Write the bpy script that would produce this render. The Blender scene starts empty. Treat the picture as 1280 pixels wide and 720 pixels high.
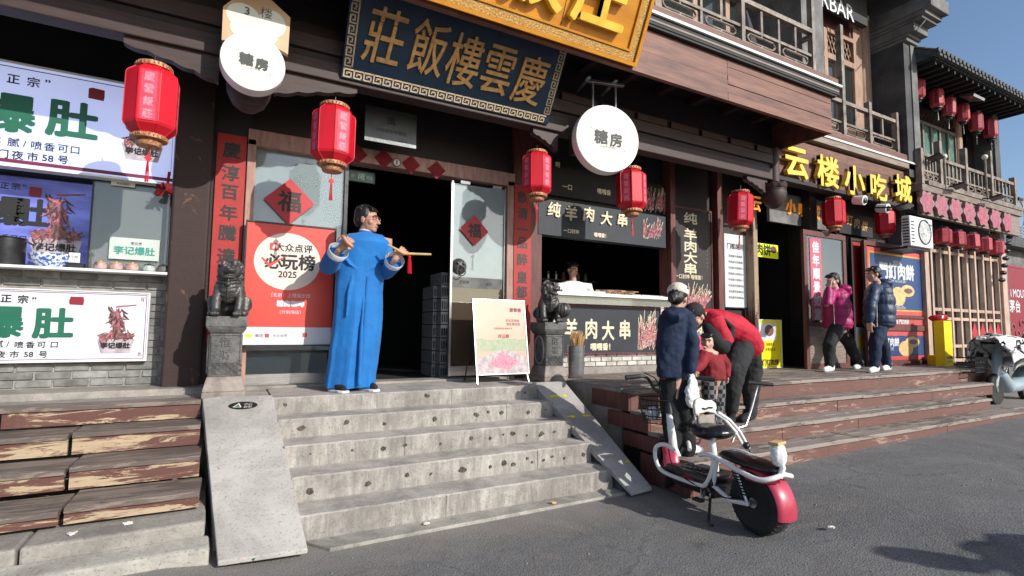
import bpy, bmesh, math, random
from mathutils import Vector, Matrix, Quaternion, noise
R = math.radians
rnd = random.Random(7)
S = bpy.context.scene
COL = S.collection
# ------------------------------------------------------------------ camera
FPX, YAW, PIT, ROL, CZ = 650.0, R(28.4), R(4.4), R(0.65), 1.37
_f = Vector((math.sin(YAW)*math.cos(PIT), math.cos(YAW)*math.cos(PIT), math.sin(PIT)))
_r0 = Vector((math.cos(YAW), -math.sin(YAW), 0)); _u0 = _r0.cross(_f)
_r = _r0*math.cos(ROL) + _u0*math.sin(ROL); _u = -_r0*math.sin(ROL) + _u0*math.cos(ROL)
cd = bpy.data.cameras.new('camera'); cam = bpy.data.objects.new('camera', cd); COL.objects.link(cam)
cd.sensor_width = 36; cd.lens = FPX/1280*36; cd.clip_start = .05; cd.clip_end = 2000
cam.matrix_world = Matrix(((_r.x,_u.x,-_f.x,0),(_r.y,_u.y,-_f.y,0),(_r.z,_u.z,-_f.z,CZ),(0,0,0,1)))
S.camera = cam
# ------------------------------------------------------------------ sky and sun
SUN = Vector((.45,-1,.56)).normalized()
w = bpy.data.worlds.new('World'); S.world = w; w.use_nodes = True
nt = w.node_tree; bg = nt.nodes['Background']
sk = nt.nodes.new('ShaderNodeTexSky'); sk.sky_type = 'NISHITA'; sk.sun_disc = False
sk.sun_elevation = math.asin(SUN.z); sk.sun_rotation = math.atan2(SUN.x, SUN.y)
sk.air_density = 1.0; sk.dust_density = 1.2; sk.ozone_density = 3.0
nt.links.new(sk.outputs[0], bg.inputs[0]); bg.inputs[1].default_value = .15
ld = bpy.data.lights.new('sun', 'SUN'); ld.energy = 4.4; ld.angle = R(.5); ld.color = (1,.965,.91)
lo = bpy.data.objects.new('sun', ld); COL.objects.link(lo); lo.rotation_euler = SUN.to_track_quat('Z','Y').to_euler()
S.view_settings.view_transform = 'Standard'; S.view_settings.look = 'None'
S.view_settings.exposure = 0.08; S.view_settings.gamma = 1
S.render.engine = 'CYCLES'; S.cycles.max_bounces = 6
# ------------------------------------------------------------------ measuring: a sight line meets a plane of the street
def ray(x, y):
    a = (x-640)/FPX; b = (y-360)/FPX
    return _r*a - _u*b + _f
def P(x, y, X=None, Y=None, Z=None):
    d = ray(x, y)
    t = X/d.x if X is not None else Y/d.y if Y is not None else (Z-CZ)/d.z
    return Vector((d.x*t, d.y*t, d.z*t+CZ))
# ------------------------------------------------------------------ materials
MATS = {}
def new_mat(name):
    m = bpy.data.materials.new(name); m.use_nodes = True
    return m, m.node_tree, m.node_tree.nodes['Principled BSDF']
def N(nt, t, **kw):
    n = nt.nodes.new(t)
    for k, v in kw.items():
        if k in n.inputs: n.inputs[k].default_value = v
        else: setattr(n, k, v)
    return n
def coords(nt, stretch=(1,1,1), world=False):
    tc = N(nt, 'ShaderNodeTexCoord'); mp = N(nt, 'ShaderNodeMapping'); mp.inputs['Scale'].default_value = stretch
    if world:
        g = N(nt, 'ShaderNodeNewGeometry'); nt.links.new(g.outputs['Position'], mp.inputs[0])
    else: nt.links.new(tc.outputs['Object'], mp.inputs[0])
    return mp.outputs[0]
def noise_f(nt, co, scale, detail=5, rough=.6, dist=0):
    n = N(nt, 'ShaderNodeTexNoise', Scale=scale, Detail=detail, Roughness=rough, Distortion=dist); nt.links.new(co, n.inputs['Vector'])
    return n.outputs['Fac']
def ramp(nt, fac, stops):
    r = N(nt, 'ShaderNodeValToRGB'); e = r.color_ramp.elements
    while len(e) < len(stops): e.new(.5)
    for i, (p, c) in enumerate(stops): e[i].position = p; e[i].color = (c[0],c[1],c[2],1) if len(c) > 2 else (c[0],)*3+(1,)
    nt.links.new(fac, r.inputs[0]); return r.outputs[0]
def mixc(nt, fac, a, b, mode='MIX'):
    m = N(nt, 'ShaderNodeMix', data_type='RGBA', blend_type=mode)
    for k, v in ((0,fac),(6,a),(7,b)):
        if hasattr(v, 'links'): nt.links.new(v, m.inputs[k])
        elif k == 0: m.inputs[0].default_value = v
        else: m.inputs[k].default_value = (*v,1)
    return m.outputs[2]
def vary(nt, col, amt):
    oi = N(nt, 'ShaderNodeObjectInfo'); mr = N(nt, 'ShaderNodeMapRange'); mr.inputs[3].default_value = 1-amt; mr.inputs[4].default_value = 1+amt
    nt.links.new(oi.outputs['Random'], mr.inputs[0])
    h = N(nt, 'ShaderNodeHueSaturation'); nt.links.new(mr.outputs[0], h.inputs['Value']); nt.links.new(col, h.inputs['Color'])
    return h.outputs[0]
def bump(nt, b, fac, strength, dist=.01):
    n = N(nt, 'ShaderNodeBump', Strength=strength, Distance=dist); nt.links.new(fac, n.inputs['Height']); nt.links.new(n.outputs[0], b.inputs['Normal'])
def mat(name, c, c2=None, sc=6, rough=.6, metal=0, bmp=.15, bsc=None, stretch=(1,1,1), rv=0, world=False, lo=.35, hi=.65, emit=0, spec=.5, coat=0, tr=0, sheen=0):
    if name in MATS: return MATS[name]
    m, nt, b = new_mat(name); co = coords(nt, stretch, world)
    c2 = c2 or tuple(x*.72 for x in c)
    f = noise_f(nt, co, sc); col = ramp(nt, f, [(lo,c2),(hi,c)])
    if rv: col = vary(nt, col, rv)
    nt.links.new(col, b.inputs['Base Color'])
    b.inputs['Roughness'].default_value = rough; b.inputs['Metallic'].default_value = metal
    b.inputs['Specular IOR Level'].default_value = spec
    if coat: b.inputs['Coat Weight'].default_value = coat
    if sheen: b.inputs['Sheen Weight'].default_value = sheen
    if tr: b.inputs['Transmission Weight'].default_value = tr
    if bmp: bump(nt, b, noise_f(nt, co, bsc or sc*6, 3), bmp)
    if emit:
        nt.links.new(col, b.inputs['Emission Color']); b.inputs['Emission Strength'].default_value = emit
    MATS[name] = m; return m
def flat(name, c, rough=.55, emit=0, metal=0):      # flat print: one ink colour with a little unevenness
    return mat(name, c, tuple(x*.88 for x in c), 9, rough, metal, 0, emit=emit)

def m_asphalt():
    m, nt, b = new_mat('asphalt'); co = coords(nt, world=True)
    big = noise_f(nt, co, .9, 9, .72, .9); fine = noise_f(nt, co, 95, 2, .8); mid = noise_f(nt, co, 6, 8, .75)
    col = mixc(nt, mid, (.115,.113,.110), (.235,.23,.22)); col = mixc(nt, ramp(nt, big, [(.38,(0,)*3),(.68,(1,)*3)]), col, (.10,.098,.097))
    col = mixc(nt, ramp(nt, big, [(.52,(0,)*3),(.66,(.75,)*3)]), col, (.25,.23,.20))
    v = N(nt, 'ShaderNodeTexVoronoi', Scale=85); nt.links.new(co, v.inputs['Vector'])
    col = mixc(nt, ramp(nt, v.outputs['Distance'], [(.12,(.75,)*3),(.3,(0,)*3)]), col, (.34,.325,.30))
    col = mixc(nt, ramp(nt, fine, [(.3,(.7,)*3),(.5,(0,)*3)]), col, (.025,.025,.026))
    # cracks
    cn = N(nt, 'ShaderNodeTexVoronoi', Scale=.55, feature='DISTANCE_TO_EDGE'); dn = N(nt, 'ShaderNodeTexNoise', Scale=3.0, Detail=6)
    nt.links.new(co, dn.inputs['Vector']); va = N(nt, 'ShaderNodeVectorMath', operation='MULTIPLY_ADD'); nt.links.new(dn.outputs['Color'], va.inputs[0]); va.inputs[1].default_value = (.5,)*3; nt.links.new(co, va.inputs[2]); nt.links.new(va.outputs[0], cn.inputs['Vector'])
    crk = ramp(nt, cn.outputs['Distance'], [(.002,(.35,)*3),(.007,(0,)*3)])
    col = mixc(nt, crk, col, (.03,.028,.026))
    st = N(nt, 'ShaderNodeTexNoise', Scale=2.1, Detail=8, Roughness=.7); nt.links.new(co, st.inputs['Vector'])
    col = mixc(nt, ramp(nt, st.outputs['Fac'], [(.60,(0,)*3),(.68,(.55,)*3)]), col, (.055,.052,.05))
    sx = N(nt, 'ShaderNodeSeparateXYZ'); nt.links.new(co, sx.inputs[0]); ma = N(nt, 'ShaderNodeMath', operation='MULTIPLY_ADD'); nt.links.new(mid, ma.inputs[0]); ma.inputs[1].default_value = .5; nt.links.new(sx.outputs['Y'], ma.inputs[2])
    sc_ = N(nt, 'ShaderNodeMapRange'); sc_.inputs[1].default_value = 3.15; sc_.inputs[2].default_value = 3.75; sc_.inputs[3].default_value = 0; sc_.inputs[4].default_value = .6; nt.links.new(ma.outputs[0], sc_.inputs[0])
    col = mixc(nt, sc_.outputs[0], col, (.30,.27,.23))
    nt.links.new(col, b.inputs['Base Color']); b.inputs['Roughness'].default_value = .85
    bump(nt, b, v.outputs['Distance'], .5, .006); return m
MATS['asphalt'] = m_asphalt()
def m_stone(name, base, dark, streak=True, rv=.06, sc=3):
    m, nt, b = new_mat(name); co = coords(nt, world=True)
    big = noise_f(nt, co, sc, 8, .7, .4); fine = noise_f(nt, co, 60, 3, .7)
    col = mixc(nt, ramp(nt, big, [(.35,(1,)*3),(.6,(0,)*3)]), base, dark)
    if streak:
        cs = coords(nt, (11,2,1.9), world=True); st = noise_f(nt, cs, 1, 9, .78, .5)
        g = N(nt, 'ShaderNodeNewGeometry'); sx = N(nt, 'ShaderNodeSeparateXYZ'); nt.links.new(g.outputs['Normal'], sx.inputs[0])
        ab = N(nt, 'ShaderNodeMath', operation='ABSOLUTE'); nt.links.new(sx.outputs['Z'], ab.inputs[0])
        sb = N(nt, 'ShaderNodeMath', operation='SUBTRACT'); sb.inputs[0].default_value = 1; nt.links.new(ab.outputs[0], sb.inputs[1])
        ml = N(nt, 'ShaderNodeMath', operation='MULTIPLY'); nt.links.new(sb.outputs[0], ml.inputs[0]); nt.links.new(ramp(nt, st, [(.38,(.8,)*3),(.62,(0,)*3)]), ml.inputs[1])
        col = mixc(nt, ml.outputs[0], col, tuple(x*.7 for x in dark))
    col = mixc(nt, ramp(nt, fine, [(.28,(.8,)*3),(.45,(0,)*3)]), col, tuple(x*.55 for x in dark))
    sp = noise_f(nt, co, 14, 8, .8)
    col = mixc(nt, ramp(nt, sp, [(.3,(.7,)*3),(.42,(0,)*3)]), col, tuple(x*.6 for x in dark))
    if rv: col = vary(nt, col, rv)
    nt.links.new(col, b.inputs['Base Color']); b.inputs['Roughness'].default_value = .82
    bump(nt, b, fine, .3, .006); MATS[name] = m; return m
m_stone('stair_stone', (.48,.44,.39), (.24,.22,.195)); m_stone('ramp_stone', (.47,.44,.40), (.29,.27,.245), False, sc=1.6); m_stone('kerb_concrete', (.40,.37,.32), (.2,.19,.165), False); m_stone('ledge_concrete', (.34,.31,.27), (.19,.17,.15), False)
def m_peel(name, under, paint, thr, stretch=(1.2,8,8)):
    m, nt, b = new_mat(name); co = coords(nt, stretch, world=True); c2 = coords(nt, (2,30,30), world=True); c3 = coords(nt, world=True)
    f = noise_f(nt, co, 2.2, 9, .75, .7); g = noise_f(nt, c2, 2, 4); h = noise_f(nt, c3, 1.1, 3)
    ad = N(nt, 'ShaderNodeMath', operation='MULTIPLY_ADD'); nt.links.new(h, ad.inputs[0]); ad.inputs[1].default_value = .3; f15 = N(nt, 'ShaderNodeMath', operation='MULTIPLY'); nt.links.new(f, f15.inputs[0]); f15.inputs[1].default_value = .75; nt.links.new(f15.outputs[0], ad.inputs[2])
    oi = N(nt, 'ShaderNodeObjectInfo'); a2 = N(nt, 'ShaderNodeMath', operation='MULTIPLY_ADD'); nt.links.new(oi.outputs['Random'], a2.inputs[0]); a2.inputs[1].default_value = .06; nt.links.new(ad.outputs[0], a2.inputs[2])
    un = mixc(nt, g, under, tuple(x*.62 for x in under)); pa = mixc(nt, g, paint, tuple(x*.55 for x in paint))
    col = mixc(nt, ramp(nt, a2.outputs[0], [(thr,(0,)*3),(thr+.03,(1,)*3)]), un, pa)
    nt.links.new(col, b.inputs['Base Color']); b.inputs['Roughness'].default_value = .7; bump(nt, b, a2.outputs[0], .5, .01)
    MATS[name] = m; return m
m_peel('peeling_riser', (.52,.39,.25), (.15,.06,.045), .50, (1.0,6,9))
m_peel('red_riser', (.38,.25,.19), (.185,.085,.066), .46)
m_peel('worn_tread', (.27,.215,.17), (.15,.115,.095), .52)
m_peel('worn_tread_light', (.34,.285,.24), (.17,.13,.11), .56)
m_peel('bare_post', (.42,.30,.20), (.17,.07,.05), .60, (8,8,1.0))
m_peel('pillar_paint', (.17,.075,.03), (.042,.02,.015), .46, (3,3,1.5))
def m_wood(name, c, c2, stretch=(1.5,14,14), rough=.6, rv=.14, sc=2.5):
    return mat(name, c, c2, sc, rough, 0, .3, 6, stretch, rv, True, .3, .7)
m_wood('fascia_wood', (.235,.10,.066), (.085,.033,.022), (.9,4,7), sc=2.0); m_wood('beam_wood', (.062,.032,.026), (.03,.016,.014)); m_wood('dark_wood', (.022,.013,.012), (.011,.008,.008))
m_wood('grey_wood', (.30,.235,.185), (.14,.105,.08)); m_wood('rail_wood', (.33,.27,.22), (.09,.068,.052), (3,3,3)); m_wood('tan_wood', (.42,.27,.18), (.22,.12,.075), (12,12,1.5)); m_wood('red_wood', (.17,.05,.04), (.07,.022,.018), (10,10,1.5)); m_wood('pale_timber', (.60,.46,.36), (.36,.22,.16), (8,8,1.5)); m_wood('pink_frame', (.46,.28,.22), (.28,.13,.1), (8,8,1.5))
m_wood('sign_board_wood', (.20,.085,.055), (.09,.037,.025), (1.5,7,9))
mat('grey_brick', (.27,.265,.25), (.14,.135,.125), 9, .85, 0, .4, 40, rv=.22, world=True)
mat('white_brick', (.62,.59,.54), (.40,.37,.33), 9, .8, 0, .3, 40, rv=.12, world=True)
mat('mortar', (.36,.34,.31), (.2,.19,.17), 12, .9, 0, .4, world=True)
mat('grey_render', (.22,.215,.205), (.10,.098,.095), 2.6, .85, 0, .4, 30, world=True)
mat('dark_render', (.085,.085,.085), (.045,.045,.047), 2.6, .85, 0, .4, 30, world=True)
mat('charcoal', (.022,.021,.021), (.012,.012,.012), 3, .7)
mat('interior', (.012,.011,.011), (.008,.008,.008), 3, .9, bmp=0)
mat('roof_tile', (.09,.092,.095), (.045,.046,.048), 8, .7, 0, .3, rv=.15)
mat('lantern_red', (.62,.004,.020), (.47,.003,.014), 4, .5, 0, .12, 50, stretch=(1,1,.25))
mat('lantern_old', (.55,.06,.08), (.36,.03,.045), 4, .6, 0, .1, 60, rv=.1)
mat('gold_trim', (.60,.30,.14), (.20,.07,.035), 60, .5, .2, .4, 90)
mat('gold', (.80,.48,.06), (.62,.33,.03), 6, .3, .35, .15, 30)
mat('bright_gold', (.92,.66,.10), (.78,.5,.05), 6, .35, .1, .1, 30)
mat('dull_gold', (.78,.46,.17), (.50,.26,.08), 16, .45, .1, .15)
mat('orange_lacquer', (.68,.29,.015), (.52,.20,.01), 2.5, .35, 0, .25, 50, (1,3,3))
mat('gold_relief', (.66,.40,.10), (.30,.15,.03), 70, .45, .1, .9, 80)
mat('plaque_blue', (.012,.040,.080), (.008,.026,.055), 3, .4)
mat('plaque_grey', (.09,.10,.10), (.05,.055,.055), 3, .35, .3)
mat('white_paint', (.8,.8,.78), (.72,.72,.7), 4, .4, 0, .02)
mat('offwhite', (.74,.71,.62), (.66,.63,.55), 4, .5, 0, .03)
mat('lamp_white', (.66,.64,.54), (.61,.59,.49), 2, .5, 0, 0, emit=.06)
mat('steel', (.55,.55,.55), (.4,.4,.41), 6, .28, .9, .05, stretch=(1,1,9))
mat('dark_metal', (.06,.06,.065), (.03,.03,.03), 6, .4, .7, .1)
mat('black_plastic', (.02,.02,.021), (.012,.012,.013), 8, .38, 0, .08, 60)
mat('rubber', (.018,.018,.018), (.01,.01,.01), 12, .75, 0, .3, 70)
mat('ink', (.012,.012,.012), (.008,.008,.008), 5, .6, bmp=0)
mat('statue_stone', (.075,.066,.06), (.022,.02,.02), 14, .42, 0, .6, 45, spec=.7)
mat('pedestal_stone', (.15,.145,.135), (.06,.058,.055), 10, .65, 0, .6, 50)
mat('pedestal_base', (.33,.28,.24), (.16,.13,.11), 7, .75, 0, .4, 50)
mat('white_stone', (.78,.77,.75), (.6,.59,.57), 5, .4)
mat('couplet_red', (.42,.02,.016), (.30,.014,.012), 3, .6, 0, .25, 20)
mat('fu_red', (.52,.02,.03), (.42,.014,.02), 3, .5, 0, .05)
mat('poster_red', (.75,.065,.045), (.68,.05,.035), 1.5, .42, 0, 0)
mat('skin', (.50,.27,.185), (.42,.2,.135), 7, .5, 0, .06, 60); mat('skin_pale', (.58,.36,.27), (.5,.28,.2), 7, .5, 0, .06, 60)
mat('hair', (.014,.012,.011), (.006,.005,.005), 40, .45, 0, .4, 90)
mat('robe_blue', (.004,.155,.46), (.003,.12,.38), 4, .8, 0, .2, 10, sheen=.1)
mat('cloth_white', (.8,.8,.8), (.68,.68,.69), 5, .8, 0, .1)
mat('cloth_black', (.012,.012,.013), (.006,.006,.007), 6, .85, 0, .25, 14)
mat('cloth_navy', (.008,.020,.055), (.004,.011,.032), 5, .85, 0, .2, 14)
mat('puffer_navy', (.018,.038,.085), (.010,.022,.055), 6, .5, 0, .25, 20)
mat('cloth_dark_grey', (.024,.024,.026), (.012,.012,.013), 5, .85, 0, .25, 14)
mat('cloth_red', (.50,.006,.03), (.40,.004,.02), 5, .75, 0, .2, 16)
mat('cloth_dark_red', (.25,.008,.014), (.16,.005,.01), 5, .8, 0, .2, 16)
mat('cloth_magenta', (.36,.008,.12), (.25,.005,.08), 5, .5, 0, .2, 16)
mat('cap_cream', (.78,.72,.6), (.66,.6,.48), 9, .85, 0, .3, 60)
mat('scooter_white', (.82,.81,.79), (.74,.73,.71), 4, .3, 0, 0, coat=.3)
mat('scooter_red', (.50,.05,.09), (.42,.035,.07), 3, .35, 0, 0, coat=.3)
mat('seat_leather', (.013,.013,.016), (.009,.009,.011), 12, .28, 0, .12, 70)
mat('yellow_plastic', (.86,.70,.0), (.8,.62,.0), 3, .45, 0, .02)
mat('meat_dark', (.10,.04,.035), (.04,.015,.014), 30, .5, 0, 0)
mat('bamboo', (.68,.45,.2), (.5,.3,.12), 12, .6, rv=.1)
mat('paper_white', (.66,.67,.68), (.54,.55,.56), 5, .6, bmp=0)
mat('teal_window', (.10,.22,.17), (.05,.12,.10), 8, .4)
def m_glass(name, film, amount, rough=.03, tint=(.85,.92,.92)):
    m, nt, b = new_mat(name); nt.nodes.remove(b); out = nt.nodes['Material Output']
    t = N(nt, 'ShaderNodeBsdfTransparent'); t.inputs[0].default_value = (*tint,1)
    g = N(nt, 'ShaderNodeBsdfGlossy', Roughness=rough); d = N(nt, 'ShaderNodeBsdfDiffuse'); d.inputs[0].default_value = (*film,1)
    fr = N(nt, 'ShaderNodeFresnel', IOR=1.5); mf = N(nt, 'ShaderNodeMath', operation='MULTIPLY_ADD'); nt.links.new(fr.outputs[0], mf.inputs[0]); mf.inputs[1].default_value = 1.6; mf.inputs[2].default_value = .03
    co = coords(nt, world=True); f = noise_f(nt, co, 1.7, 5); rr = ramp(nt, f, [(.3,(amount*.7,)*3),(.7,(amount,)*3)])
    m1 = N(nt, 'ShaderNodeMixShader'); nt.links.new(rr, m1.inputs[0]); nt.links.new(t.outputs[0], m1.inputs[1]); nt.links.new(d.outputs[0], m1.inputs[2])
    m2 = N(nt, 'ShaderNodeMixShader'); nt.links.new(mf.outputs[0], m2.inputs[0]); nt.links.new(m1.outputs[0], m2.inputs[1]); nt.links.new(g.outputs[0], m2.inputs[2])
    nt.links.new(m2.outputs[0], out.inputs[0]); MATS[name] = m; return m
m_glass('door_glass', (.50,.60,.61), .48); m_glass('brown_glass', (.12,.09,.06), .5); m_glass('dark_glass', (.05,.07,.08), .35); m_glass('clear_glass', (.3,.35,.35), .1); m_glass('grey_glass', (.25,.27,.26), .55); m_glass('poster_glass', (.7,.7,.7), .05)
def m_plaid():
    m, nt, b = new_mat('plaid_cloth'); co = coords(nt)
    c = N(nt, 'ShaderNodeTexChecker', Scale=26); nt.links.new(co, c.inputs[0]); c.inputs[1].default_value = (.015,.015,.016,1); c.inputs[2].default_value = (.16,.16,.165,1)
    nt.links.new(c.outputs[0], b.inputs['Base Color']); b.inputs['Roughness'].default_value = .9; MATS['plaid_cloth'] = m
m_plaid()
# ------------------------------------------------------------------ mesh builder
class MB:
    def __init__(s): s.v = []; s.f = []; s.m = []
    def add(s, vs, fs, m=0):
        o = len(s.v); s.v += [Vector(v) for v in vs]; s.f += [tuple(i+o for i in f) for f in fs]; s.m += [m]*len(fs); return s
    def box(s, x0, x1, y0, y1, z0, z1, m=0, M=None):
        vs = [Vector((x,y,z)) for z in (z0,z1) for y in (y0,y1) for x in (x0,x1)]
        if M: vs = [M @ v for v in vs]
        return s.add(vs, [(0,2,3,1),(4,5,7,6),(0,1,5,4),(2,6,7,3),(0,4,6,2),(1,3,7,5)], m)
    def cbox(s, c, sz, rz=0, m=0, rx=0, ry=0):
        M = Matrix.Translation(Vector(c)) @ Matrix.Rotation(rz,4,'Z') @ Matrix.Rotation(ry,4,'Y') @ Matrix.Rotation(rx,4,'X')
        return s.box(-sz[0]/2,sz[0]/2,-sz[1]/2,sz[1]/2,-sz[2]/2,sz[2]/2,m,M)
    def hexa(s, a, b, m=0):      # eight-corner solid: quad a (bottom) and quad b (top)
        return s.add(list(a)+list(b), [(3,2,1,0),(4,5,6,7),(0,1,5,4),(1,2,6,5),(2,3,7,6),(3,0,4,7)], m)
    def rings(s, rs, m=0, cap=True, loop=False):
        n = len(rs[0]); vs = [v for r in rs for v in r]; fs = []
        L = len(rs)
        for i in range(L if loop else L-1):
            j = (i+1) % L
            for k in range(n): fs.append((i*n+k, i*n+(k+1)%n, j*n+(k+1)%n, j*n+k))
        if cap and not loop: fs.append(tuple(range(n-1,-1,-1))); fs.append(tuple((L-1)*n+k for k in range(n)))
        return s.add(vs, fs, m)
    def tube(s, pts, r, n=8, m=0, round_=False, ell=None, up=None, loop=False):
        pts = [Vector(p) for p in pts]; L = len(pts); rr = list(r) if hasattr(r, '__len__') else [r]*L
        if round_:
            d0 = (pts[0]-pts[1]).normalized(); d1 = (pts[-1]-pts[-2]).normalized()
            pts = [pts[0]+d0*rr[0]*.95, pts[0]+d0*rr[0]*.75]+pts+[pts[-1]+d1*rr[-1]*.75, pts[-1]+d1*rr[-1]*.95]
            rr = [rr[0]*.3, rr[0]*.68]+rr+[rr[-1]*.68, rr[-1]*.3]; L += 4
        T = []
        for i in range(L):
            if loop: t = pts[(i+1)%L]-pts[i-1]
            else: t = pts[min(i+1,L-1)]-pts[max(i-1,0)]
            T.append(t.normalized())
        u = Vector(up) if up else (Vector((0,0,1)) if abs(T[0].z) < .9 else Vector((1,0,0)))
        rs = []
        a = (u - T[0]*u.dot(T[0])).normalized()
        for i in range(L):
            a = a - T[i]*a.dot(T[i]); a.normalize(); b = T[i].cross(a)
            e = ell if ell else 1
            rs.append([pts[i]+a*math.cos(2*math.pi*k/n)*rr[i]+b*math.sin(2*math.pi*k/n)*rr[i]*e for k in range(n)])
        return s.rings(rs, m, True, loop)
    def lathe(s, c, prof, n=16, m=0, M=None, sx=1, sy=1, ph=0):
        rs = []
        for (r, z) in prof:
            ring = [Vector((math.cos(2*math.pi*k/n+ph)*max(r,1e-4)*sx, math.sin(2*math.pi*k/n+ph)*max(r,1e-4)*sy, z)) for k in range(n)]
            rs.append([Vector(c)+(M@v if M else v) for v in ring])
        return s.rings(rs, m)
    def ball(s, c, r, n=12, m=0, M=None):
        r = r if hasattr(r, '__len__') else (r,r,r); c = Vector(c); rs = []
        for i in range(1, n):
            a = math.pi*i/n
            ring = [Vector((math.sin(a)*math.cos(2*math.pi*k/n)*r[0], math.sin(a)*math.sin(2*math.pi*k/n)*r[1], -math.cos(a)*r[2])) for k in range(n)]
            rs.append([c+(M@v if M else v) for v in ring])
        return s.rings(rs, m)
    def prism(s, poly, fr, t0, t1, m=0):     # 2-D polygon in a frame (matrix: x right, y up, z out), from depth t0 to t1
        n = len(poly)
        vs = [fr @ Vector((x,y,t)) for t in (t0,t1) for x,y in poly]
        return s.add(vs, [tuple(range(n-1,-1,-1)), tuple(range(n,2*n))]+[(i,(i+1)%n,n+(i+1)%n,n+i) for i in range(n)], m)
def wloc(o):
    v = Vector((0,0,0))
    while o: v += o.location; o = o.parent
    return v
def curve(pts, n=5):          # the same run of points, rounded
    pts = [Vector(p) for p in pts]; out = []
    for i in range(len(pts)-1):
        p0, p1, p2, p3 = pts[max(i-1,0)], pts[i], pts[i+1], pts[min(i+2,len(pts)-1)]
        for k in range(n):
            t = k/n; out.append(.5*((2*p1)+(p2-p0)*t+(2*p0-5*p1+4*p2-p3)*t*t+(3*p1-p0-3*p2+p3)*t**3))
    return out+[pts[-1]]
def obj(name, mb, mats, parent=None, smooth=False, bev=0, local=False, kind=None, label=None):
    me = bpy.data.meshes.new(name); off = wloc(parent) if (parent and not local) else Vector((0,0,0))
    me.from_pydata([tuple(v-off) for v in mb.v], [], mb.f)
    if not isinstance(mats, (list,tuple)): mats = [mats]
    for x in mats: me.materials.append(MATS[x] if isinstance(x, str) else x)
    if len(mats) > 1: me.polygons.foreach_set('material_index', mb.m)
    bm = bmesh.new(); bm.from_mesh(me); bmesh.ops.recalc_face_normals(bm, faces=bm.faces); bm.to_mesh(me); bm.free()
    if smooth:
        me.polygons.foreach_set('use_smooth', [True]*len(me.polygons))
        if smooth != 'all': me.set_sharp_from_angle(angle=R(42))
    o = bpy.data.objects.new(name, me); COL.objects.link(o); o.parent = parent
    if bev:
        b = o.modifiers.new('bevel', 'BEVEL'); b.width = bev; b.segments = 2; b.limit_method = 'ANGLE'; b.angle_limit = R(40)
    if kind: o['kind'] = kind
    if label: o['label'] = label
    return o
def tag(o, label, cat, group=None):
    o['label'] = label; o['category'] = cat
    if group: o['group'] = group
    return o
def thing(name, label, cat, loc=(0,0,0), rz=0, group=None):
    o = bpy.data.objects.new(name, None); COL.objects.link(o); o.location = loc; o.rotation_euler = (0,0,rz); o.empty_display_size = .1
    return tag(o, label, cat, group)
def struct(name, mb, m, **k):
    o = obj(name, mb, m, **k); o['kind'] = 'structure'; return o
def recenter(o):                              # put a single-mesh thing's origin at its base
    vs = [v.co for v in o.data.vertices]
    c = Vector(((min(v.x for v in vs)+max(v.x for v in vs))/2, (min(v.y for v in vs)+max(v.y for v in vs))/2, min(v.z for v in vs)))
    for v in o.data.vertices: v.co -= c
    o.location = o.location + c; return o
def dup(root, loc=None, rz=None, label=None, sc=None):
    r = root.copy(); COL.objects.link(r)
    if loc is not None: r.location = loc
    if rz is not None: r.rotation_euler = (0,0,rz)
    if sc: r.scale = sc if hasattr(sc,'__len__') else (sc,sc,sc)
    if label: r['label'] = label
    for ch in list(root.children):
        c = ch.copy(); COL.objects.link(c); c.parent = r
        for g in list(ch.children):
            d = g.copy(); COL.objects.link(d); d.parent = c
    return r
def frame(o, right=(1,0,0), up=(0,0,1)):
    r = Vector(right).normalized(); u = Vector(up).normalized(); n = r.cross(u).normalized(); u = n.cross(r)
    return Matrix(((r.x,u.x,n.x,o[0]),(r.y,u.y,n.y,o[1]),(r.z,u.z,n.z,o[2]),(0,0,0,1)))
def pieces(name, boxes, m, parent, bev=0, jit=0):     # alike pieces that share one unit mesh
    me = bpy.data.meshes.get('_unit_'+m)
    if me is None:
        mb = MB().box(-.5,.5,-.5,.5,-.5,.5); bm = bmesh.new(); me = bpy.data.meshes.new('_unit_'+m); me.from_pydata([tuple(v) for v in mb.v], [], mb.f)
        bm.from_mesh(me); bmesh.ops.recalc_face_normals(bm, faces=bm.faces); bm.to_mesh(me); bm.free(); me.materials.append(MATS[m])
    off = wloc(parent); out = []
    for (x0,x1,y0,y1,z0,z1) in boxes:
        o = bpy.data.objects.new(name, me); COL.objects.link(o); o.parent = parent
        j = rnd.uniform(-jit,jit)
        o.location = Vector(((x0+x1)/2,(y0+y1)/2+j,(z0+z1)/2))-off; o.scale = (x1-x0,y1-y0,z1-z0); out.append(o)
    return out
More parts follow.
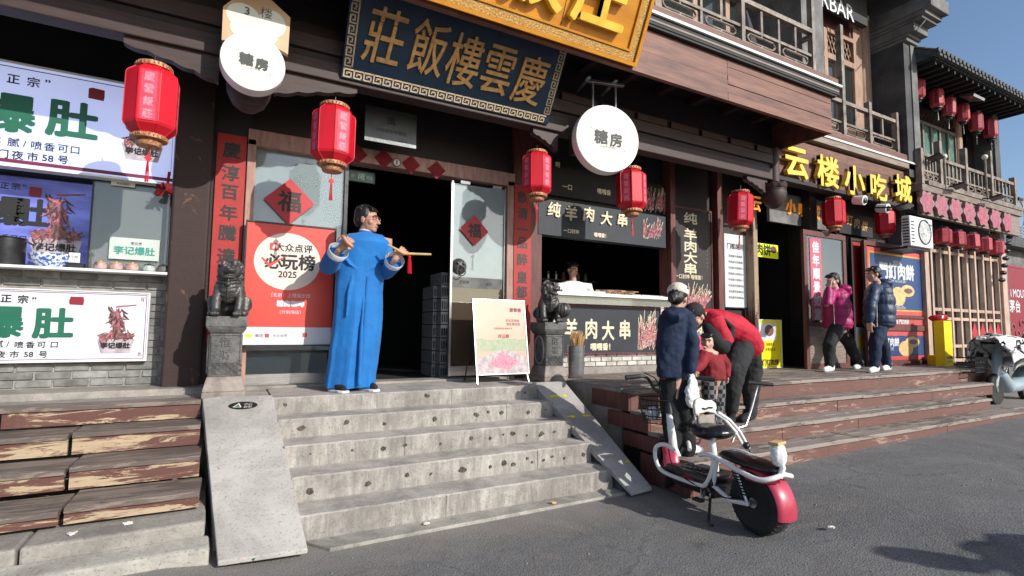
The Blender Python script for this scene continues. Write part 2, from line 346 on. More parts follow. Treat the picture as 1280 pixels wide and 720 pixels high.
# ------------------------------------------------------------------ lettering
_TC = {}
def glyphs(body, size, ext, off, spacing=1, font=None, shear=0):
    k = (body,size,ext,off,spacing,shear)
    if k in _TC: return _TC[k]
    c = bpy.data.curves.new('lettering', 'FONT'); c.body = body; c.size = size; c.extrude = ext; c.align_x = 'CENTER'; c.align_y = 'CENTER'
    c.offset = off; c.space_character = spacing; c.resolution_u = 3; c.shear = shear
    o = bpy.data.objects.new('lettering', c); me = o.to_mesh()
    vs = [v.co.copy() for v in me.vertices]; fs = [tuple(p.vertices) for p in me.polygons]
    o.to_mesh_clear(); bpy.data.objects.remove(o); bpy.data.curves.remove(c)
    _TC[k] = (vs, fs); return _TC[k]
def letters(mb, body, fr, x, y, size, ext=0, off=0, lift=.003, m=0, spacing=1, shear=0, sx=1, sy=1, exact=False):
    if ext and ext < lift: lift = ext+.0005
    vs, fs = glyphs(body, size, ext, 0, spacing, shear=shear)
    if not vs: return mb
    cx = cy = 0
    if exact:      # recentre on the ink box
        cx = (min(v.x for v in vs)+max(v.x for v in vs))/2; cy = (min(v.y for v in vs)+max(v.y for v in vs))/2
    # heavier strokes: the thin glyph struck several times a little apart
    sh = [(0,0)] if off < .0009 else [(-off,0),(off,0),(0,off),(0,-off)] if off < .008 else [(-off,-off*.6),(off,-off*.6),(0,off),(0,-off),(-off,off*.6),(off,off*.6),(0,0)]
    for i,(dx,dy) in enumerate(sh):
        mb.add([fr @ Vector(((v.x-cx)*sx+x+dx, (v.y-cy)*sy+y+dy, v.z+lift+i*.0002)) for v in vs], fs, m)
    return mb
def put_text(name, items, fr, m, parent, **kw):     # items: (body, x, y, size[, weight]); every line is its own part
    o = None; off = wloc(parent)
    for it in items:
        mb = MB(); letters(mb, it[0], fr, it[1], it[2], it[3], off=(it[4] if len(it) > 4 else it[3]*.02), exact=True, **kw)
        if not mb.f: continue
        me = bpy.data.meshes.new(name); me.from_pydata([tuple(v-off) for v in mb.v], [], mb.f); me.materials.append(MATS[m] if isinstance(m,str) else m)
        o = bpy.data.objects.new(name, me); COL.objects.link(o); o.parent = parent
    return o
def disc(mb, fr, x, y, rx, ry=None, n=28, lift=.002, m=0, a0=0, a1=2*math.pi):
    ry = ry or rx; vs = [fr @ Vector((x+math.cos(a0+(a1-a0)*k/n)*rx, y+math.sin(a0+(a1-a0)*k/n)*ry, lift)) for k in range(n)]
    mb.add(vs, [tuple(range(n))], m); return mb
def poly(mb, fr, pts, lift=.002, m=0):
    mb.add([fr @ Vector((a,b,lift)) for a,b in pts], [tuple(range(len(pts)))], m); return mb
def rect(mb, fr, x0, x1, y0, y1, lift=.002, m=0): return poly(mb, fr, [(x0,y0),(x1,y0),(x1,y1),(x0,y1)], lift, m)
# ------------------------------------------------------------------ modelled bodies: closed shells fused by a voxel remesh
def fuse(name, mb, m, parent, vox=.012, sm=6, disp=0, dsc=.12, local=False, smf=.5):
    o = obj(name, mb, m, parent, local=local)
    r = o.modifiers.new('r','REMESH'); r.mode = 'VOXEL'; r.voxel_size = vox; r.use_smooth_shade = True
    if sm: s_ = o.modifiers.new('s','SMOOTH'); s_.iterations = sm; s_.factor = smf
    if disp:
        t = bpy.data.textures.new('folds','CLOUDS'); t.noise_scale = dsc; t.noise_depth = 2
        d = o.modifiers.new('d','DISPLACE'); d.texture = t; d.strength = disp; d.mid_level = .5
    dg = bpy.context.evaluated_depsgraph_get(); me = bpy.data.meshes.new_from_object(o.evaluated_get(dg))
    o.modifiers.clear(); old = o.data; o.data = me; bpy.data.meshes.remove(old)
    me.polygons.foreach_set('use_smooth', [True]*len(me.polygons)); return o
# ================================================================== GROUND
def gz(x, y):
    t = min(max((x-3.1)/1.5,0),1); a = t*t*(3-2*t)*.15
    if x > 4.6: a += (min(x,14)-4.6)*.014
    l = min(max((.35-x)/.5,0),1); a += l*l*.055
    return a + .006*noise.noise(Vector((x*.8,y*.8,0)))
mb = MB(); xs = [-60,-25,-10,-5,-3]+[-2.5+.25*i for i in range(60)]+[13,15,18,25,40,80,200]; ys = [-80,-30,-10,-4,-1]+[.25*i for i in range(24)]+[7,9,14,30,80,250]
for y in ys:
    for x in xs: mb.v.append(Vector((x,y,gz(x,y))))
nx = len(xs)
for j in range(len(ys)-1):
    for i in range(nx-1): mb.f.append((j*nx+i,j*nx+i+1,(j+1)*nx+i+1,(j+1)*nx+i)); mb.m.append(0)
struct('ground', mb, 'asphalt', smooth='all')
mb = MB().prism([(.60,3.40),(2.96,3.44),(2.96,3.62),(.45,3.62)], Matrix.Translation((0,0,0)), -.1, .022)
struct('kerb', mb, 'kerb_concrete', bev=.006)
PZ = .78
# ------------------------------------------------------------------ stone stair in front of the door
sst = bpy.data.objects.new('stone_stairs', None); COL.objects.link(sst); sst['kind'] = 'structure'
tag_ = [4.70,4.42,4.14,3.86,3.58]; zt = [PZ,.645,.50,.345,.178]; zt2 = [0]*5
joints = [[1.9],[2.35],[1.28],[2.35],[1.42]]
def wav(x0,x1,y0,y1,z0,z1,seg=26,amp=.006,seed=0):      # a worn slab: long edges slightly uneven
    mb = MB(); rs = []
    for i in range(seg+1):
        x = x0+(x1-x0)*i/seg; d = amp*noise.noise(Vector((x*7,seed*3.1,0))); e = amp*noise.noise(Vector((x*9,seed*5.7,4)))
        c = .008+.004*abs(noise.noise(Vector((x*13,seed,7))))+.022*max(0,noise.noise(Vector((x*17,seed*2.3,3)))-.28)
        rs.append([Vector((x,y0+d,z0)),Vector((x,y0+d,z1-c+e)),Vector((x,y0+d+c,z1+e)),Vector((x,y1,z1+e*.4)),Vector((x,y1,z0))])
    return mb.rings(rs)
lbot = [.003,.006,.004,.0]
for i,(Y,z) in enumerate(zip(tag_, zt)):
    zb = zt[i+1]-.02 if i < 4 else -.1
    back = tag_[i]+.36 if i else 5.52
    cuts = [.335+.13*(4.74-Y)/1.4-.004]+joints[i]+[2.85+.10*(4.8-Y)/1.42+.0]
    for a,b in zip(cuts, cuts[1:]): obj('stair_slab', wav(a+.002,b-.002,Y,back,zb,z,seed=i*7+a), 'stair_stone', sst)
# round rust-dark plugs in the risers: positions read along each riser
mb = MB(); plugs = {0:[.45,2.7,1.65],1:[.55,.86,1.2,1.62,2.02,2.14,2.3,2.6,2.78],2:[.55,.86,1.1,1.28,1.6,1.85,2.05,2.15,2.28,2.42,2.58,2.72,2.86],3:[.55,.93,1.2,1.4,1.66,1.9,2.04,2.1,2.24,2.3,2.4,2.48,2.62,2.82]}
for i,l in plugs.items():
    zc = (zt[i]+zt[i+1])/2
    for x in l:
        s = rnd.uniform(.007,.021); M = frame((x+rnd.uniform(-.02,.02),tag_[i]-.003,zc+rnd.uniform(-.02,.025)), (1,0,rnd.uniform(-.9,.9)))
        el = rnd.uniform(.8,1.7); pts = [(math.cos(a)*s*el*rnd.uniform(.75,1.2), math.sin(a)*s*rnd.uniform(.7,1.2)) for a in [k*math.pi/6 for k in range(12)]]
        mb.prism(pts, M, -.01, .006)
mat('plug', (.13,.10,.08), (.03,.025,.02), 40, .8)
obj('wall_plug', mb, 'plug', sst, kind='stuff')
# ------------------------------------------------------------------ sloping slabs on both sides
def slab(A,B,C,D,th):      # A,B top left/right, C,D bottom right/left
    mb = MB(); dn = Vector((0,0,-th)); n = 12; rs = []
    for i in range(n+1):
        t = i/n; dn = Vector((0,0,-th*(1-.72*t))); l = Vector(A).lerp(Vector(D),t); r = Vector(B).lerp(Vector(C),t); j = Vector((.003*noise.noise(Vector((t*9,1,A[0]))),0,0))
        rs.append([l+dn-j, r+dn+j, r+j, l-j])
    return mb.rings(rs)
o = obj('left_ramp', slab((-.165,4.87,.80),(.335,4.74,.80),tuple(P(385,686,Z=.06)),tuple(P(272,702,Z=.075)),.10), 'ramp_stone', bev=.006); o.name = 'stair_slope'; o['kind'] = 'structure'
o = obj('right_ramp', slab((2.85,4.80,.80),(3.235,4.76,.80),tuple(P(815,609,Z=.05)),tuple(P(789,616,Z=.045)),.10), 'ramp_stone', bev=.006); o.name = 'stair_slope'; o['kind'] = 'structure'
struct('stair_side', MB().hexa([(-.13,3.55,-.1),(.32,3.55,-.1),(.32,4.75,-.1),(-.13,4.85,-.1)],[(-.02,3.6,.0),(.37,3.6,.0),(.30,4.74,.69),(-.13,4.85,.69)]), 'stair_stone')
struct('stair_side', MB().hexa([(2.93,3.5,-.1),(3.2,3.5,-.1),(3.22,4.8,-.1),(2.9,4.8,-.1)],[(3.0,3.55,.02),(3.2,3.55,.02),(3.2,4.78,.69),(2.9,4.8,.69)]), 'stair_stone')
# ------------------------------------------------------------------ old timber stairs, left
lst = bpy.data.objects.new('timber_stairs', None); COL.objects.link(lst); lst['kind'] = 'structure'
LY = [4.80,4.50,4.16,3.80]; LZ = [PZ,.64,.49,.345,.245]
def plank(x0,x1,y0,y1,z0,z1,seed,seg=16,amp=.005): return wav(x0,x1,y0,y1,z0,z1,seg,amp,seed)
edges_r = [-.17,-.155,-.135,-.115]; cut = [-1.62,-.90,-.835,-.775]
for i in range(4):
    x1 = edges_r[i]
    for a,b in ((-3.6,cut[i]-.012),(cut[i]+.012,x1)):
        if i == 0 and b < -1: a, b = -3.6, -1.36
        if i == 0 and a > -2: a = -1.335
        dz = rnd.uniform(-.006,.004) + (-.012 if b < -.5 else 0)
        obj('riser_board', plank(a,b,LY[i]+.012,LY[i]+.04,LZ[i+1]-.0+.004,LZ[i]-.032+dz,i*3+a), 'peeling_riser', lst)
        ymax = LY[i]+.36 if i else 5.55
        if i: obj('tread_board', plank(a,b,LY[i],ymax,LZ[i]-.03+dz,LZ[i]+dz,i*5+a), 'worn_tread', lst)
struct('plinth', MB().box(-3.7,-.15,3.98,5.6,-.2,.23), 'mortar')
obj('ledge', plank(-3.6,-.17,4.8,5.0,PZ-.03,PZ,3), 'worn_tread', lst)
struct('pavement', MB().hexa([(-3.7,3.62,-.2),(-.9,3.60,-.2),(-.9,4.6,-.2),(-3.7,4.6,-.2)],[(-3.7,3.62,.215),(-.905,3.60,.22),(-.905,4.6,.225),(-3.7,4.6,.225)]), 'ledge_concrete', bev=.012)
struct('pavement', MB().hexa([(-.89,3.60,-.2),(-.08,3.60,-.2),(-.1,4.6,-.2),(-.89,4.6,-.2)],[(-.89,3.60,.222),(-.07,3.60,.228),(-.1,4.6,.232),(-.89,4.6,.232)]), 'ledge_concrete', bev=.016)
struct('kerb', MB().hexa([(-3.7,3.42,-.2),(-.04,3.42,-.2),(-.05,3.598,-.2),(-3.7,3.6,-.2)],[(-3.7,3.46,.10),(-.04,3.46,.125),(-.05,3.598,.15),(-3.7,3.598,.14)]), 'kerb_concrete', bev=.015)
# shop terrace (left) and door terrace
struct('terrace', MB().box(-3.7,-.175,4.98,5.7,.2,PZ-.004).box(-3.7,-.178,5.25,5.72,.3,.83), 'ledge_concrete', bev=.01)
struct('terrace', MB().box(-.17,3.36,4.9,5.7,.1,PZ-.012), 'stair_stone')
struct('door_sill', MB().box(.08,2.98,5.42,5.66,.5,PZ+.022), 'ledge_concrete', bev=.008)
# ------------------------------------------------------------------ timber stairs, right: four long steps
rst = bpy.data.objects.new('timber_stairs', None); COL.objects.link(rst); rst['kind'] = 'structure'
RY = [3.92,3.62,3.34,3.06]; RZ = [PZ,.60,.445,.30,.05]; RX0 = [3.45,3.42,3.38,3.34]; RX1 = [11.5,10.5,9.6,10.6]
rcut = [[5.6,7.2,9.0],[6.35,8.6],[4.9,6.25,7.9],[5.2,7.6,9.4]]
for i in range(4):
    cs = [RX0[i]]+rcut[i]+[RX1[i]]
    for a,b in zip(cs,cs[1:]):
        dz = rnd.uniform(-.006,.004)
        obj('riser_board', plank(a+.003,b-.003,RY[i]+.018,RY[i]+.05,RZ[i+1]-.02,RZ[i]-.034+dz,i*3+a,amp=.004), 'red_riser', rst)
    cs = [RX0[i]]+[c+.5 for c in rcut[i]]+[RX1[i]]
    for k in range(1 if i == 0 else 2):
        for a,b in zip(cs,cs[1:]):
            ya = RY[i]-.005+k*.15; dz = rnd.uniform(-.004,.003)
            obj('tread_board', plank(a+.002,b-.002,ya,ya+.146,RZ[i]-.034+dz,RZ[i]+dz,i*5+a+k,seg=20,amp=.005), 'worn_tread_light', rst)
    if RX0[i] < 4: obj('stair_cheek', MB().box(RX0[i]-.025,RX0[i],RY[i]+.02,RY[i]+.6,RZ[i+1]-.02,RZ[i]-.036), 'red_wood', rst)
struct('terrace', MB().box(3.44,11.5,4.06,5.75,.1,PZ-.002), 'ledge_concrete')
bxs = []
y = 4.07
while y < 5.5:
    x = 3.44+rnd.uniform(-1.2,0)
    while x < 11.5:
        L = rnd.uniform(1.6,2.6); a, b = max(x,3.44), min(x+L,11.5)
        if b-a > .1: bxs.append((a+.002,b-.002,y+.002,y+.148,PZ-.01,PZ+.002+rnd.uniform(0,.003)))
        x += L
    y += .15
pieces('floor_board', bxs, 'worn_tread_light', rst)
struct('stair_base', MB().box(3.46,10.4,3.68,4.6,-.2,.56).box(3.42,9.5,3.4,3.7,-.2,.41).box(3.4,10.5,3.12,3.4,-.2,.26), 'charcoal')
# ================================================================== MAIN BUILDING
W = 5.6
def part(name, boxes, m, parent, bev=0):
    out = [obj(name, MB().box(*b), m, parent, bev=bev) for b in boxes]
    return out[0]
A = thing('timber_shop_building', 'old two storey timber building with dark eaves and a brown plank fascia', 'building', (0,5.6,PZ))
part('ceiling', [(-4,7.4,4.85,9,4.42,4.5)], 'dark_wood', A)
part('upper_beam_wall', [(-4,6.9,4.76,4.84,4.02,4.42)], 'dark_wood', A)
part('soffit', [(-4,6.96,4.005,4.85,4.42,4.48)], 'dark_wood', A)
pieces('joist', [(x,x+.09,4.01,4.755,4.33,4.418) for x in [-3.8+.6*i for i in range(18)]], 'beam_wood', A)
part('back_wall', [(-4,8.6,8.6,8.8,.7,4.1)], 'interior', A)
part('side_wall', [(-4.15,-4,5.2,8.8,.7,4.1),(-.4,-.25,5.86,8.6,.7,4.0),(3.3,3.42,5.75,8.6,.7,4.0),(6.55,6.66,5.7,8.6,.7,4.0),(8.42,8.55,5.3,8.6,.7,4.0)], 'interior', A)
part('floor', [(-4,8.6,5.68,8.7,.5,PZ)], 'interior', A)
# left shop: brick apron and dark wall under and over the hatch
part('wall', [(-4,-.5,5.64,5.85,.8,1.80)], 'mortar', A)
bxs = []; z = .84; row = 0
while z < 1.78:
    x = -3.9 + (row % 2)*.12
    while x < -.52:
        b = min(x+.232,-.5)
        inside = x > -3.3 and b < -.64 and z > 1.06 and z < 1.62
        if b-x > .05 and not inside: bxs.append((x+.005,b-.005,5.625+rnd.uniform(-.004,.003),5.7,z+.005,z+.058))
        x += .24
    z += .064; row += 1
pieces('brick', bxs, 'grey_brick', A)
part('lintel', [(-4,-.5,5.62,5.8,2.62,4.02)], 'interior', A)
part('pillar', [(-.5,-.21,5.4,5.72,PZ,4.0)], 'pillar_paint', A, .02)
part('pillar', [(-.21,.1,5.53,5.72,PZ,4.0)], 'dark_wood', A)
# door bay
part('door_post', [(.075,.15,5.5,5.66,PZ,3.16)], 'pink_frame', A, .006)
part('door_post', [(2.90,3.0,5.5,5.66,PZ,3.16)], 'pink_frame', A, .006)
part('pillar', [(3.0,3.34,5.53,5.75,PZ,4.0)], 'red_wood', A)
part('door_lintel', [(.075,3.0,5.5,5.68,3.10,3.26)], 'pink_frame', A, .006)
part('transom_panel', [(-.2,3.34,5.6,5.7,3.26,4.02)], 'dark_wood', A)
part('mullion', [(.995,1.03,5.55,5.62,PZ+.02,3.1)], 'dark_metal', A)
part('window_pane', [(.15,1.0,5.585,5.597,1.125,3.1)], 'door_glass', A); part('window_pane', [(.15,1.0,5.585,5.597,.9,1.10)], 'dark_glass', A)
part('window_rail', [(.15,1.0,5.56,5.62,.80,.9)], 'steel', A)
part('window_rail', [(.15,1.0,5.56,5.62,1.10,1.125)], 'dark_metal', A)
part('partition', [(.15,1.0,6.3,6.34,.8,3.2)], 'charcoal', A)
# skewer shop bay
part('pillar', [(3.34,3.42,5.55,5.75,PZ,4.0)], 'red_wood', A)
part('wall', [(3.42,5.62,5.63,5.78,.8,1.80)], 'mortar', A)
bxs = []; z = .875; row = 0
while z < 1.82:
    x = 3.42-(row % 2)*.09
    while x < 5.62:
        a, b = max(x,3.42), min(x+.172,5.62)
        if b-a > .04 and not (z > 1.02 and z < 1.64 and a > 3.6 and b < 5.45): bxs.append((a+.004,b-.004,5.612+rnd.uniform(-.004,.003),5.66,z+.004,z+.056))
        x += .18
    z += .062; row += 1
pieces('brick', bxs, 'white_brick', A)
part('plinth', [(3.40,5.66,5.55,5.8,.77,.872)], 'ledge_concrete', A, .006)
part('lintel', [(3.42,5.66,5.66,5.8,2.58,4.02)], 'charcoal', A)
part('pillar', [(5.60,5.70,5.5,5.75,PZ,4.0)], 'red_wood', A, .008)
part('wall', [(5.70,6.62,5.62,5.78,PZ,4.0)], 'dark_wood', A)
part('pillar', [(6.60,6.72,5.5,5.75,PZ,4.0)], 'red_wood', A, .01)
part('wall', [(6.72,7.38,5.64,5.76,PZ,1.7),(6.72,7.38,5.64,5.76,2.92,4.0)], 'dark_wood', A)
part('door_post', [(7.36,7.47,5.45,5.7,PZ,3.45)], 'bare_post', A, .012)
part('pillar', [(8.32,8.52,5.1,5.5,PZ,4.2)], 'dark_wood', A)
# eave beams, with sunk panels
part('eave_beam', [(-4,6.86,4.66,4.82,3.53,3.70)], 'beam_wood', A, .01)
part('eave_beam', [(-4,6.86,4.69,4.80,3.704,3.76)], 'dark_wood', A)
part('eave_beam', [(-4,6.86,4.65,4.82,3.764,3.90)], 'beam_wood', A, .01)
part('wall_plate', [(-4,6.9,4.70,4.84,3.903,4.018)], 'dark_wood', A)
bxs = []; x = 3.1
while x < 6.7: bxs.append((x+.02,x+.50,4.655,4.70,3.905,3.985)); x += .55
pieces('beam_panel', bxs, 'beam_wood', A)
# carved brackets under the beam, beside each hanging post
def bracket(x0, x1):
    n = 22; pts = [(x0,3.53)]
    for i in range(n+1):
        t = i/n; x = x0+(x1-x0)*t; d = .05+.15*t**1.3+.016*abs(math.sin(t*13))
        pts.append((x,3.53-d))
    pts.append((x1,3.53))
    mb = MB(); k = len(pts); vs = [(a,y,b) for y in (4.70,4.78) for a,b in pts]
    mb.add(vs, [tuple(range(k)), tuple(range(2*k-1,k-1,-1))]+[(i,(i+1)%k,k+(i+1)%k,k+i) for i in range(k)])
    obj('carved_bracket', mb, 'beam_wood', A)
for a,b in ((-.80,-.17),(.92,.24),(2.78,3.1),(3.9,3.3),(6.25,6.68)): bracket(a,b)
def hanging_post(x, y, label):
    t = thing('hanging_post', label, 'hanging post', (x,y,3.3), group='hanging carved posts under the eave')
    obj('shaft', MB().lathe((x,y,0), [(.085,3.42),(.085,4.0)], 16), 'beam_wood', t, smooth=True)
    mb = MB(); prof = [(.01,3.13),(.06,3.14),(.12,3.19),(.155,3.27),(.165,3.34),(.155,3.39),(.15,3.40)]
    for i in range(len(prof)):
        pass
    mb.lathe((x,y,0), prof, 24)
    for v in mb.v:
        a = math.atan2(v.y-y, v.x-x); k = 1+.045*abs(math.sin(a*4+(v.z-3.1)*9)); v.x = x+(v.x-x)*k; v.y = y+(v.y-y)*k
    obj('carved_bud', mb, 'beam_wood', t, smooth=True)
    mb = MB(); rs = []
    for (r,z) in ((.15,3.395),(.17,3.42),(.18,3.47)):
        rs.append([Vector((x+math.cos(2*math.pi*k/40)*r*(1+.05*math.cos(k*2*math.pi/4)), y+math.sin(2*math.pi*k/40)*r, z+(.02*math.cos(k*2*math.pi/5) if r > .16 else 0))) for k in range(40)])
    mb.rings(rs); obj('petal_collar', mb, 'beam_wood', t, smooth=True)
    obj('bead_ring', MB().tube([(x+math.cos(k*math.pi/10)*.16,y+math.sin(k*math.pi/10)*.16,3.385) for k in range(20)], .011, 6, loop=True), 'beam_wood', t, smooth=True)
pL = P(310,140,Y=4.72); hanging_post(pL.x, 4.74, 'dark carved bud post hanging under the eave behind the left round sign')
hanging_post(6.82, 4.70, 'brown carved bud post hanging at the corner below the end of the plank fascia')
for o in [o for o in A.children if 0]: pass
# fascia of boards on the balcony edge
z0, z1 = 4.02, 4.52
bxs = []
for (a,b) in ((-4,-1.2),(-1.2,1.6),(1.6,4.95),(4.95,7.0)):
    hs = [z0,z0+.17,z0+.335,z1] if b > 5 else [z0,z0+.25,z1]
    if b > 6: hs = [z0,z0+.10,z0+.20,z0+.30,z0+.41,z1]
    for c,d in zip(hs,hs[1:]): bxs.append((a+.002,b-.002,3.95+rnd.uniform(-.004,.004),4.0,c+.003,d-.003))
pieces('fascia_board', bxs, 'fascia_wood', A)
part('fascia_end', [(6.965,6.998,4.005,4.9,z0,z1)], 'fascia_wood', A)
part('gutter', [(-4,7.06,3.90,4.02,4.525,4.55)], 'charcoal', A)
part('gutter', [(-4,7.08,3.885,4.0,4.585,4.605)], 'grey_wood', A)
part('light_strip', [(-4,7.12,3.86,3.885,4.655,4.685)], 'white_paint', A)
part('gutter', [(-4,7.10,3.89,4.06,4.552,4.655)], 'charcoal', A)
part('balcony_floor', [(-4,7.1,3.90,6.4,4.69,4.78)], 'fascia_wood', A)
# balcony balustrade
RYb = 4.02
def rail_bay(xa, xb, zb, zt, y, par, m='rail_wood', n=2):
    w_ = xb-xa; h_ = zt-zb
    pieces('rail', [(xa,xb,y-.035,y+.035,zt-.06,zt),(xa,xb,y-.018,y+.018,zb+.06,zb+.10),(xa,xb,y-.018,y+.018,zb+.40*h_,zb+.40*h_+.035)], m, par)
    for k in range(n):
        x = xa+w_*(k+.5)/n; q = w_/n
        pieces('baluster', [(x-.02,x+.02,y-.016,y+.016,zb+.40*h_+.035,zt-.06)], m, par)
        # a flat frame with clipped corners between the two lower rails
        a, b, c, d = x-q*.38, x+q*.38, zb+.13, zb+.40*h_-.03
        obj('rail_frame', MB().tube([(a+.04,y,c),(b-.04,y,c),(b,y,c+.035),(b,y,d-.035),(b-.04,y,d),(a+.04,y,d),(a,y,d-.035),(a,y,c+.035)], .013, 5, loop=True), m, par)
        pieces('baluster', [(x-.012,x+.012,y-.012,y+.012,zb+.10,zb+.13),(x-.012,x+.012,y-.012,y+.012,d,zb+.40*h_)], m, par)
    for k in range(1,n): pieces('baluster', [(xa+w_*k/n-.018,xa+w_*k/n+.018,y-.015,y+.015,zb,zt-.06)], m, par)
posts = [2.6,3.9,5.3,6.72]
for a,b in zip(posts,posts[1:]): rail_bay(a+.03,b-.03,4.78,5.42,RYb,A,n=2)
pieces('balcony_post', [(x-.03,x+.03,RYb-.035,RYb+.035,4.78,5.5 if i<3 else 6.4) for i,x in enumerate(posts)], 'rail_wood', A)
pieces('rail', [(6.78,6.83,4.06,4.34,5.36,5.42),(6.78,6.83,4.06,4.34,4.83,4.87),(6.78,6.83,4.06,4.34,5.0,5.03)], 'rail_wood', A)
# upper wall behind the balcony
part('upper_wall', [(-4,6.8,5.3,5.5,4.78,7)], 'dark_wood', A)
pq = P(1003,60,Y=4.36); pr_ = P(1030,60,Y=4.36)
part('brick_pier', [(pq.x,pr_.x,4.36,5.6,4.78,8.2)], 'grey_render', A)
cur = MB(); 
for k in range(60):
    a = 3.9+k*.05; cur.v += [Vector((a,5.22+.035*math.sin(k*1.9),4.8)), Vector((a,5.22+.035*math.sin(k*1.9),6.6))]
    if k: cur.f.append((2*k-2,2*k,2*k+1,2*k-1)); cur.m.append(0)
mat('curtain', (.42,.22,.18), (.30,.12,.10), 3, .8, stretch=(8,1,.4), bmp=0)
obj('curtain', cur, 'curtain', A, smooth='all')
for x in (3.4,4.35,5.05,5.75,6.45): part('window_post', [(x-.045,x+.045,5.12,5.2,4.78,6.8)], 'tan_wood', A)
part('window_pane', [(3.5,6.7,5.14,5.15,5.0,6.7)], 'clear_glass', A)
part('window_rail', [(3.4,6.7,5.10,5.2,4.98,5.05)], 'tan_wood', A)
part('roof', [(-4,7.3,3.6,9,7.2,7.5)], 'roof_tile', A)
o = obj('parasol_cover', MB().lathe((6.1,4.55,0), [(.02,4.80),(.10,4.95),(.16,5.2),(.1,5.5),(.02,5.8)], 9), 'charcoal', A)
# ================================================================== SECOND BUILDING (with the yellow sign)
B = thing('snack_hall_building', 'timber snack hall with weathered balcony and grey brick party wall beyond the plank fascia', 'building', (9.2,5.2,PZ))
YB = 4.95
part('upper_floor', [(7.0,11.1,4.86,7,4.30,4.46)], 'dark_wood', B)
part('ceiling', [(7.4,11.9,4.9,8.6,3.9,4.0)], 'dark_wood', B)
part('wall', [(8.52,11.9,5.35,5.5,3.2,4.0),(9.35,9.55,5.28,5.5,PZ,3.3),(8.55,11.9,5.34,5.36,PZ,3.3)], 'dark_wood', B)
sgnb = [(7.0,11.25,4.80,4.86,3.68+i*.155,3.832+i*.155) for i in range(4)]
pieces('fascia_board', sgnb, 'sign_board_wood', B)
part('soffit', [(7.0,11.3,4.74,4.92,3.60,3.66)], 'charcoal', B)
part('light_strip', [(7.0,11.35,4.70,4.725,4.44,4.47)], 'white_paint', B)
part('gutter', [(7.0,11.3,4.72,4.86,4.34,4.44)], 'grey_wood', B)
part('balcony_floor', [(7.0,11.3,4.74,5.9,4.49,4.60)], 'fascia_wood', B)
pc = [8.05,8.95,9.75,10.66]
for a,b in zip(pc,pc[1:]): rail_bay(a+.03,b-.03,4.60,5.28,4.88,B,n=1)
pieces('balcony_post', [(x-.04,x+.04,4.83,4.92,4.6,6.6 if i==1 else 5.42) for i,x in enumerate(pc)], 'rail_wood', B)
part('upper_wall', [(7.0,11.0,5.5,5.7,4.6,8.4)], 'dark_wood', B)
part('eave', [(7.0,10.9,4.3,6.2,7.55,7.7)], 'charcoal', B)
obj('column', MB().lathe((10.60,5.42,0), [(.19,4.6),(.19,7.5)], 20), 'tan_wood', B, smooth=True)
part('door_frame', [(9.16,9.26,5.25,5.34,4.6,6.85),(9.53,9.60,5.26,5.34,4.6,6.33),(10.10,10.36,5.25,5.36,4.6,7.1)], 'tan_wood', B)
part('door_rail', [(9.26,10.10,5.25,5.34,6.80,6.88),(9.26,10.10,5.25,5.34,6.30,6.40),(9.60,10.10,5.26,5.34,5.0,5.12),(8.4,9.16,5.25,5.34,6.30,6.40)], 'tan_wood', B)
part('lower_panel', [(9.26,9.53,5.29,5.32,4.6,5.2),(9.60,10.10,5.29,5.32,4.6,5.0)], 'grey_wood', B)
part('window_pane', [(9.26,9.53,5.30,5.31,5.2,6.3),(9.60,10.10,5.30,5.31,5.12,6.3),(8.4,9.16,5.3,5.31,5.1,6.3)], 'clear_glass', B)
part('head_board', [(8.4,10.36,5.28,5.36,6.88,7.4)], 'red_wood', B)
cb = MB()
for k in range(10):
    a = 9.62+k*.022; cb.v += [Vector((a,5.36+.012*(k%2),5.12)), Vector((a,5.36+.012*(k%2),6.3))]
    if k: cb.f.append((2*k-2,2*k,2*k+1,2*k-1)); cb.m.append(0)
obj('curtain', cb, 'cloth_white', B)
for k in range(8):
    x = 9.28+k*.104
    for q_ in (.42,-.42): obj('lattice_bar', MB().cbox((x+.05,5.30+.01*(q_>0),6.60), (.016,.016,.41), ry=q_), 'tan_wood', B)
# party wall with corbel
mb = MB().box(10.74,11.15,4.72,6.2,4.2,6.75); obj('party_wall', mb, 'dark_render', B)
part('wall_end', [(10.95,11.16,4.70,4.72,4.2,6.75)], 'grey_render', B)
cor = MB(); 
for i,(dy,h,z) in enumerate(((.06,.07,6.75),(.10,.05,6.82),(.2,.16,6.87),(.34,.05,7.03),(.40,.08,7.08),(.5,.25,7.16))): cor.box(10.74-.02*i,11.16+.03*i,4.72-dy,6.2,z,z+h-.002)
obj('corbel', cor, 'grey_render', B, bev=.012)
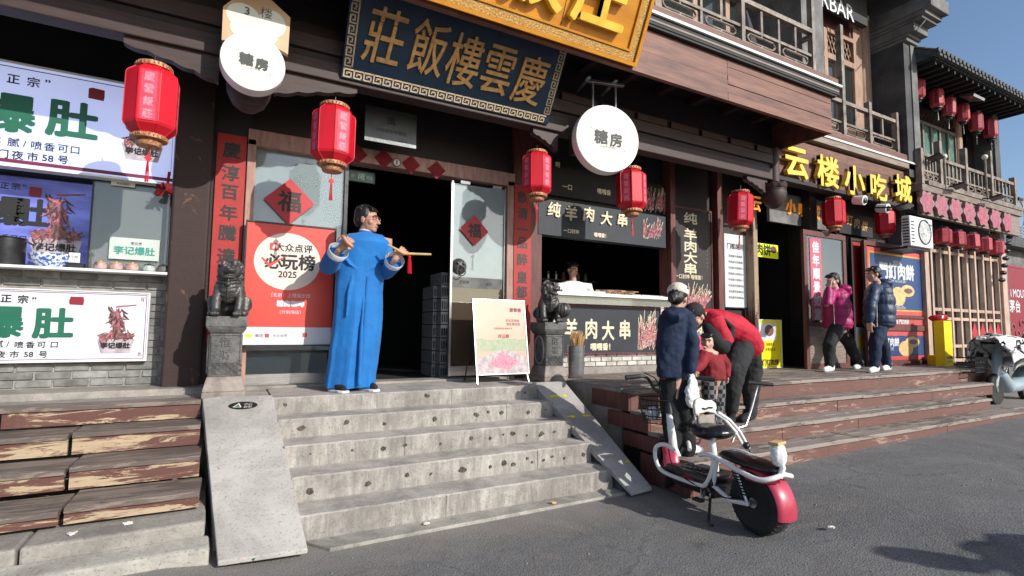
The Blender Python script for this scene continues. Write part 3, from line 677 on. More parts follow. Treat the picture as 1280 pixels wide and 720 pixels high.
# ================================================================== THIRD BUILDING
C = thing('lantern_restaurant_building', 'far tiled restaurant building with lantern rows under its roof and balcony', 'building', (13.5,5.4,PZ))
YC = 4.98; YU = 5.45
part('side_wall', [(11.2,11.4,5.1,9,.7,6.6),(15.25,15.5,4.98,9,.2,6.4)], 'grey_render', C)
part('corner_pier', [(15.05,15.30,4.92,5.3,4.0,6.4)], 'dark_render', C)
part('wall', [(11.4,15.25,5.14,5.3,3.1,4.0)], 'charcoal', C)
part('back_wall', [(11.4,15.25,6.3,6.4,.7,6.5)], 'interior', C)
part('upper_wall', [(11.2,15.3,YU+.06,YU+.2,4.1,6.6)], 'charcoal', C)
for x in (11.25,12.1,14.6): 
    obj('column', MB().lathe((x,YU,0), [(.11,4.1),(.11,6.4)], 14), 'tan_wood', C, smooth=True)
def far_window(x0,x1,z0,z1,y,n,par,glass='teal_window'):
    f = part('window_frame', [(x0,x1,y-.03,y+.03,z0,z0+.07),(x0,x1,y-.03,y+.03,z1-.07,z1)]+[(x0+(x1-x0)*k/n-.03,x0+(x1-x0)*k/n+.03,y-.035,y+.03,z0,z1) for k in range(n+1)], 'grey_wood', par)
    for k in range(n): part('pane', [(x0+(x1-x0)*k/n+.03,x0+(x1-x0)*(k+1)/n-.03,y,y+.01,z0+.07,z1-.07)], glass, f)
far_window(11.38,12.0,4.75,5.95,YU,2,C); far_window(12.25,14.5,4.75,5.95,YU,6,C)
lat = MB()
for k in range(38): lat.cbox((11.4+k*.085,YU-.02,6.08), (.016,.016,.22), ry=.6 if k%2 else -.6)
obj('lattice', lat, 'red_wood', C)
part('balcony_floor', [(10.95,15.35,4.62,5.6,3.96,4.08)], 'grey_wood', C)
part('balcony_beam', [(11.15,15.35,4.6,4.66,4.08,4.16)], 'rail_wood', C)
pc = [10.98,11.7,12.75,13.9,15.05]
for a,b in zip(pc,pc[1:]): rail_bay(a+.04,b-.04,4.1,4.68,4.66,C,n=3)
pieces('balcony_post', [(x-.045,x+.045,4.61,4.71,4.08,(4.74,5.0,5.05,5.2,4.8)[i]) for i,x in enumerate(pc)], 'rail_wood', C)
pieces('rail', [(15.05,15.1,4.7,5.3,4.63,4.68),(15.05,15.1,4.7,5.3,4.2,4.23),(15.05,15.1,4.7,5.3,4.4,4.43)], 'rail_wood', C)
# ground-floor window wall of pale timber
wx0, wx1 = 11.95, 14.95
fr = []
n = 8
for k in range(n+1): x = wx0+(wx1-wx0)*k/n; pieces('window_post', [(x-.035,x+.035,4.95,5.03,PZ,3.15)], 'pale_timber', C)
pieces('window_rail', [(wx0,wx1,4.96,5.02,z,z+.06) for z in (.80,1.08,1.62,1.80,2.95,3.1)], 'pale_timber', C)
part('window_pane', [(wx0,wx1,5.035,5.045,.84,3.1)], 'clear_glass', C)
part('door_post', [(11.45,11.60,4.85,5.05,PZ,3.3),(14.97,15.2,4.9,5.1,PZ,3.6)], 'pale_timber', C)
dm = MB()
for k in range(4,8):
    x = wx0+(wx1-wx0)*(k+.5)/n; dm.add([(x-.13,4.955,1.38),(x,4.955,1.16),(x+.13,4.955,1.38),(x,4.955,1.60)], [(0,1,2,3)])
obj('paper_diamond', dm, 'fu_red', C)
# roof: tile courses with round eave tiles
ry0, ry1, rz0, rz1 = 4.35, 7.2, 6.48, 8.2
part('soffit', [(11.15,15.75,4.42,5.7,6.40,6.44)], 'charcoal', C)
mb = MB().add([(11.1,ry0,rz0),(15.8,ry0,rz0),(15.8,ry1,rz1),(11.1,ry1,rz1),(11.1,ry0+.05,rz0-.05),(15.8,ry0+.05,rz0-.05),(15.8,ry1,rz1-.05),(11.1,ry1,rz1-.05)], [(0,1,2,3),(7,6,5,4),(0,4,5,1),(1,5,6,2),(3,2,6,7),(0,3,7,4)])
obj('roof', mb, 'roof_tile', C)
mb = MB(); mb2 = MB(); k = 0; x = 11.12
while x < 15.78:
    sl = (rz1-rz0)/(ry1-ry0)
    for j in range(14):
        ya = ry0-.03+j*.2; yb = ya+.21
        rs = []
        for (yy,r) in ((ya,.048),(yb,.04)):
            zz = rz0+(yy-ry0)*sl+.02; rs.append([Vector((x+math.cos(a)*r,yy,zz+math.sin(a)*r)) for a in [i*math.pi/5 for i in range(6)]])
        mb.rings(rs)
    mb2.lathe((x,ry0-.035,rz0+.03), [(.001,0),(.052,0),(.052,.03),(.001,.03)], 10, M=Matrix.Rotation(-math.pi/2,3,'X'))
    mb2.cbox((x+.08,ry0-.01,rz0-.035), (.1,.02,.05), ry=0)
    x += .16
obj('roof_tile', mb, 'roof_tile', C, kind='stuff', smooth=True); obj('eave_tile', mb2, 'roof_tile', C, kind='stuff')
pieces('rafter', [(x,x+.06,4.45,5.5,6.33,6.395) for x in [11.25+.25*i for i in range(18)]], 'charcoal', C)
# far wall and roofs at the end of the street
D = thing('far_grey_building', 'low dark grey building at the end of the street behind the red poster', 'building', (17.5,7,.2))
part('wall', [(15.6,24,5.5,9,.1,3.5)], 'grey_render', D); part('roof', [(15.5,24,5.2,9,3.5,3.75)], 'roof_tile', D)
D2 = thing('far_tiled_roof_house', 'distant low tiled roof beyond the grey building at the street end', 'building', (24,8,.2))
part('wall', [(19.5,30,6,11,.1,3.4)], 'dark_render', D2)
obj('roof', MB().add([(19,5.4,3.4),(30,5.4,3.4),(30,8,4.6),(19,8,4.6)], [(0,1,2,3)]), 'roof_tile', D2)
# ================================================================== LANTERNS
def make_lantern(name, label, group, w=.40, h=.50, trim='gold_trim', red='lantern_red', tassel=True, writing=True, wt='pale_print'):
    t = thing(name, label, 'lantern', group=group)       # origin at the centre of the body
    r = w/2/math.cos(math.pi/8)
    mb = MB(); ph = math.pi/8
    mb.lathe((0,0,0), [(r*.62,-h*.5),(r*.96,-h*.39),(r*1.0,-h*.35),(r*1.0,h*.35),(r*.96,h*.39),(r*.62,h*.5)], 8, ph=ph)
    obj('lantern_body', mb, red, t, local=True, bev=.006)
    mb = MB()
    for k in range(8):
        a = ph+2*math.pi*k/8; c, s = math.cos(a), math.sin(a)
        mb.tube([(c*r*z[0],s*r*z[0],z[1]*h) for z in ((.63,-.5),(.97,-.39),(1.008,-.35),(1.008,.35),(.97,.39),(.63,.5))], .0045, 5)
    obj('ribs', mb, red, t, local=True)
    for s in (1,-1):
        mb = MB().lathe((0,0,s*h*.53), [(r*.60,-h*.035),(r*.68,-h*.03),(r*.68,h*.03),(r*.60,h*.035)], 16)
        for k in range(26):
            a = 2*math.pi*k/26; mb.ball((math.cos(a)*r*.685,math.sin(a)*r*.685,s*h*.53), (.006,.006,.012), 4)
        obj('trim_ring', mb, trim, t, local=True, smooth=True)
    obj('base_cap', MB().lathe((0,0,0), [(r*.1,-h*.66),(r*.46,-h*.655),(r*.50,-h*.60),(r*.42,-h*.56),(r*.42,-h*.54)], 16), trim, t, local=True, smooth=True)
    obj('hook', MB().tube([(0,0,h*.5),(0,0,h*.72)], .006, 6), 'dark_metal', t, local=True)
    if writing:
        for k in (5,7,1,3):      # a strip of pale brush writing on every second face
            a = ph+2*math.pi*(k+.0)/8+math.pi/8
            n = Vector((math.cos(a),math.sin(a),0)); rt = Vector((0,0,1)).cross(n)
            fr = frame(n*(w/2+.0015), rt, (0,0,1))
            mb = MB(); rect(mb, fr, -w*.155,w*.155,-h*.36,h*.36, .002); obj('writing_strip', mb, wt, t, local=True)
            mb = MB()
            for i,ch in enumerate('慶雲飯莊'): letters(mb, ch, fr, 0, h*(.27-.18*i), w*.2, off=.004, lift=.004, exact=True)
            obj('writing', mb, 'pale_ink', t, local=True)
    if tassel:
        mb = MB().tube([(0,0,-h*.66),(0,0,-h*.78)], .004, 5)
        mb.add([(0,-.004,-h*.76),(.026,-.004,-h*.82),(0,-.004,-h*.88),(-.026,-.004,-h*.82),(0,.006,-h*.76),(.026,.006,-h*.82),(0,.006,-h*.88),(-.026,.006,-h*.82)], [(0,1,2,3),(7,6,5,4),(0,4,5,1),(1,5,6,2),(2,6,7,3),(3,7,4,0)])
        for k in range(7):
            a = k*.9; mb.tube([(.004*math.cos(a),.004*math.sin(a),-h*.87),(.009*math.cos(a),.009*math.sin(a),-h*1.0),(.012*math.cos(a+.3),.012*math.sin(a),-h*1.17)], .0028, 4)
        obj('tassel', mb, 'lantern_red', t, local=True)
    return t
mat('pale_print', (.74,.06,.12), (.62,.02,.06), 14, .5, bmp=0)
mat('pale_ink', (.74,.28,.32), (.66,.10,.16), 40, .5, bmp=0)
mat('dark_ink_red', (.25,.01,.02), (.18,.01,.02), 30, .5, bmp=0)
L0 = make_lantern('red_lantern', 'large octagonal red lantern hanging in front of the white tripe sign', 'big red lanterns under the main eave', .335, .50)
def at_eave(x, y, Y): return P(x, y, Y=Y)
lan = [((190,129),4.50,(.92,.92,1.0),0.0,None),
 ((417,170),4.60,.97,.3,'big red lantern hanging left of the blue plaque above the man in blue'),
 ((671,218),4.74,.90,.25,'big red lantern hanging below the right end of the blue plaque'),
 ((789,238),4.80,.98,.5,'big red lantern partly behind the round white sign'),
 ((925,262),4.72,.93,.9,'big red lantern hanging over the white menu board, left of the carved bud')]
for i,((x,y),Y,sc,rz,lb) in enumerate(lan):
    p = P(x,y,Y=Y)
    if i == 0: L0.location = p; L0.rotation_euler = (0,0,rz-.02); L0.scale = sc
    else: dup(L0, p, rz, lb, sc)
for i,((x,y),Y,sc,rz,lb) in enumerate([((1042,266),4.86,.90,.2,'red lantern below the yellow sign, above the open glazed door'),((1106,278),4.86,.86,.4,'red lantern below the right end of the yellow sign, beside the air conditioner')]):
    l = dup(L0, P(x,y,Y=Y), rz, lb, sc); l['group'] = 'red lanterns under the yellow sign'
    for c in list(l.children):
        if c.name.startswith('tassel') or c.name.startswith('writing'): bpy.data.objects.remove(c)
L1 = make_lantern('faded_lantern', 'faded red lantern under the tiled roof, nearest to the grey party wall', 'faded lanterns under the tiled roof', .40, .50, 'dark_metal', 'lantern_old', True, True, 'lantern_old')
L1.scale = (.56,.56,.80)
for c in list(L1.children):
    if c.name.startswith('writing') and 'strip' not in c.name: c.data.materials.clear(); c.data.materials.append(MATS['dark_ink_red'])
    if c.name.startswith('tassel'): c.data.materials.clear(); c.data.materials.append(MATS['offwhite'])
ords = ['nearest','second','third','fourth','fifth','rightmost and farthest']
for i,(x,y,s) in enumerate(((1147,112,1.0),(1171,123,1.0),(1186,134,1),(1203,141,1),(1220,153,1.05),(1238,161,1.1))):
    p = P(x,y,Y=4.95); lb = 'faded red lantern under the tiled roof, %s along the upper floor' % ords[i]
    if i == 0: L1.location = p; L1['label'] = lb
    else: dup(L1, p, i*.25, lb, (.56*s,.56*s,.80*s))
for i,(x,y,s) in enumerate(((1178,296,1.0),(1196,299,1.0),(1214,302,1),(1229,306,1),(1244,310,1))):
    l = dup(L1, P(x,y,Y=4.72), .2*i, 'faded red lantern under the far balcony, %s above the lattice window' % (['leftmost','second from left','middle','second from right','rightmost'][i]), (.66,.66,.62))
    l['group'] = 'faded lanterns under the far balcony'
    for c in list(l.children):
        if c.name.startswith('tassel'): bpy.data.objects.remove(c)
# ================================================================== SIGNS, left shop
def board(name, label, cat, fr, x0,x1,y0,y1, depth, face, frame_m=None, fw=.02, group=None, base=None):
    o = fr @ Vector(((x0+x1)/2,y0,0)); t = thing(name, label, cat, o, group=group)
    mb = MB().prism([(x0,y0),(x1,y0),(x1,y1),(x0,y1)], fr, -depth, 0); obj('panel', mb, face, t)
    if frame_m:
        for (a,b,c,d) in ((x0-fw,x1+fw,y1,y1+fw),(x0-fw,x1+fw,y0-fw,y0),(x0-fw,x0,y0,y1),(x1,x1+fw,y0,y1)):
            obj('frame', MB().prism([(a,c),(b,c),(b,d),(a,d)], fr, -depth-.01, .012), frame_m, t)
    return t
mat('lightbox_blue', (.50,.56,.86), (.42,.48,.80), .8, .5, bmp=0, emit=.62)
mat('lightbox_violet', (.16,.20,.62), (.05,.05,.22), 2.2, .5, bmp=0, emit=.35, stretch=(.6,1,2.4))
mat('panel_white', (.70,.70,.74), (.62,.63,.69), 1.2, .5, bmp=0)
mat('print_green', (.008,.13,.075), (.005,.11,.06), 6, .5, bmp=0)
mat('seal_red', (.28,.01,.025), (.22,.01,.02), 6, .5, bmp=0)
mat('print_maroon', (.20,.01,.05), (.15,.01,.04), 6, .5, bmp=0)
mat('meat', (.25,.12,.10), (.08,.035,.03), 34, .5, 0, .3, 50)
mat('meat_pink', (.55,.16,.20), (.12,.025,.03), 26, .5, 0, 0)
mat('bowl_print', (.55,.50,.52), (.32,.24,.28), 9, .5, bmp=0)
mat('blue_white_china', (.75,.78,.85), (.05,.12,.42), 38, .25, bmp=0, lo=.46, hi=.52)
def tripe_bowl(par, fr, cx, cy, s, dark=False):
    mb = MB(); poly(mb, fr, [(cx-s*.5,cy),(cx+s*.5,cy+.0),(cx+s*.40,cy-s*.46),(cx-s*.38,cy-s*.46)], .003); obj('bowl_picture', mb, 'bowl_print', par)
    q = random.Random(3); ms = [MB(),MB(),MB()]
    pts = [(cx+s*.46*math.cos(a), cy+s*(.22*math.sin(a))) for a in [k*math.pi/14 for k in range(15)]]
    poly(ms[0], fr, pts, .004)
    def ribbon(m_, x, y, a, L_, w_, k):
        n = 6; L1 = []; L2 = []
        for i in range(n+1):
            t_ = i/n; a2 = a+q_c*t_; xx = x+math.cos(a2)*L_*t_; yy = y+math.sin(a2)*L_*t_; wd = w_*math.sin(math.pi*(.12+.8*t_)); L1.append((xx-math.sin(a2)*wd, yy+math.cos(a2)*wd)); L2.append((xx+math.sin(a2)*wd, yy-math.cos(a2)*wd))
        for i in range(n): poly(m_, fr, [L2[i],L2[i+1],L1[i+1],L1[i]], .005+k*.00003)
    for k in range(90):
        q_c = q.uniform(-1.6,1.6); x = q.uniform(-.42,.42); ribbon(ms[k%3], cx+x*s, cy+s*q.uniform(.02,.24*(1-abs(x)*1.3)+.04), q.uniform(0,6.28), s*q.uniform(.08,.2), s*.022, k)
    if dark != 'flat':
        for k in range(70):
            q_c = q.uniform(-.7,.7); t_ = q.random(); x = q.gauss(0,.05+.09*t_); ribbon(ms[k%3], cx+x*s, cy+s*(.25+.85*t_), -1.57+q.uniform(-.5,.5), s*q.uniform(.2,.36), s*.026, k+90)
        poly(ms[2], fr, [(cx-.05*s,cy+1.1*s),(cx+.5*s,cy+1.16*s),(cx+.5*s,cy+1.13*s),(cx-.05*s,cy+1.04*s)], .0045)
    for m_,nm in zip(ms, ('meat','meat_dark','meat_pink')): obj('tripe_picture', m_, nm, par, kind='stuff')
    put_text('lettering', [('李记爆肚', cx, cy-s*.2, s*.20, .002)], fr, 'ink', par, lift=.011)
fr = frame((-.5,5.50,0))     # sign face plane of the tripe shop; x runs from -2.9 to 0
t1 = board('tripe_shop_sign', 'wide backlit white sign with green characters at the top of the left shop', 'sign', fr, -2.95,-.012,2.63,3.455,.10,'lightbox_blue','white_paint',.018)
mb = MB(); rect(mb, fr, -2.95,-.012,2.645,2.675,.002); obj('stripe', mb, 'print_maroon', t1)
mb = MB(); rect(mb, fr, -2.95,-.012,3.425,3.432,.002); rect(mb, fr, -.03,-.027,2.7,3.42,.002); obj('line', mb, 'ink', t1)
def fp(x, y, fr_, Y): q = P(x,y,Y=Y); return q.x+.5, q.z
def put_px(par, mt, Y, fr_, items, name='lettering', **kw):
    its = []
    for body,x,y,s,*o in items:
        a, b = fp(x,y,fr_,Y); its.append((body,a,b,s,*(o or [s*.02])))
    return put_text(name, its, fr_, mt, par, **kw)
put_px(t1, 'print_green', 5.5, fr, [('爆',10,140,.33,.012),('肚',91,150,.33,.012)], sx=1.05, shear=0)
put_px(t1, 'ink', 5.5, fr, [('正',17,99,.085,.002),('宗',42,103,.085,.002),('”',60,102,.09,.002),('不',-6,176,.075,.001),('腻',17,178,.075,.001),('/',31,180,.07,.001),('喷',46,182,.075,.001),('香',62,184,.075,.001),('可',79,186,.075,.001),('口',94,188,.075,.001),('门',4,192,.075,.0015),('夜',22,194,.075,.0015),('市',41,196,.075,.0015),('58',60,198,.075,.0015),('号',79,200,.075,.0015)])
a,b = fp(121,118,fr,5.5); mb = MB(); poly(mb, fr, [(a-.055,b-.045),(a+.05,b-.05),(a+.055,b-.02),(a+.053,b+.045),(a-.03,b+.052),(a-.056,b+.04)], .003); obj('seal', mb, 'seal_red', t1)
a,b = fp(178,186,fr,5.5); tripe_bowl(t1, fr, a, b+.03, .30, 'flat')
# lower white panel on the brick apron
fr2 = frame((-.5,5.565,0))
t2 = board('tripe_shop_sign', 'sunlit white sign with green characters on the grey brick below the tripe counter', 'sign', fr2, -2.9,-.135,1.055,1.635,.03,'panel_white','white_paint',.008)
mb = MB(); rect(mb, fr2, -2.9,-.15,1.068,1.073,.002); rect(mb, fr2, -2.9,-.15,1.617,1.622,.002); rect(mb, fr2, -.155,-.15,1.07,1.62,.0025)
for (cx,cy,sx,sy) in ((-.19,1.60,1,-1),(-.19,1.09,1,1)):
    for q in ((0,.0,.03,.004),(0,.018,.02,.004),(.0,.0,.004,.035),(.012,.01,.004,.03)):
        rect(mb, fr2, cx+q[0], cx+q[0]+q[2], min(cy+sy*q[1],cy+sy*(q[1]+q[3])), max(cy+sy*q[1],cy+sy*(q[1]+q[3])), .0032)
obj('border', mb, 'print_maroon', t2)
put_px(t2, 'print_green', 5.565, fr2, [('爆',3,402,.26,.010),('肚',67,404,.26,.010)])
put_px(t2, 'ink', 5.565, fr2, [('正',8,373,.07,.002),('宗',29,374,.07,.002),('”',43,373,.07,.002),('腻',-2,430,.06,.001),('/',10,430,.06,.001),('喷',24,431,.058,.001),('香',38,431,.058,.001),('可',52,431,.058,.001),('口',68,431,.058,.001),('夜',1,443,.06,.001),('市',18,443,.06,.001),('58',36,443,.06,.001),('号',54,443,.06,.001)])
a,b = fp(96,376,fr2,5.565); mb = MB(); poly(mb, fr2, [(a-.045,b-.032),(a+.045,b-.035),(a+.05,b),(a+.044,b+.034),(a-.04,b+.034),(a-.05,b)], .003); obj('seal', mb, 'seal_red', t2)
a,b = fp(145,424,fr2,5.565); tripe_bowl(t2, fr2, a, b, .26)
# counter and hatch
ct = thing('serving_counter', 'white edged serving counter along the tripe shop hatch', 'counter', (-2,5.6,1.80))
obj('counter_top', MB().box(-3.9,-.49,5.42,5.95,1.80,1.822), 'white_paint', ct, bev=.004)
obj('counter_base', MB().box(-3.9,-.52,5.85,5.9,1.3,1.80), 'charcoal', ct)
fr3 = frame((-.5,5.80,0))
q0, q1 = P(-60,300,Y=5.8), P(111,300,Y=5.8)
t3 = board('inner_menu_screen', 'dim violet backlit picture of a tripe bowl behind the hatch, above the counter', 'screen', fr3, -2.6, q1.x+.5, 1.83, 2.60, .05, 'lightbox_violet', 'black_plastic', .02)
put_px(t3, 'ink', 5.8, fr3, [('爆',8,263,.25,.010),('肚',40,266,.25,.010),('正',6,232,.06,.001),('宗',20,233,.06,.001),('”',31,232,.06,.001),('喷香可口',12,297,.055,.001)])
a,b = fp(44,240,fr3,5.8); mb = MB(); poly(mb, fr3, [(a-.04,b-.04),(a+.04,b-.045),(a+.045,b),(a+.04,b+.04),(a-.035,b+.042)], .003); obj('seal', mb, 'seal_red', t3)
a,b = fp(70,299,fr3,5.8); tripe_bowl(t3, fr3, a, b, .36)
# sliding glass of the hatch with a paper sign, trim and the pots
hw = thing('hatch_window', 'grey glass pane of the tripe shop hatch beside the dark pillar', 'window', (-.8,5.55,1.822))
gx0 = P(113,300,Y=5.6).x
obj('pane', MB().box(gx0,-.52,5.60,5.608,1.83,2.60), 'grey_glass', hw)
obj('window_edge', MB().box(-.545,-.53,5.585,5.60,1.83,2.60), 'white_paint', hw)
obj('window_edge', MB().box(gx0-.012,gx0,5.59,5.615,1.83,2.60), 'black_plastic', hw)
fr4 = frame((-.5,5.57,0)); a,b = fp(170,313,fr4,5.57)
mat('paper_green', (.55,.60,.56), (.48,.54,.50), 5, .6, bmp=0); mat('print_teal', (.03,.30,.22), (.03,.26,.2), 5, .6, bmp=0)
ps = board('paper_sign', 'pale green paper sign with teal characters leaning behind the small pots on the counter', 'sign', fr4, a-.19,a+.17,b-.085,b+.105,.004,'paper_green')
put_text('lettering', [('李记爆肚', a-.01, b-.005, .075, .002)], fr4, 'print_teal', ps); put_text('lettering', [('老北京', a, b+.06, .028, 0)], fr4, 'ink', ps)
a,b = fp(154,230,fr4,5.57); ns = board('name_tag', 'little white name strip hanging just below the big tripe sign', 'sign', fr4, a-.085,a+.085,b-.02,b+.02,.01,'offwhite')
put_text('lettering', [('李记爆肚', a, b, .024, 0)], fr4, 'ink', ns)
mat('pot_pink', (.58,.36,.34), (.4,.2,.18), 20, .4); mat('pot_green', (.45,.52,.47), (.3,.38,.33), 20, .4)
for i,(x,lb) in enumerate(((125,'small pink sauce pot leftmost in the row on the counter'),(145,'small pink sauce pot on the tripe counter, second of the row'),(165,'small pink sauce pot in the middle of the row on the tripe counter'),(186,'small greenish sauce pot on the tripe counter, fourth of the row'),(204,'small grey sauce pot at the right end of the tripe counter'))):
    p = P(x,338,Y=5.5); t = thing('sauce_pot', lb, 'pot', (p.x,5.5,1.822), group='sauce pots on the tripe counter'); s = 1.0
    obj('pot', MB().lathe((p.x,5.5,1.822), [(.028,0),(.045,.01),(.05,.035),(.04,.052),(.04,.056)], 16), 'pot_pink' if i < 3 else ('pot_green' if i == 3 else 'pedestal_stone'), t, smooth=True)
    obj('lid', MB().lathe((p.x,5.5,1.878), [(.042,0),(.036,.008),(.012,.012),(.010,.02),(.003,.022)], 16), 'dark_metal' if i > 2 else 'dull_gold', t, smooth=True)
p = P(67,325,Y=5.62); t = thing('china_bowl', 'blue and white china bowl on the counter under the violet screen', 'bowl', (p.x,5.62,1.822))
obj('bowl', MB().lathe((p.x,5.62,1.822), [(.08,0),(.10,.012),(.155,.07),(.165,.115),(.158,.115),(.145,.07),(.07,.03)], 28), 'blue_white_china', t, smooth=True)
p = P(95,315,Y=5.55); t = thing('price_card', 'small white card on a dark block beside the china bowl', 'card', (p.x,5.55,1.822))
obj('block', MB().box(p.x-.05,p.x+.06,5.53,5.6,1.822,1.87), 'dark_metal', t); obj('card', MB().box(p.x-.04,p.x+.035,5.52,5.527,1.872,1.955), 'offwhite', t, bev=.003)
put_text('lettering', [('小份', p.x, 1.92, .025, 0)], frame((0,5.519,0)), 'ink', t)
p = P(8,318,Y=5.6); t = thing('stock_pot', 'dark steel stock pot with a hooked ladle at the left end of the counter', 'pot', (p.x,5.6,1.822))
obj('pot', MB().lathe((p.x,5.6,1.822), [(.11,0),(.115,.01),(.115,.22),(.122,.225),(.118,.23)], 22), 'dark_metal', t, smooth=True); obj('ladle', MB().tube([(p.x+.12,5.58,2.03),(p.x+.17,5.56,2.0),(p.x+.17,5.56,1.96),(p.x+.2,5.56,2.02)], .008, 6), 'steel', t, smooth=True)
# red paper tassel ornament at the corner of the big sign
p = P(205,238,Y=5.42); t = thing('red_silk_flower', 'dark red silk ribbon flower at the lower right corner of the tripe sign', 'decoration', (p.x,5.42,p.z-.08))
mb = MB(); q = random.Random(5)
for k in range(26):
    a = q.uniform(0,6.28); e = q.uniform(-1,1); d = Vector((math.cos(a)*math.cos(e),.6*math.sin(a)*math.cos(e),math.sin(e))); c = Vector((p.x,5.42,p.z)); s = q.uniform(.07,.11); n2 = d.cross(Vector((q.random(),q.random(),q.random()))).normalized()
    mb.add([c,c+d*s*.6+n2*.03,c+d*s,c+d*s*.6-n2*.03], [(0,1,2,3)])
obj('petals', mb, 'cloth_dark_red', t); obj('ribbon', MB().tube([(p.x+.02,5.42,p.z),(p.x+.03,5.42,p.z+.17)], .012, 5), 'cloth_dark_red', t)
# ================================================================== SIGNS, main door
mat('couplet_ink', (.012,.01,.01), (.008,.006,.006), 5, .5, bmp=0)
def couplet(name, label, x0, x1, z0, z1, chars, zc):
    fr = frame((0,5.50,0)); t = thing(name, label, 'couplet', ((x0+x1)/2,5.5,z0), group='red door couplets')
    obj('board', MB().box(x0,x1,5.50,5.525,z0,z1), 'couplet_red', t)
    put_text('lettering', [(c,(x0+x1)/2,z,.155,.004) for c,z in zip(chars,zc)], fr, 'couplet_ink', t)
couplet('red_couplet', 'tall red couplet board with black characters beside the dark pillar, behind the left lion', -.18,.065,1.20,3.17,'慶淳百年騰達興', [P(285,y,Y=5.5).z for y in (187,216,240,266,291,320,350)])
couplet('red_couplet', 'tall red couplet board right of the door, above the right lion', 2.985,3.235,1.20,3.13,'飲清一品醉皇都', [P(648,y,Y=5.5).z for y in (246,266,286,303,324,346,365)])
# fu diamonds
def fu(label, x, z, Y, s, m='fu_red', parent=None):
    fr = frame((x,Y,z)); t = thing('fu_paper', label, 'paper decoration', (x,Y,z-s), group='red diamond fu papers')
    obj('paper', MB().prism([(0,-s),(s,0),(0,s),(-s,0)], fr, -.004, 0), m, t)
    mb = MB(); letters(mb, '福', fr, 0, 0, s*.95, off=.006, lift=.002, exact=True)
    obj('lettering', mb, 'couplet_ink', t)
p = P(362,252,Y=5.55); fu('red diamond fu paper on the glass above the red award poster', p.x, p.z, 5.55, .235)
dA = P(566,300,Y=5.45).x; dB = 2.88
p = P(596,287,Y=5.47); fu('red diamond fu paper on the glass door right of the doorway', p.x, p.z, 5.535, .185)
for i,(x,y,lb) in enumerate(((447,192,'small dim red diamond paper on the door lintel, behind the lantern'),(480,198,'small dim red diamond paper on the door lintel, left of the round badge'),(514,205,'small dim red diamond paper on the door lintel, right of the round badge'),(546,212,'small dim red diamond paper on the lintel, farthest right of them'))):
    p = P(x,y,Y=5.49); t = thing('fu_pennant', lb, 'paper decoration', (p.x,5.49,p.z-.1), group='small papers on the lintel')
    obj('paper', MB().prism([(0,-.11),(.105,0),(0,.10),(-.105,0)], frame((p.x,5.49,p.z)), -.004, 0), 'cloth_dark_red', t)
p = P(496,203,Y=5.48); t = thing('round_badge', 'small round black and white badge on the door lintel', 'badge', (p.x,5.48,p.z))
mb = MB(); disc(mb, frame((p.x,5.485,p.z)), 0,0,.045,lift=.004); obj('badge', mb, 'black_plastic', t); mb = MB(); disc(mb, frame((p.x,5.485,p.z)), 0,0,.036,lift=.005); obj('badge_face', mb, 'offwhite', t); mb = MB(); rect(mb, frame((p.x,5.485,p.z)), -.006,.006,-.025,.025,.006); obj('badge_mark', mb, 'ink', t)
# open glass door
gd = thing('glass_door', 'folded open glass door with a lion head handle, right of the dark doorway', 'door', (2.55,5.55,PZ))
obj('pane', MB().box(2.215,2.88,5.56,5.572,1.93,3.05), 'door_glass', gd); obj('pane', MB().box(2.215,2.88,5.56,5.572,.93,1.928), 'brown_glass', gd)
for a in ((2.19,2.215,.82,3.07),(2.88,2.895,.82,3.07)): obj('door_edge', MB().box(a[0],a[1],5.54,5.59,a[2],a[3]), 'steel', gd)
obj('kick_plate', MB().box(2.215,2.88,5.55,5.585,.82,.93), 'steel', gd)
for xx in (2.3,2.72): obj('hinge_clip', MB().box(xx,xx+.12,5.54,5.59,3.05,3.085), 'steel', gd)
fz = frame((0,5.555,0)); p = P(574,333,Y=5.55)
mb = MB().lathe((p.x,5.555,p.z), [(.001,.06),(.05,.05),(.085,.02),(.095,0),(.095,-.005)], 20, M=Matrix.Rotation(math.pi/2,3,'X')); 
for a in (-.035,.035): mb.ball((p.x+a,5.50,p.z+.03), .018, 6)
mb.ball((p.x,5.49,p.z-.005), (.025,.025,.02), 7); obj('lion_knocker', mb, 'statue_stone', gd, smooth=True)
obj('knocker_ring', MB().tube([(p.x+math.cos(k*math.pi/10)*.055,5.49,p.z-.06+math.sin(k*math.pi/10)*.055) for k in range(20)], .007, 6, loop=True), 'dark_metal', gd, smooth=True)
p = P(590,353,Y=5.56); put_text('lettering', [('慶雲樓', p.x-.1,p.z,.04,0),('飯莊', p.x+.22,p.z-.01,.04,0)], frame((0,5.556,0)), 'dark_metal', gd)
mb = MB(); rect(mb, frame((0,5.558,0)), 2.23,2.87,P(590,360,Y=5.56).z,P(590,347,Y=5.56).z,.0); obj('frosted_band', mb, 'grey_render', gd)
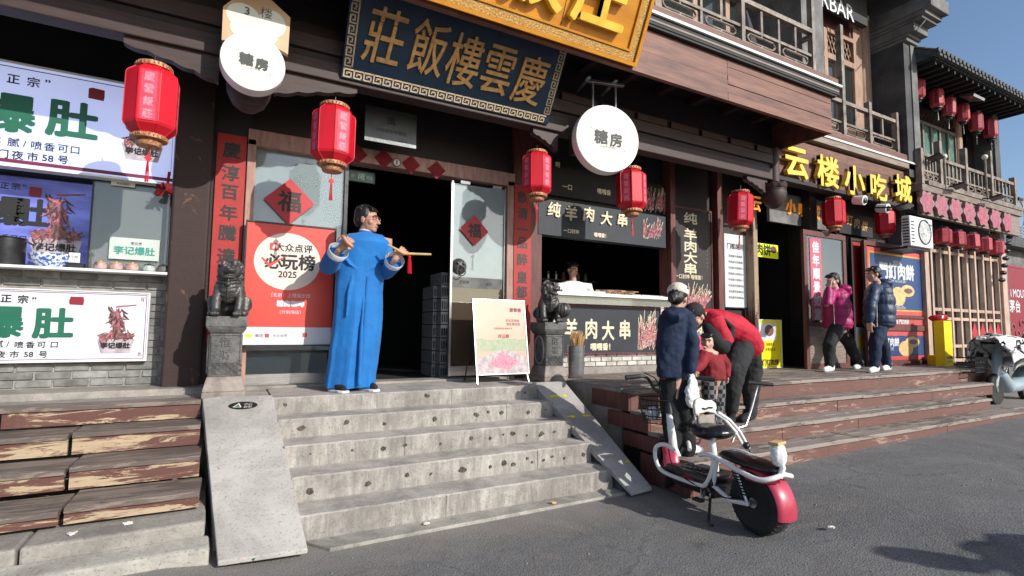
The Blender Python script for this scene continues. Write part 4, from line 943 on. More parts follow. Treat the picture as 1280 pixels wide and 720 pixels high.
# hex bracket sign and round signs
def round_sign(name, label, c, r, rz=0, dia=None):
    t = thing(name, label, 'sign', (c.x,c.y,c.z-r), group='round white lamp signs')
    fr = frame((0,0,0), (math.cos(rz),math.sin(rz),0)); fr.translation = c
    M = fr.to_3x3()
    obj('drum', MB().lathe(c, [(.001,-.13),(r*.985,-.13),(r,-.12),(r,-.012),(r*.985,0),(.001,0)], 56, M=M), 'white_paint', t, smooth=True)
    mb = MB(); disc(mb, fr, 0,0,r*.97,n=48,lift=.0015); obj('lit_face', mb, 'lamp_white', t)
    mat('sign_grey', (.045,.05,.045), (.025,.03,.028), 40, .6, bmp=0)
    put_text('lettering', [('糖',-r*.22,r*.02,r*.44,.006),('房',r*.25,-.03*r,r*.42,.006),('「',-r*.52,r*.22,r*.16,0),('」',r*.52,-r*.3,r*.16,0)], fr, 'sign_grey', t, lift=.003)
    put_text('lettering', [('SUGAR HOUSE',-.02*r,-r*.26,r*.075,0)], fr, 'grey_render', t, lift=.003)
    return t, fr
c = P(760,173,Y=4.30); t,_ = round_sign('round_sign', 'round white lit drum sign hanging on two steel rods at the skewer shop', c, .37, -.22)
p = P(760,104,Y=4.30); dz = 3.98
for s in (-.13,.13): obj('rod', MB().tube([(c.x+s,c.y+.06-s*.25,c.z+.25),(c.x+s,c.y+.06-s*.25,p.z+.02)], .012, 8), 'steel', t, smooth=True)
obj('bracket', MB().cbox((c.x,c.y+.06,p.z+.025), (.46,.05,.03), -.25), 'steel', t, bev=.003)
obj('bracket', MB().cbox((c.x-.16,c.y+.24,p.z+.045), (.04,.40,.02), -.25), 'steel', t, bev=.003); obj('bracket', MB().cbox((c.x+.14,c.y+.16,p.z+.045), (.04,.40,.02), -.25), 'steel', t, bev=.003)
c = P(317,77,Y=4.35); t,fr = round_sign('round_sign', 'round white lit drum sign under a hexagonal panel, left of the blue plaque', c, .228, .05)
mat('hex_orange', (.62,.42,.24), (.5,.3,.16), 3, .5, bmp=0)
pts = [P(x,y,Y=4.38) for x,y in ((279,10),(307,0),(330,0),(362,22),(360,70),(340,60),(278,48))]
frh = frame((c.x,4.38,c.z)); px_ = [(q.x-c.x,q.z-c.z) for q in (P(277,50,Y=4.38),P(279,8,Y=4.38),P(300,-8,Y=4.38),P(335,-4,Y=4.38),P(363,22,Y=4.38),P(360,68,Y=4.38),P(330,50,Y=4.38))]
t = thing('hexagonal_sign', 'hexagonal tan panel with white circles above the left round sign', 'sign', (c.x,4.38,c.z))
obj('panel', MB().prism(px_, frh, -.05, 0), 'hex_orange', t)
mb = MB(); disc(mb, frh, P(304,20,Y=4.38).x-c.x, P(304,20,Y=4.38).z-c.z, .115,.10, lift=.002); disc(mb, frh, P(340,30,Y=4.38).x-c.x, P(340,30,Y=4.38).z-c.z, .10,.11, lift=.0025); disc(mb, frh, P(318,40,Y=4.38).x-c.x, P(318,40,Y=4.38).z-c.z, .17,.10, lift=.003); obj('circles', mb, 'lamp_white', t)
a = P(309,14,Y=4.38); b_ = P(333,17,Y=4.38); put_text('lettering', [('3',a.x-c.x,a.z-c.z,.085,.002),('楼',b_.x-c.x,b_.z-c.z,.09,0)], frh, 'grey_render', t, lift=.005)
# blue plaque with fret border, tilted forward
bl = Vector((.765,4.64,3.565)); tiltv = Vector((0,-.36,.62)).normalized(); Wp, Hp = 2.16, .86
frp = frame(bl, (1,0,0), tiltv)
t = thing('blue_plaque', 'long dark blue plaque with gold characters and a key fret border over the door', 'plaque', bl)
obj('panel', MB().prism([(0,0),(Wp,0),(Wp,Hp),(0,Hp)], frp, -.06, 0), 'plaque_blue', t)
mat('fret_cream', (.66,.52,.34), (.5,.38,.24), 20, .5, bmp=0)
mb = MB(); u = .0125
def fret(mb, fr, x0, y0, dx, dy, n, flip=False):
    # one key: strokes on a 7 x 6 grid, repeated along the border
    for k in range(n):
        for (a,b,c,d) in ((0,0,6,1),(5,0,6,4),(2,3,6,4),(2,2,3,4),(0,5,7,6),(0,1,1,6)):
            if dx: X0, X1, Y0, Y1 = x0+(k*7+a)*u, x0+(k*7+c)*u, y0+b*u, y0+d*u
            else: X0, X1, Y0, Y1 = x0+b*u, x0+d*u, y0+(k*7+a)*u, y0+(k*7+c)*u
            mb.prism([(X0,Y0),(X1,Y0),(X1,Y1),(X0,Y1)], fr, 0, .006)
fret(mb, frp, .012, .012, 1, 0, int((Wp-.03)/(7*u))); fret(mb, frp, .012, .10, 0, 1, 8); fret(mb, frp, Wp-.088, .10, 0, 1, 8)
obj('fret_border', mb, 'fret_cream', t)
for i,(ch,x,y) in enumerate((('莊',481,46),('飯',536,60),('樓',580,76),('雲',622,88),('慶',662,100))):
    # pixel to board plane
    d = ray(x,y); n_ = frp.to_3x3().col[2]; tt = (frp.translation-Vector((0,0,CZ))).dot(n_)/d.dot(n_); q = Vector((0,0,CZ))+d*tt; l = frp.inverted() @ q
    mb = MB(); letters(mb, ch, frp, l.x, l.y, .41, ext=.010, off=.0028, lift=.010, exact=True, shear=.15, sx=.86, sy=1.22); obj('character', mb, 'dull_gold', t)
# gold lacquer sign, tilted
bl = Vector((-1.05,3.93,4.045)); tl = Vector((0,-.3,.62)).normalized(); Wg, Hg = 4.57, 1.05
frg = frame(bl, (1,0,0), tl)
t = thing('gold_sign', 'huge orange lacquer sign with thick gold characters hung on the fascia boards', 'sign', bl)
obj('panel', MB().prism([(0,0),(Wg,0),(Wg,Hg),(0,Hg)], frg, -.09, 0), 'orange_lacquer', t, bev=.004)
for (a,b,c,d) in ((.0,Wg,0,.035),(.0,Wg,Hg-.035,Hg),(0,.035,.035,Hg-.035),(Wg-.035,Wg,.035,Hg-.035)): obj('rim', MB().prism([(a,c),(b,c),(b,d),(a,d)], frg, .001, .035), 'orange_lacquer', t)
mb = MB()
for (a,b,c,d) in ((.04,Wg-.04,.04,.115),(.04,.115,.115,Hg-.12),(Wg-.115,Wg-.04,.115,Hg-.12)): mb.prism([(a,c),(b,c),(b,d),(a,d)], frg, .001, .012)
obj('relief_band', mb, 'gold_relief', t)
for (a,b,c,d) in ((.12,Wg-.12,.12,.14),(Wg-.14,Wg-.12,.14,Hg-.14),(.12,.14,.14,Hg-.14)): obj('inner_moulding', MB().prism([(a,c),(b,c),(b,d),(a,d)], frg, .001, .022), 'orange_lacquer', t)
mb = MB().prism([(3.62,.14),(3.626,.14),(3.626,.9),(3.62,.9)], frg, .0005, .002); obj('joint', mb, 'dark_wood', t)
for i,ch in enumerate('庆云楼饭庄'):
    mb = MB(); letters(mb, ch, frg, 3.96-.715*(4-i), .53, .66, ext=.035, off=.011, lift=.04, exact=True, sx=.98, sy=1.0); obj('character', mb, 'bright_gold', t)
# grey plaque above the lintel
fr = frame((0,5.15,0)); p0, p1 = P(457,133,Y=5.15), P(520,186,Y=5.15)
t = board('grey_plaque', 'dull steel plaque in shade between the lantern and the blue plaque', 'plaque', fr, p0.x,p1.x,p1.z+.0,p1.z+.36,.02,'plaque_grey')
cx = (p0.x+p1.x)/2; put_text('lettering', [('風',cx+.0,p1.z+.24,.09,.001),('中华老字号餐馆',cx,p1.z+.13,.045,0),('二〇一〇',cx+.12,p1.z+.05,.025,0)], fr, 'ink', t)
# exit sign in the doorway
fr = frame((0,5.7,0)); p = P(448,221,Y=5.7)
t = board('exit_sign', 'dim green unlit exit plate high in the dark doorway', 'sign', fr, p.x-.11,p.x+.17,p.z-.05,p.z+.06,.02,'teal_window','dark_metal',.008)
put_text('lettering', [('闭',p.x+.03,p.z+.005,.075,.001),('店',p.x-.06,p.z+.005,.04,.0),('营业',p.x+.12,p.z+.005,.035,.0)], fr, 'offwhite', t)
# red award poster in a black frame in front of the glass
fr = frame((0,5.40,0)); p0, p1 = P(308,275,Y=5.40), P(415,432,Y=5.40); x0,x1,z0,z1 = p0.x+.012,p1.x-.012,p1.z+.012,P(308,275,Y=5.4).z-.012
t = board('award_poster', 'red framed poster with a cream circle and the year 2025 beside the man in blue', 'poster', fr, x0,x1,z0,z1,.03,'poster_red','black_plastic',.014)
mb = MB(); rect(mb, fr, x0,x1,z0,z0+.165,.0015); obj('footer', mb, 'panel_white', t)
cx = P(360,327,Y=5.4).x; cz = P(360,327,Y=5.4).z
mat('cream_print', (.78,.66,.56), (.74,.62,.52), 3, .5, bmp=0)
mb = MB(); disc(mb, fr, cx, cz, .295,.275, n=48, lift=.002); obj('circle', mb, 'cream_print', t)
put_text('lettering', [('大众点评',cx+.05,cz+.135,.085,.002),('玩榜',cx+.09,cz+.0,.16,.005),('2025',cx+.0,cz-.125,.085,.002)], fr, 'ink', t, lift=.004)
put_text('lettering', [('必',cx-.13,cz-.005,.15,.005)], fr, 'ink', t, lift=.004)
mb = MB(); poly(mb, fr, [(cx-.235,cz+.02),(cx-.16,cz-.065),(cx+.0,cz+.065),(cx-.16,cz-.03),(cx-.225,cz+.03)], .0055); poly(mb, fr, [(cx-.165,cz+.10),(cx-.085,cz+.10),(cx-.085,cz+.17),(cx-.165,cz+.17)], .004); obj('red_mark', mb, 'poster_red', t)
mb = MB(); poly(mb, fr, [(cx-.145,cz+.115),(cx-.125,cz+.115),(cx-.12,cz+.135),(cx-.105,cz+.115),(cx-.10,cz+.15),(cx-.13,cz+.155)], .0055); obj('logo', mb, 'panel_white', t)
put_text('lettering', [('（北京）上榜娱乐馆',cx+.04,z0+.47,.042,.0),('糖房咖啡',cx+.04,z0+.39,.062,.004),('（什刹海店）',cx+.04,z0+.31,.04,0)], fr, 'panel_white', t, lift=.004)
put_text('lettering', [('美团',x0+.14,z0+.085,.035,.0),('大众点评',x0+.32,z0+.085,.032,.0)], fr, 'grey_render', t, lift=.004)
mb = MB(); rect(mb, fr, x0+.03,x0+.08,z0+.07,z0+.10,.0045); obj('yellow_mark', mb, 'yellow_plastic', t)
mb = MB(); rect(mb, fr, x0+.19,x0+.225,z0+.068,z0+.103,.0045); rect(mb, fr, x0+.52,x0+.56,z0+.072,z0+.112,.0045); obj('red_mark', mb, 'poster_red', t)
# ================================================================== SIGNS, skewer shop
mat('print_black', (.014,.020,.030), (.008,.012,.018), 4, .6, bmp=0)
mat('print_cream', (.74,.66,.48), (.62,.52,.34), 20, .5, bmp=0)
def skewers(par, fr, cx, cy, w, h, n, ang=-.9, seed=1, spread=.5, name='skewer_picture'):
    q = random.Random(seed); m1 = MB(); m2 = MB()
    for k in range(n):
        a = ang+q.uniform(-spread,spread); L = h*q.uniform(.5,1.0); bx = cx+q.uniform(-.5,.5)*w; by = cy+q.uniform(-.15,.1)*h; dx, dy = math.cos(a), math.sin(a)
        lift = .003+k*.00003
        m1.add([fr@Vector((bx+dx*L*t-dy*s*.004,by+dy*L*t+dx*s*.004,lift)) for t,s in ((0,-1),(1,-1),(1,1),(0,1))], [(0,1,2,3)])
        t = .12
        while t < .8:
            r = q.uniform(.008,.015); disc(m2, fr, bx+dx*L*t, by+dy*L*t, r, r*.8, 6, lift+.0004); t += q.uniform(.05,.09)
    obj(name, m1, 'print_cream', par, kind='stuff'); obj(name, m2, 'meat_pink', par, kind='stuff')
YS = 5.54; fs = frame((0,YS,0))
def Z_(x,y): return P(x,y,Y=YS).z
x0,x1 = P(673,270,Y=YS).x, P(832,290,Y=YS).x; zt_, zb_ = Z_(672,247), Z_(672,292)
t = board('skewer_shop_sign', 'dark grey sign with cream characters above the skewer shop window', 'sign', fs, x0,x1,zb_,zt_,.06,'print_black')
for ch,x,y in (('纯',692,262),('羊',713,267),('肉',735,268),('大',757,273),('串',777,275)):
    p = P(x,y,Y=YS); mb = MB(); letters(mb, ch, fs, p.x, p.z, .20, ext=.01, off=.005, lift=.012, exact=True, shear=.1); obj('character', mb, 'print_cream', t)
its = []
for s,x,y in (('一口封神',714,289),('嘎嘎香！',750,294)): p = P(x,y,Y=YS); its.append((s,p.x,p.z,.062,.002))
put_text('lettering', its, fs, 'print_cream', t); p = P(815,295,Y=YS); skewers(t, fs, p.x, zb_+.14, .35,.28, 22, 1.1, 2)
# second, dimmer sign on the lintel above
t = board('upper_skewer_sign', 'dim upper skewer sign with pictured meat skewers behind the round sign', 'sign', frame((0,5.60,0)), x0,x1,3.10,3.50,.03,'charcoal')
f2 = frame((0,5.60,0)); its = []
for s,x,y in (('一口',709,234),('嘎嘎香',755,240),('啊',697,206)): p = P(x,y,Y=5.6); its.append((s,p.x,p.z,.08,.003))
put_text('lettering', its, f2, 'print_cream', t); p = P(832,232,Y=5.6); skewers(t, f2, p.x-.22, 3.12, .45,.36, 34, 1.4, 5, .25)
# counter and low sign
ct = thing('skewer_counter', 'white tiled serving counter with a steel top at the skewer shop', 'counter', (4.5,5.6,1.7))
obj('counter_top', MB().box(3.5,5.56,5.40,6.1,1.79,1.83), 'white_paint', ct, bev=.004); obj('glass_front', MB().box(3.5,5.56,5.46,5.468,1.69,1.79), 'grey_glass', ct)
for k in range(12): obj('steel_tray', MB().box(3.62+k*.16,3.74+k*.16,5.50,5.60,1.70,1.775), 'steel', ct)
x0,x1 = P(702,400,Y=YS).x, P(824,400,Y=YS).x+.03; zt_, zb_ = P(702,385,Y=YS).z, P(702,440,Y=YS).z
fl = frame((0,5.56,0))
t = board('skewer_counter_sign', 'black panel with cream characters and pictured skewers below the skewer counter', 'sign', fl, x0,x1,1.055,1.665,.03,'print_black','print_maroon',.012)
for ch,x,y in (('羊',714,411),('肉',739,411),('大',760,413),('串',781,412)):
    p = P(x,y,Y=5.56); mb = MB(); letters(mb, ch, fl, p.x, p.z, .22, off=.007, lift=.003, exact=True, sy=1.25); obj('character', mb, 'print_cream', t)
p = P(752,440,Y=5.56); put_text('lettering', [('嘎嘎香！',p.x-.02,1.135,.10,.004)], fl, 'print_cream', t); put_text('lettering', [('精品羊肉串大串',p.x,1.215,.03,.0)], fl, 'grey_render', t)
skewers(t, fl, x1-.24, 1.16, .36,.52, 46, 1.35, 3, .45)
# tall vertical board
fv = frame((0,5.60,0)); x0,x1 = P(840,330,Y=5.6).x, P(889,330,Y=5.6).x; z1_, z0_ = 3.2, 1.62
t = board('vertical_skewer_board', 'tall dark board with a column of grey characters beside the skewer shop window', 'sign', fv, x0,x1,z0_,z1_,.03,'dark_wood','red_wood',.03)
for ch,y in zip('纯羊肉大串',(273,293,308,322,336)):
    p = P(863,y,Y=5.6); mb = MB(); letters(mb, ch, fv, p.x, p.z, .20, off=.005, lift=.003, exact=True, sx=1.5,sy=.9); obj('character', mb, 'print_cream', t)
p = P(861,346,Y=5.6); put_text('lettering', [('一口封神 嘎嘎香！',p.x,p.z,.075,.001)], fv, 'print_cream', t)
its = [(c, x1-.09, 2.95-.06*k, .035, 0) for k,c in enumerate('羊肉现切现穿现烤鲜嫩多汁')]; put_text('lettering', its, fv, 'grey_render', t); skewers(t, fv, (x0+x1)/2+.05, 1.70, .42,.42, 60, 1.1, 8, .5)
# board behind the family: grey with skewers
x0,x1 = P(858,430,Y=5.55).x, P(893,430,Y=5.55).x
t = board('small_skewer_board', 'small grey and pink skewer board low on the wall behind the family', 'sign', frame((0,5.585,0)), x0,x1,.95,1.50,.02,'pale_print')
fb = frame((0,5.585,0)); mb = MB(); rect(mb, fb, x0,x1,1.28,1.50,.002); obj('band', mb, 'grey_render', t); put_text('lettering', [('羊肉大',(x0+x1)/2,1.39,.15,.005)], fb, 'print_cream', t, lift=.004); skewers(t, fb, (x0+x1)/2, 1.0, .4,.22, 20, 1.2, 9)
# white menu board
x0,x1 = P(904,340,Y=5.62).x, P(932,340,Y=5.62).x
t = board('white_menu_board', 'tall pale menu board with rows of prices beside the bare wooden post', 'menu', frame((0,5.60,0)), x0,x1,1.74,2.92,.02,'paper_white','dark_metal',.02)
fm = frame((0,5.60,0)); put_text('lettering', [('门框胡同',(x0+x1)/2,2.72,.10,.002)]+[('羊肉串牛肉串¥'+str(5+3*k),(x0+x1)/2,2.56-.095*k,.048,0) for k in range(8)], fm, 'ink', t)
# dish signs inside the dark passage
p0,p1 = P(944,303,Y=5.5), P(973,328,Y=5.5); f5 = frame((0,5.5,0))
mat('menu_yellow', (.72,.78,.02), (.66,.72,.02), 3, .5, bmp=0, emit=.25)
t = board('yellow_hanging_sign', 'yellow green sign with black characters hanging inside the snack hall entrance', 'sign', f5, p0.x,p1.x,p1.z+.06,p0.z,.02,'menu_yellow'); put_text('lettering', [('肉饼',p0.x+.2,(p0.z+p1.z)/2+.04,.20,.006)], f5, 'ink', t); mb = MB(); disc(mb, f5, p1.x-.12,(p0.z+p1.z)/2+.06,.08,.06); obj('dish_picture', mb, 'meat', t)
p0,p1 = P(948,400,Y=5.3), P(977,450,Y=5.3); f5 = frame((0,5.3,0))
t = board('yellow_standing_board', 'yellow poster board with a pie picture standing at the snack hall entrance', 'poster', f5, p0.x,p1.x,.80,p0.z,.03,'yellow_plastic','white_paint',.01)
mb = MB(); rect(mb, f5, p0.x+.02,p1.x-.12,p0.z-.32,p0.z-.05,.002); obj('picture_ground', mb, 'paper_white', t); mb = MB(); disc(mb, f5, (p0.x+p1.x)/2-.02,p0.z-.16,.11,.09,lift=.004); obj('pie_picture', mb, 'meat', t)
put_text('lettering', [('门钉肉饼',(p0.x+p1.x)/2,.88,.10,.003),('皮薄馅大香',(p0.x+p1.x)/2,1.08,.05,0),('现做现卖',(p0.x+p1.x)/2,1.16,.05,0)], f5, 'ink', t)
# ================================================================== SIGNS, snack hall
t = thing('yellow_character_sign', 'row of thick yellow characters mounted on the plank board of the snack hall', 'sign', (9.2,4.78,3.7))
fy = frame((0,4.72,0))
mat('sign_side', (.45,.30,.03), (.36,.24,.02), 5, .5)
for ch,x,y,s in (('云',994,204,.50),('楼',1033,215,.50),('小',1066,226,.50),('吃',1096,234,.46),('城',1127,236,.48)):
    p = P(x,y,Y=4.72); mb = MB(); letters(mb, ch, fy, p.x, p.z, s*1.04, ext=.032, off=.012, lift=.0, exact=True, sx=1.15,sy=1.0); obj('character', mb, 'bright_gold', t)
fi = frame((0,5.25,0)); p0, p1 = P(930,235,Y=5.25), P(1034,262,Y=5.25)
t = board('slate_shop_sign', 'slate grey sign with orange characters in shade under the yellow sign', 'sign', fi, 7.5,p1.x,3.12,3.62,.05,'grey_render')
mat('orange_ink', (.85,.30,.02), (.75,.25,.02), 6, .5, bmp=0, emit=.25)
for ch,x,y in (('云',944,255),('小',987,259),('吃',1003,263),('城',1018,266)): p = P(x,y,Y=5.25); mb = MB(); letters(mb, ch, fi, p.x, p.z, .27, ext=.01, off=.005, lift=.012, exact=True, shear=.15); obj('character', mb, 'orange_ink', t)
p0 = P(1057,278,Y=5.25)
t = board('dark_pie_sign', 'small black sign with brass characters between the two lanterns of the snack hall', 'sign', fi, P(1048,270,Y=5.25).x,P(1090,270,Y=5.25).x,3.12,3.5,.05,'charcoal')
for ch,x,y in (('门',1054,271),('钉',1062,275),('肉',1071,279),('饼',1081,283)): p = P(x,y,Y=5.25); mb = MB(); letters(mb, ch, fi, p.x, p.z, .2, off=.004, lift=.004, exact=True, shear=.2); obj('character', mb, 'dull_gold', t)
# GARBAR canopy
pg = P(1000,12,Y=4.9); fg = frame((0,4.9,0))
t = board('bar_sign', 'black upper floor sign with white capital letters at the top of the snack hall', 'sign', frame((0,5.0,0)), P(985,0,Y=5.0).x,P(1078,8,Y=5.0).x+.15,P(1078,22,Y=5.0).z-.12,P(1078,8,Y=5.0).z+1.0,.1,'charcoal')
fq = frame((0,5.0,0)); pa = P(1050,14,Y=5.0); put_text('lettering', [('SUGARBAR',P(1076,15,Y=5).x-1.28,P(1066,18,Y=5.0).z,.42,.002)], fq, 'white_paint', t)
# door leaves and boards of the snack hall
def leaf(name, label, x0,x1,Y,z0,z1,fm,fw=.07,depth=.05):
    t = thing(name, label, 'door', ((x0+x1)/2,Y,PZ))
    for (a,b,c,d) in ((x0,x1,z1-fw,z1),(x0,x1,z0,z0+fw),(x0,x0+fw,z0+fw,z1-fw),(x1-fw,x1,z0+fw,z1-fw)): obj('door_frame', MB().box(a,b,Y,Y+depth,c,d), fm, t, bev=.004)
    return t
xa, xb = P(1006,350,Y=4.95).x, P(1059,350,Y=4.95).x
t = leaf('glazed_door', 'weathered glazed door leaf with a pink scroll of white characters behind the woman in magenta', xa, xb, 4.95, PZ, 2.98, 'red_wood', .085)
obj('pane', MB().box(xa+.08,xb-.08,4.97,4.98,1.52,2.9), 'grey_glass', t); obj('lower_panel', MB().box(xa+.08,xb-.08,4.965,4.99,.86,1.45), 'grey_wood', t); obj('door_rail', MB().box(xa+.08,xb-.08,4.95,5.0,1.45,1.52), 'red_wood', t)
fd = frame((0,4.962,0)); p = P(1019,300,Y=4.96); mb = MB(); rect(mb, fd, p.x-.15,p.x+.15,1.55,2.86,.001); mat('scroll_pink', (.62,.12,.16), (.5,.08,.12), 4, .5, bmp=0); obj('scroll', mb, 'scroll_pink', t)
put_text('lettering', [(c,p.x,2.72-.215*k,.19,.009) for k,c in enumerate('佳年順景如意')], fd, 'paper_white', t)
xc, xd = P(1062,350,Y=5.1).x, P(1077,350,Y=5.1).x
t = leaf('narrow_glass_door', 'narrow glass door with red decals between the two walkers', xc, xd, 5.05, PZ, 3.0, 'dark_wood', .05)
obj('pane', MB().box(xc+.05,xd-.05,5.07,5.08,1.5,2.95), 'couplet_red', t); obj('lower_panel', MB().box(xc+.05,xd-.05,5.06,5.09,.83,1.45), 'paper_white', t); mb = MB(); disc(mb, frame((0,5.055,0)), (xc+xd)/2, 1.2, .1,.16); obj('decal', mb, 'bright_gold', t)
xa, xb = P(1082,350,Y=4.9).x, P(1161,350,Y=4.9).x
t = leaf('poster_door', 'wide red framed door leaf covered with pie posters behind the man in the puffer', xa, xb, 4.9, PZ, 2.95, 'red_wood', .08)
obj('middle_rail', MB().box(xa+.08,xb-.08,4.9,4.96,1.40,1.50), 'red_wood', t); obj('middle_rail', MB().box(xa+.08,xb-.08,4.9,4.96,1.62,1.66), 'red_wood', t); obj('backing', MB().box(xa+.08,xb-.08,4.93,4.95,.86,2.87), 'red_wood', t)
fd = frame((0,4.925,0))
mat('pink_red', (.60,.09,.09), (.5,.06,.06), 4, .5, bmp=0); mat('poster_blue', (.022,.06,.19), (.018,.05,.16), 3, .45, bmp=0); mat('pie', (.78,.55,.26), (.6,.36,.13), 12, .5, bmp=0)
mb = MB(); rect(mb, fd, xa+.10,xb-.10,1.68,2.85,.001); rect(mb, fd, xa+.10,xb-.10,.88,1.385,.001); rect(mb, fd, xa+.1,xb-.1,1.51,1.61,.001); obj('red_border', mb, 'pink_red', t)
mb = MB(); rect(mb, fd, xa+.17,xb-.17,1.75,2.78,.002); obj('gold_border', mb, 'gold', t)
mb = MB(); rect(mb, fd, xa+.20,xb-.20,1.78,2.75,.003); rect(mb, fd, xa+.18,xb-.18,.95,1.31,.003); obj('blue_print', mb, 'poster_blue', t)
cx = (xa+xb)/2
put_text('lettering', [('門釘肉餅',cx,2.47,.30,.012),('Door nail beef pies',cx,2.29,.075,0),('特色小吃',cx,1.87,.08,.001),('京味·门框胡同百年卤煮',cx,1.81,.045,0),('護國寺',cx,2.62,.09,.001)], fd, 'paper_white', t, lift=.005)
put_text('lettering', [('釘肉餅',cx-.28,1.2,.16,.006),('● 門釘肉餅',cx+.1,1.56,.085,.004),('小吃',cx-.3,1.08,.07,0)], fd, 'paper_white', t, lift=.006)
mb = MB()
for (a,b,r,s) in ((.0,2.02,.25,.17),(.33,2.13,.24,.11),(-.35,2.18,.2,.06),(.18,1.08,.25,.14),(.42,1.2,.25,.1)): disc(mb, fd, cx+a, b, r, s, 20, .006+a*.001)
obj('pie_picture', mb, 'pie', t); mb = MB(); disc(mb, fd, cx+.35,2.13,.15,.05,14,.008); disc(mb, fd, cx+.44,1.2,.15,.045,14,.008); obj('filling_picture', mb, 'meat', t)
# row of pink character plates along the balcony edge of the far restaurant
fc = frame((0,4.62,0)); t = thing('pink_character_sign', 'row of faded pink flower shaped character plates under the far balcony', 'sign', (13,4.62,3.7))
obj('sign_board', MB().box(11.0,15.3,4.66,4.74,3.52,3.97), 'grey_wood', t)
mat('faded_pink', (.50,.12,.17), (.34,.06,.10), 14, .6); mat('faded_pale', (.34,.18,.20), (.24,.10,.12), 12, .6)
for i,(x,y) in enumerate(((1158,257),(1176,261),(1194,267),(1211,273),(1228,277),(1244,282),(1259,286))):
    p = P(x,y,Y=4.62); q = [(math.cos(a)*(.24+.035*math.cos(a*6)), math.sin(a)*(.20+.03*math.cos(a*6))) for a in [k*math.pi/15 for k in range(30)]]
    obj('character_plate', MB().prism([(p.x+a,3.74+b) for a,b in q], fc, -.03, .02), 'faded_pale', t)
    mb = MB(); letters(mb, '老北京炸醬面館'[i], fc, p.x, 3.74, .36, ext=.01, off=.012, lift=.032, exact=True); obj('character', mb, 'faded_pink', t)
# red poster wall at far right
fw_ = frame((0,5.0,0)); p0, p1 = P(1257,345,Y=5.0), P(1300,345,Y=5)
t = board('red_wall_poster', 'large red advertising wall with white lettering at the right edge of the photo', 'poster', fw_, p0.x+.05,p0.x+3,.55,2.9,.06,'seal_red','dark_metal',.03)
mat('ad_red', (.42,.01,.015), (.32,.008,.012), 2, .5, bmp=0); t.children[0].data.materials.clear(); t.children[0].data.materials.append(MATS['ad_red'])
put_text('lettering', [('i MOUTAI',p0.x+.75,2.3,.26,.006),('茅台',p0.x+.40,2.0,.30,.008)], fw_, 'paper_white', t)
mb = MB()
for (a,b) in ((.2,1.5),(.45,1.35),(.7,1.6)): mb.tube([(p0.x+a+math.cos(k*math.pi/8)*.11,4.99,b+math.sin(k*math.pi/8)*.09) for k in range(11)], .012, 5)
obj('ribbon_print', mb, 'faded_pale', t)

for i,o in enumerate([o for o in bpy.data.objects if o.get('category') == 'lantern']):      # each hangs a little differently
    q = random.Random(i); o.rotation_euler[0] = q.uniform(-.035,.035); o.rotation_euler[1] = q.uniform(-.035,.035)
t = thing('display_counter', 'dim glass food counter with small lights inside the snack hall entrance', 'counter', (8.0,6.4,PZ))
obj('cabinet', MB().box(7.55,8.4,6.2,6.8,PZ,1.35), 'dark_metal', t); obj('glass_case', MB().box(7.6,8.35,6.22,6.7,1.352,1.75), 'clear_glass', t)
for k in range(4): obj('dish', MB().lathe((7.7+k*.17,6.4,1.36), [(.02,0),(.07,.03),(.075,.035)], 12), 'offwhite', t, smooth=True)
mat('small_lamp', (1,.9,.7), (1,.85,.6), 3, .5, bmp=0, emit=5)
for x in (7.85,8.02): tl_ = thing('ceiling_bulb', 'small warm bulb glowing deep inside the snack hall, %s of two' % ('left' if x < 7.9 else 'right'), 'lamp', (x,6.9,1.98), group='small bulbs in the snack hall'); obj('bulb', MB().ball((x,6.9,1.98), .022, 8), 'small_lamp', tl_); obj('cord', MB().tube([(x,6.9,2.0),(x,6.9,3.9)], .004, 4), 'black_plastic', tl_)
t = thing('wall_shelf', 'dim shelf of jars on the back wall of the skewer shop', 'shelf', (5.0,8.2,1.6))
for z in (1.9,2.25): obj('shelf_board', MB().box(4.2,6.2,8.0,8.3,z,z+.03), 'grey_wood', t)
q = random.Random(3)
for k in range(22): z = 1.932 if k%2 else 2.282; x = 4.3+k*.085; obj('jar', MB().lathe((x,8.12,z), [(.03,0),(.035,.01),(.035,.10),(.02,.13),(.02,.15)], 8), q.choice(['offwhite','dull_gold','fu_red','steel']), t)
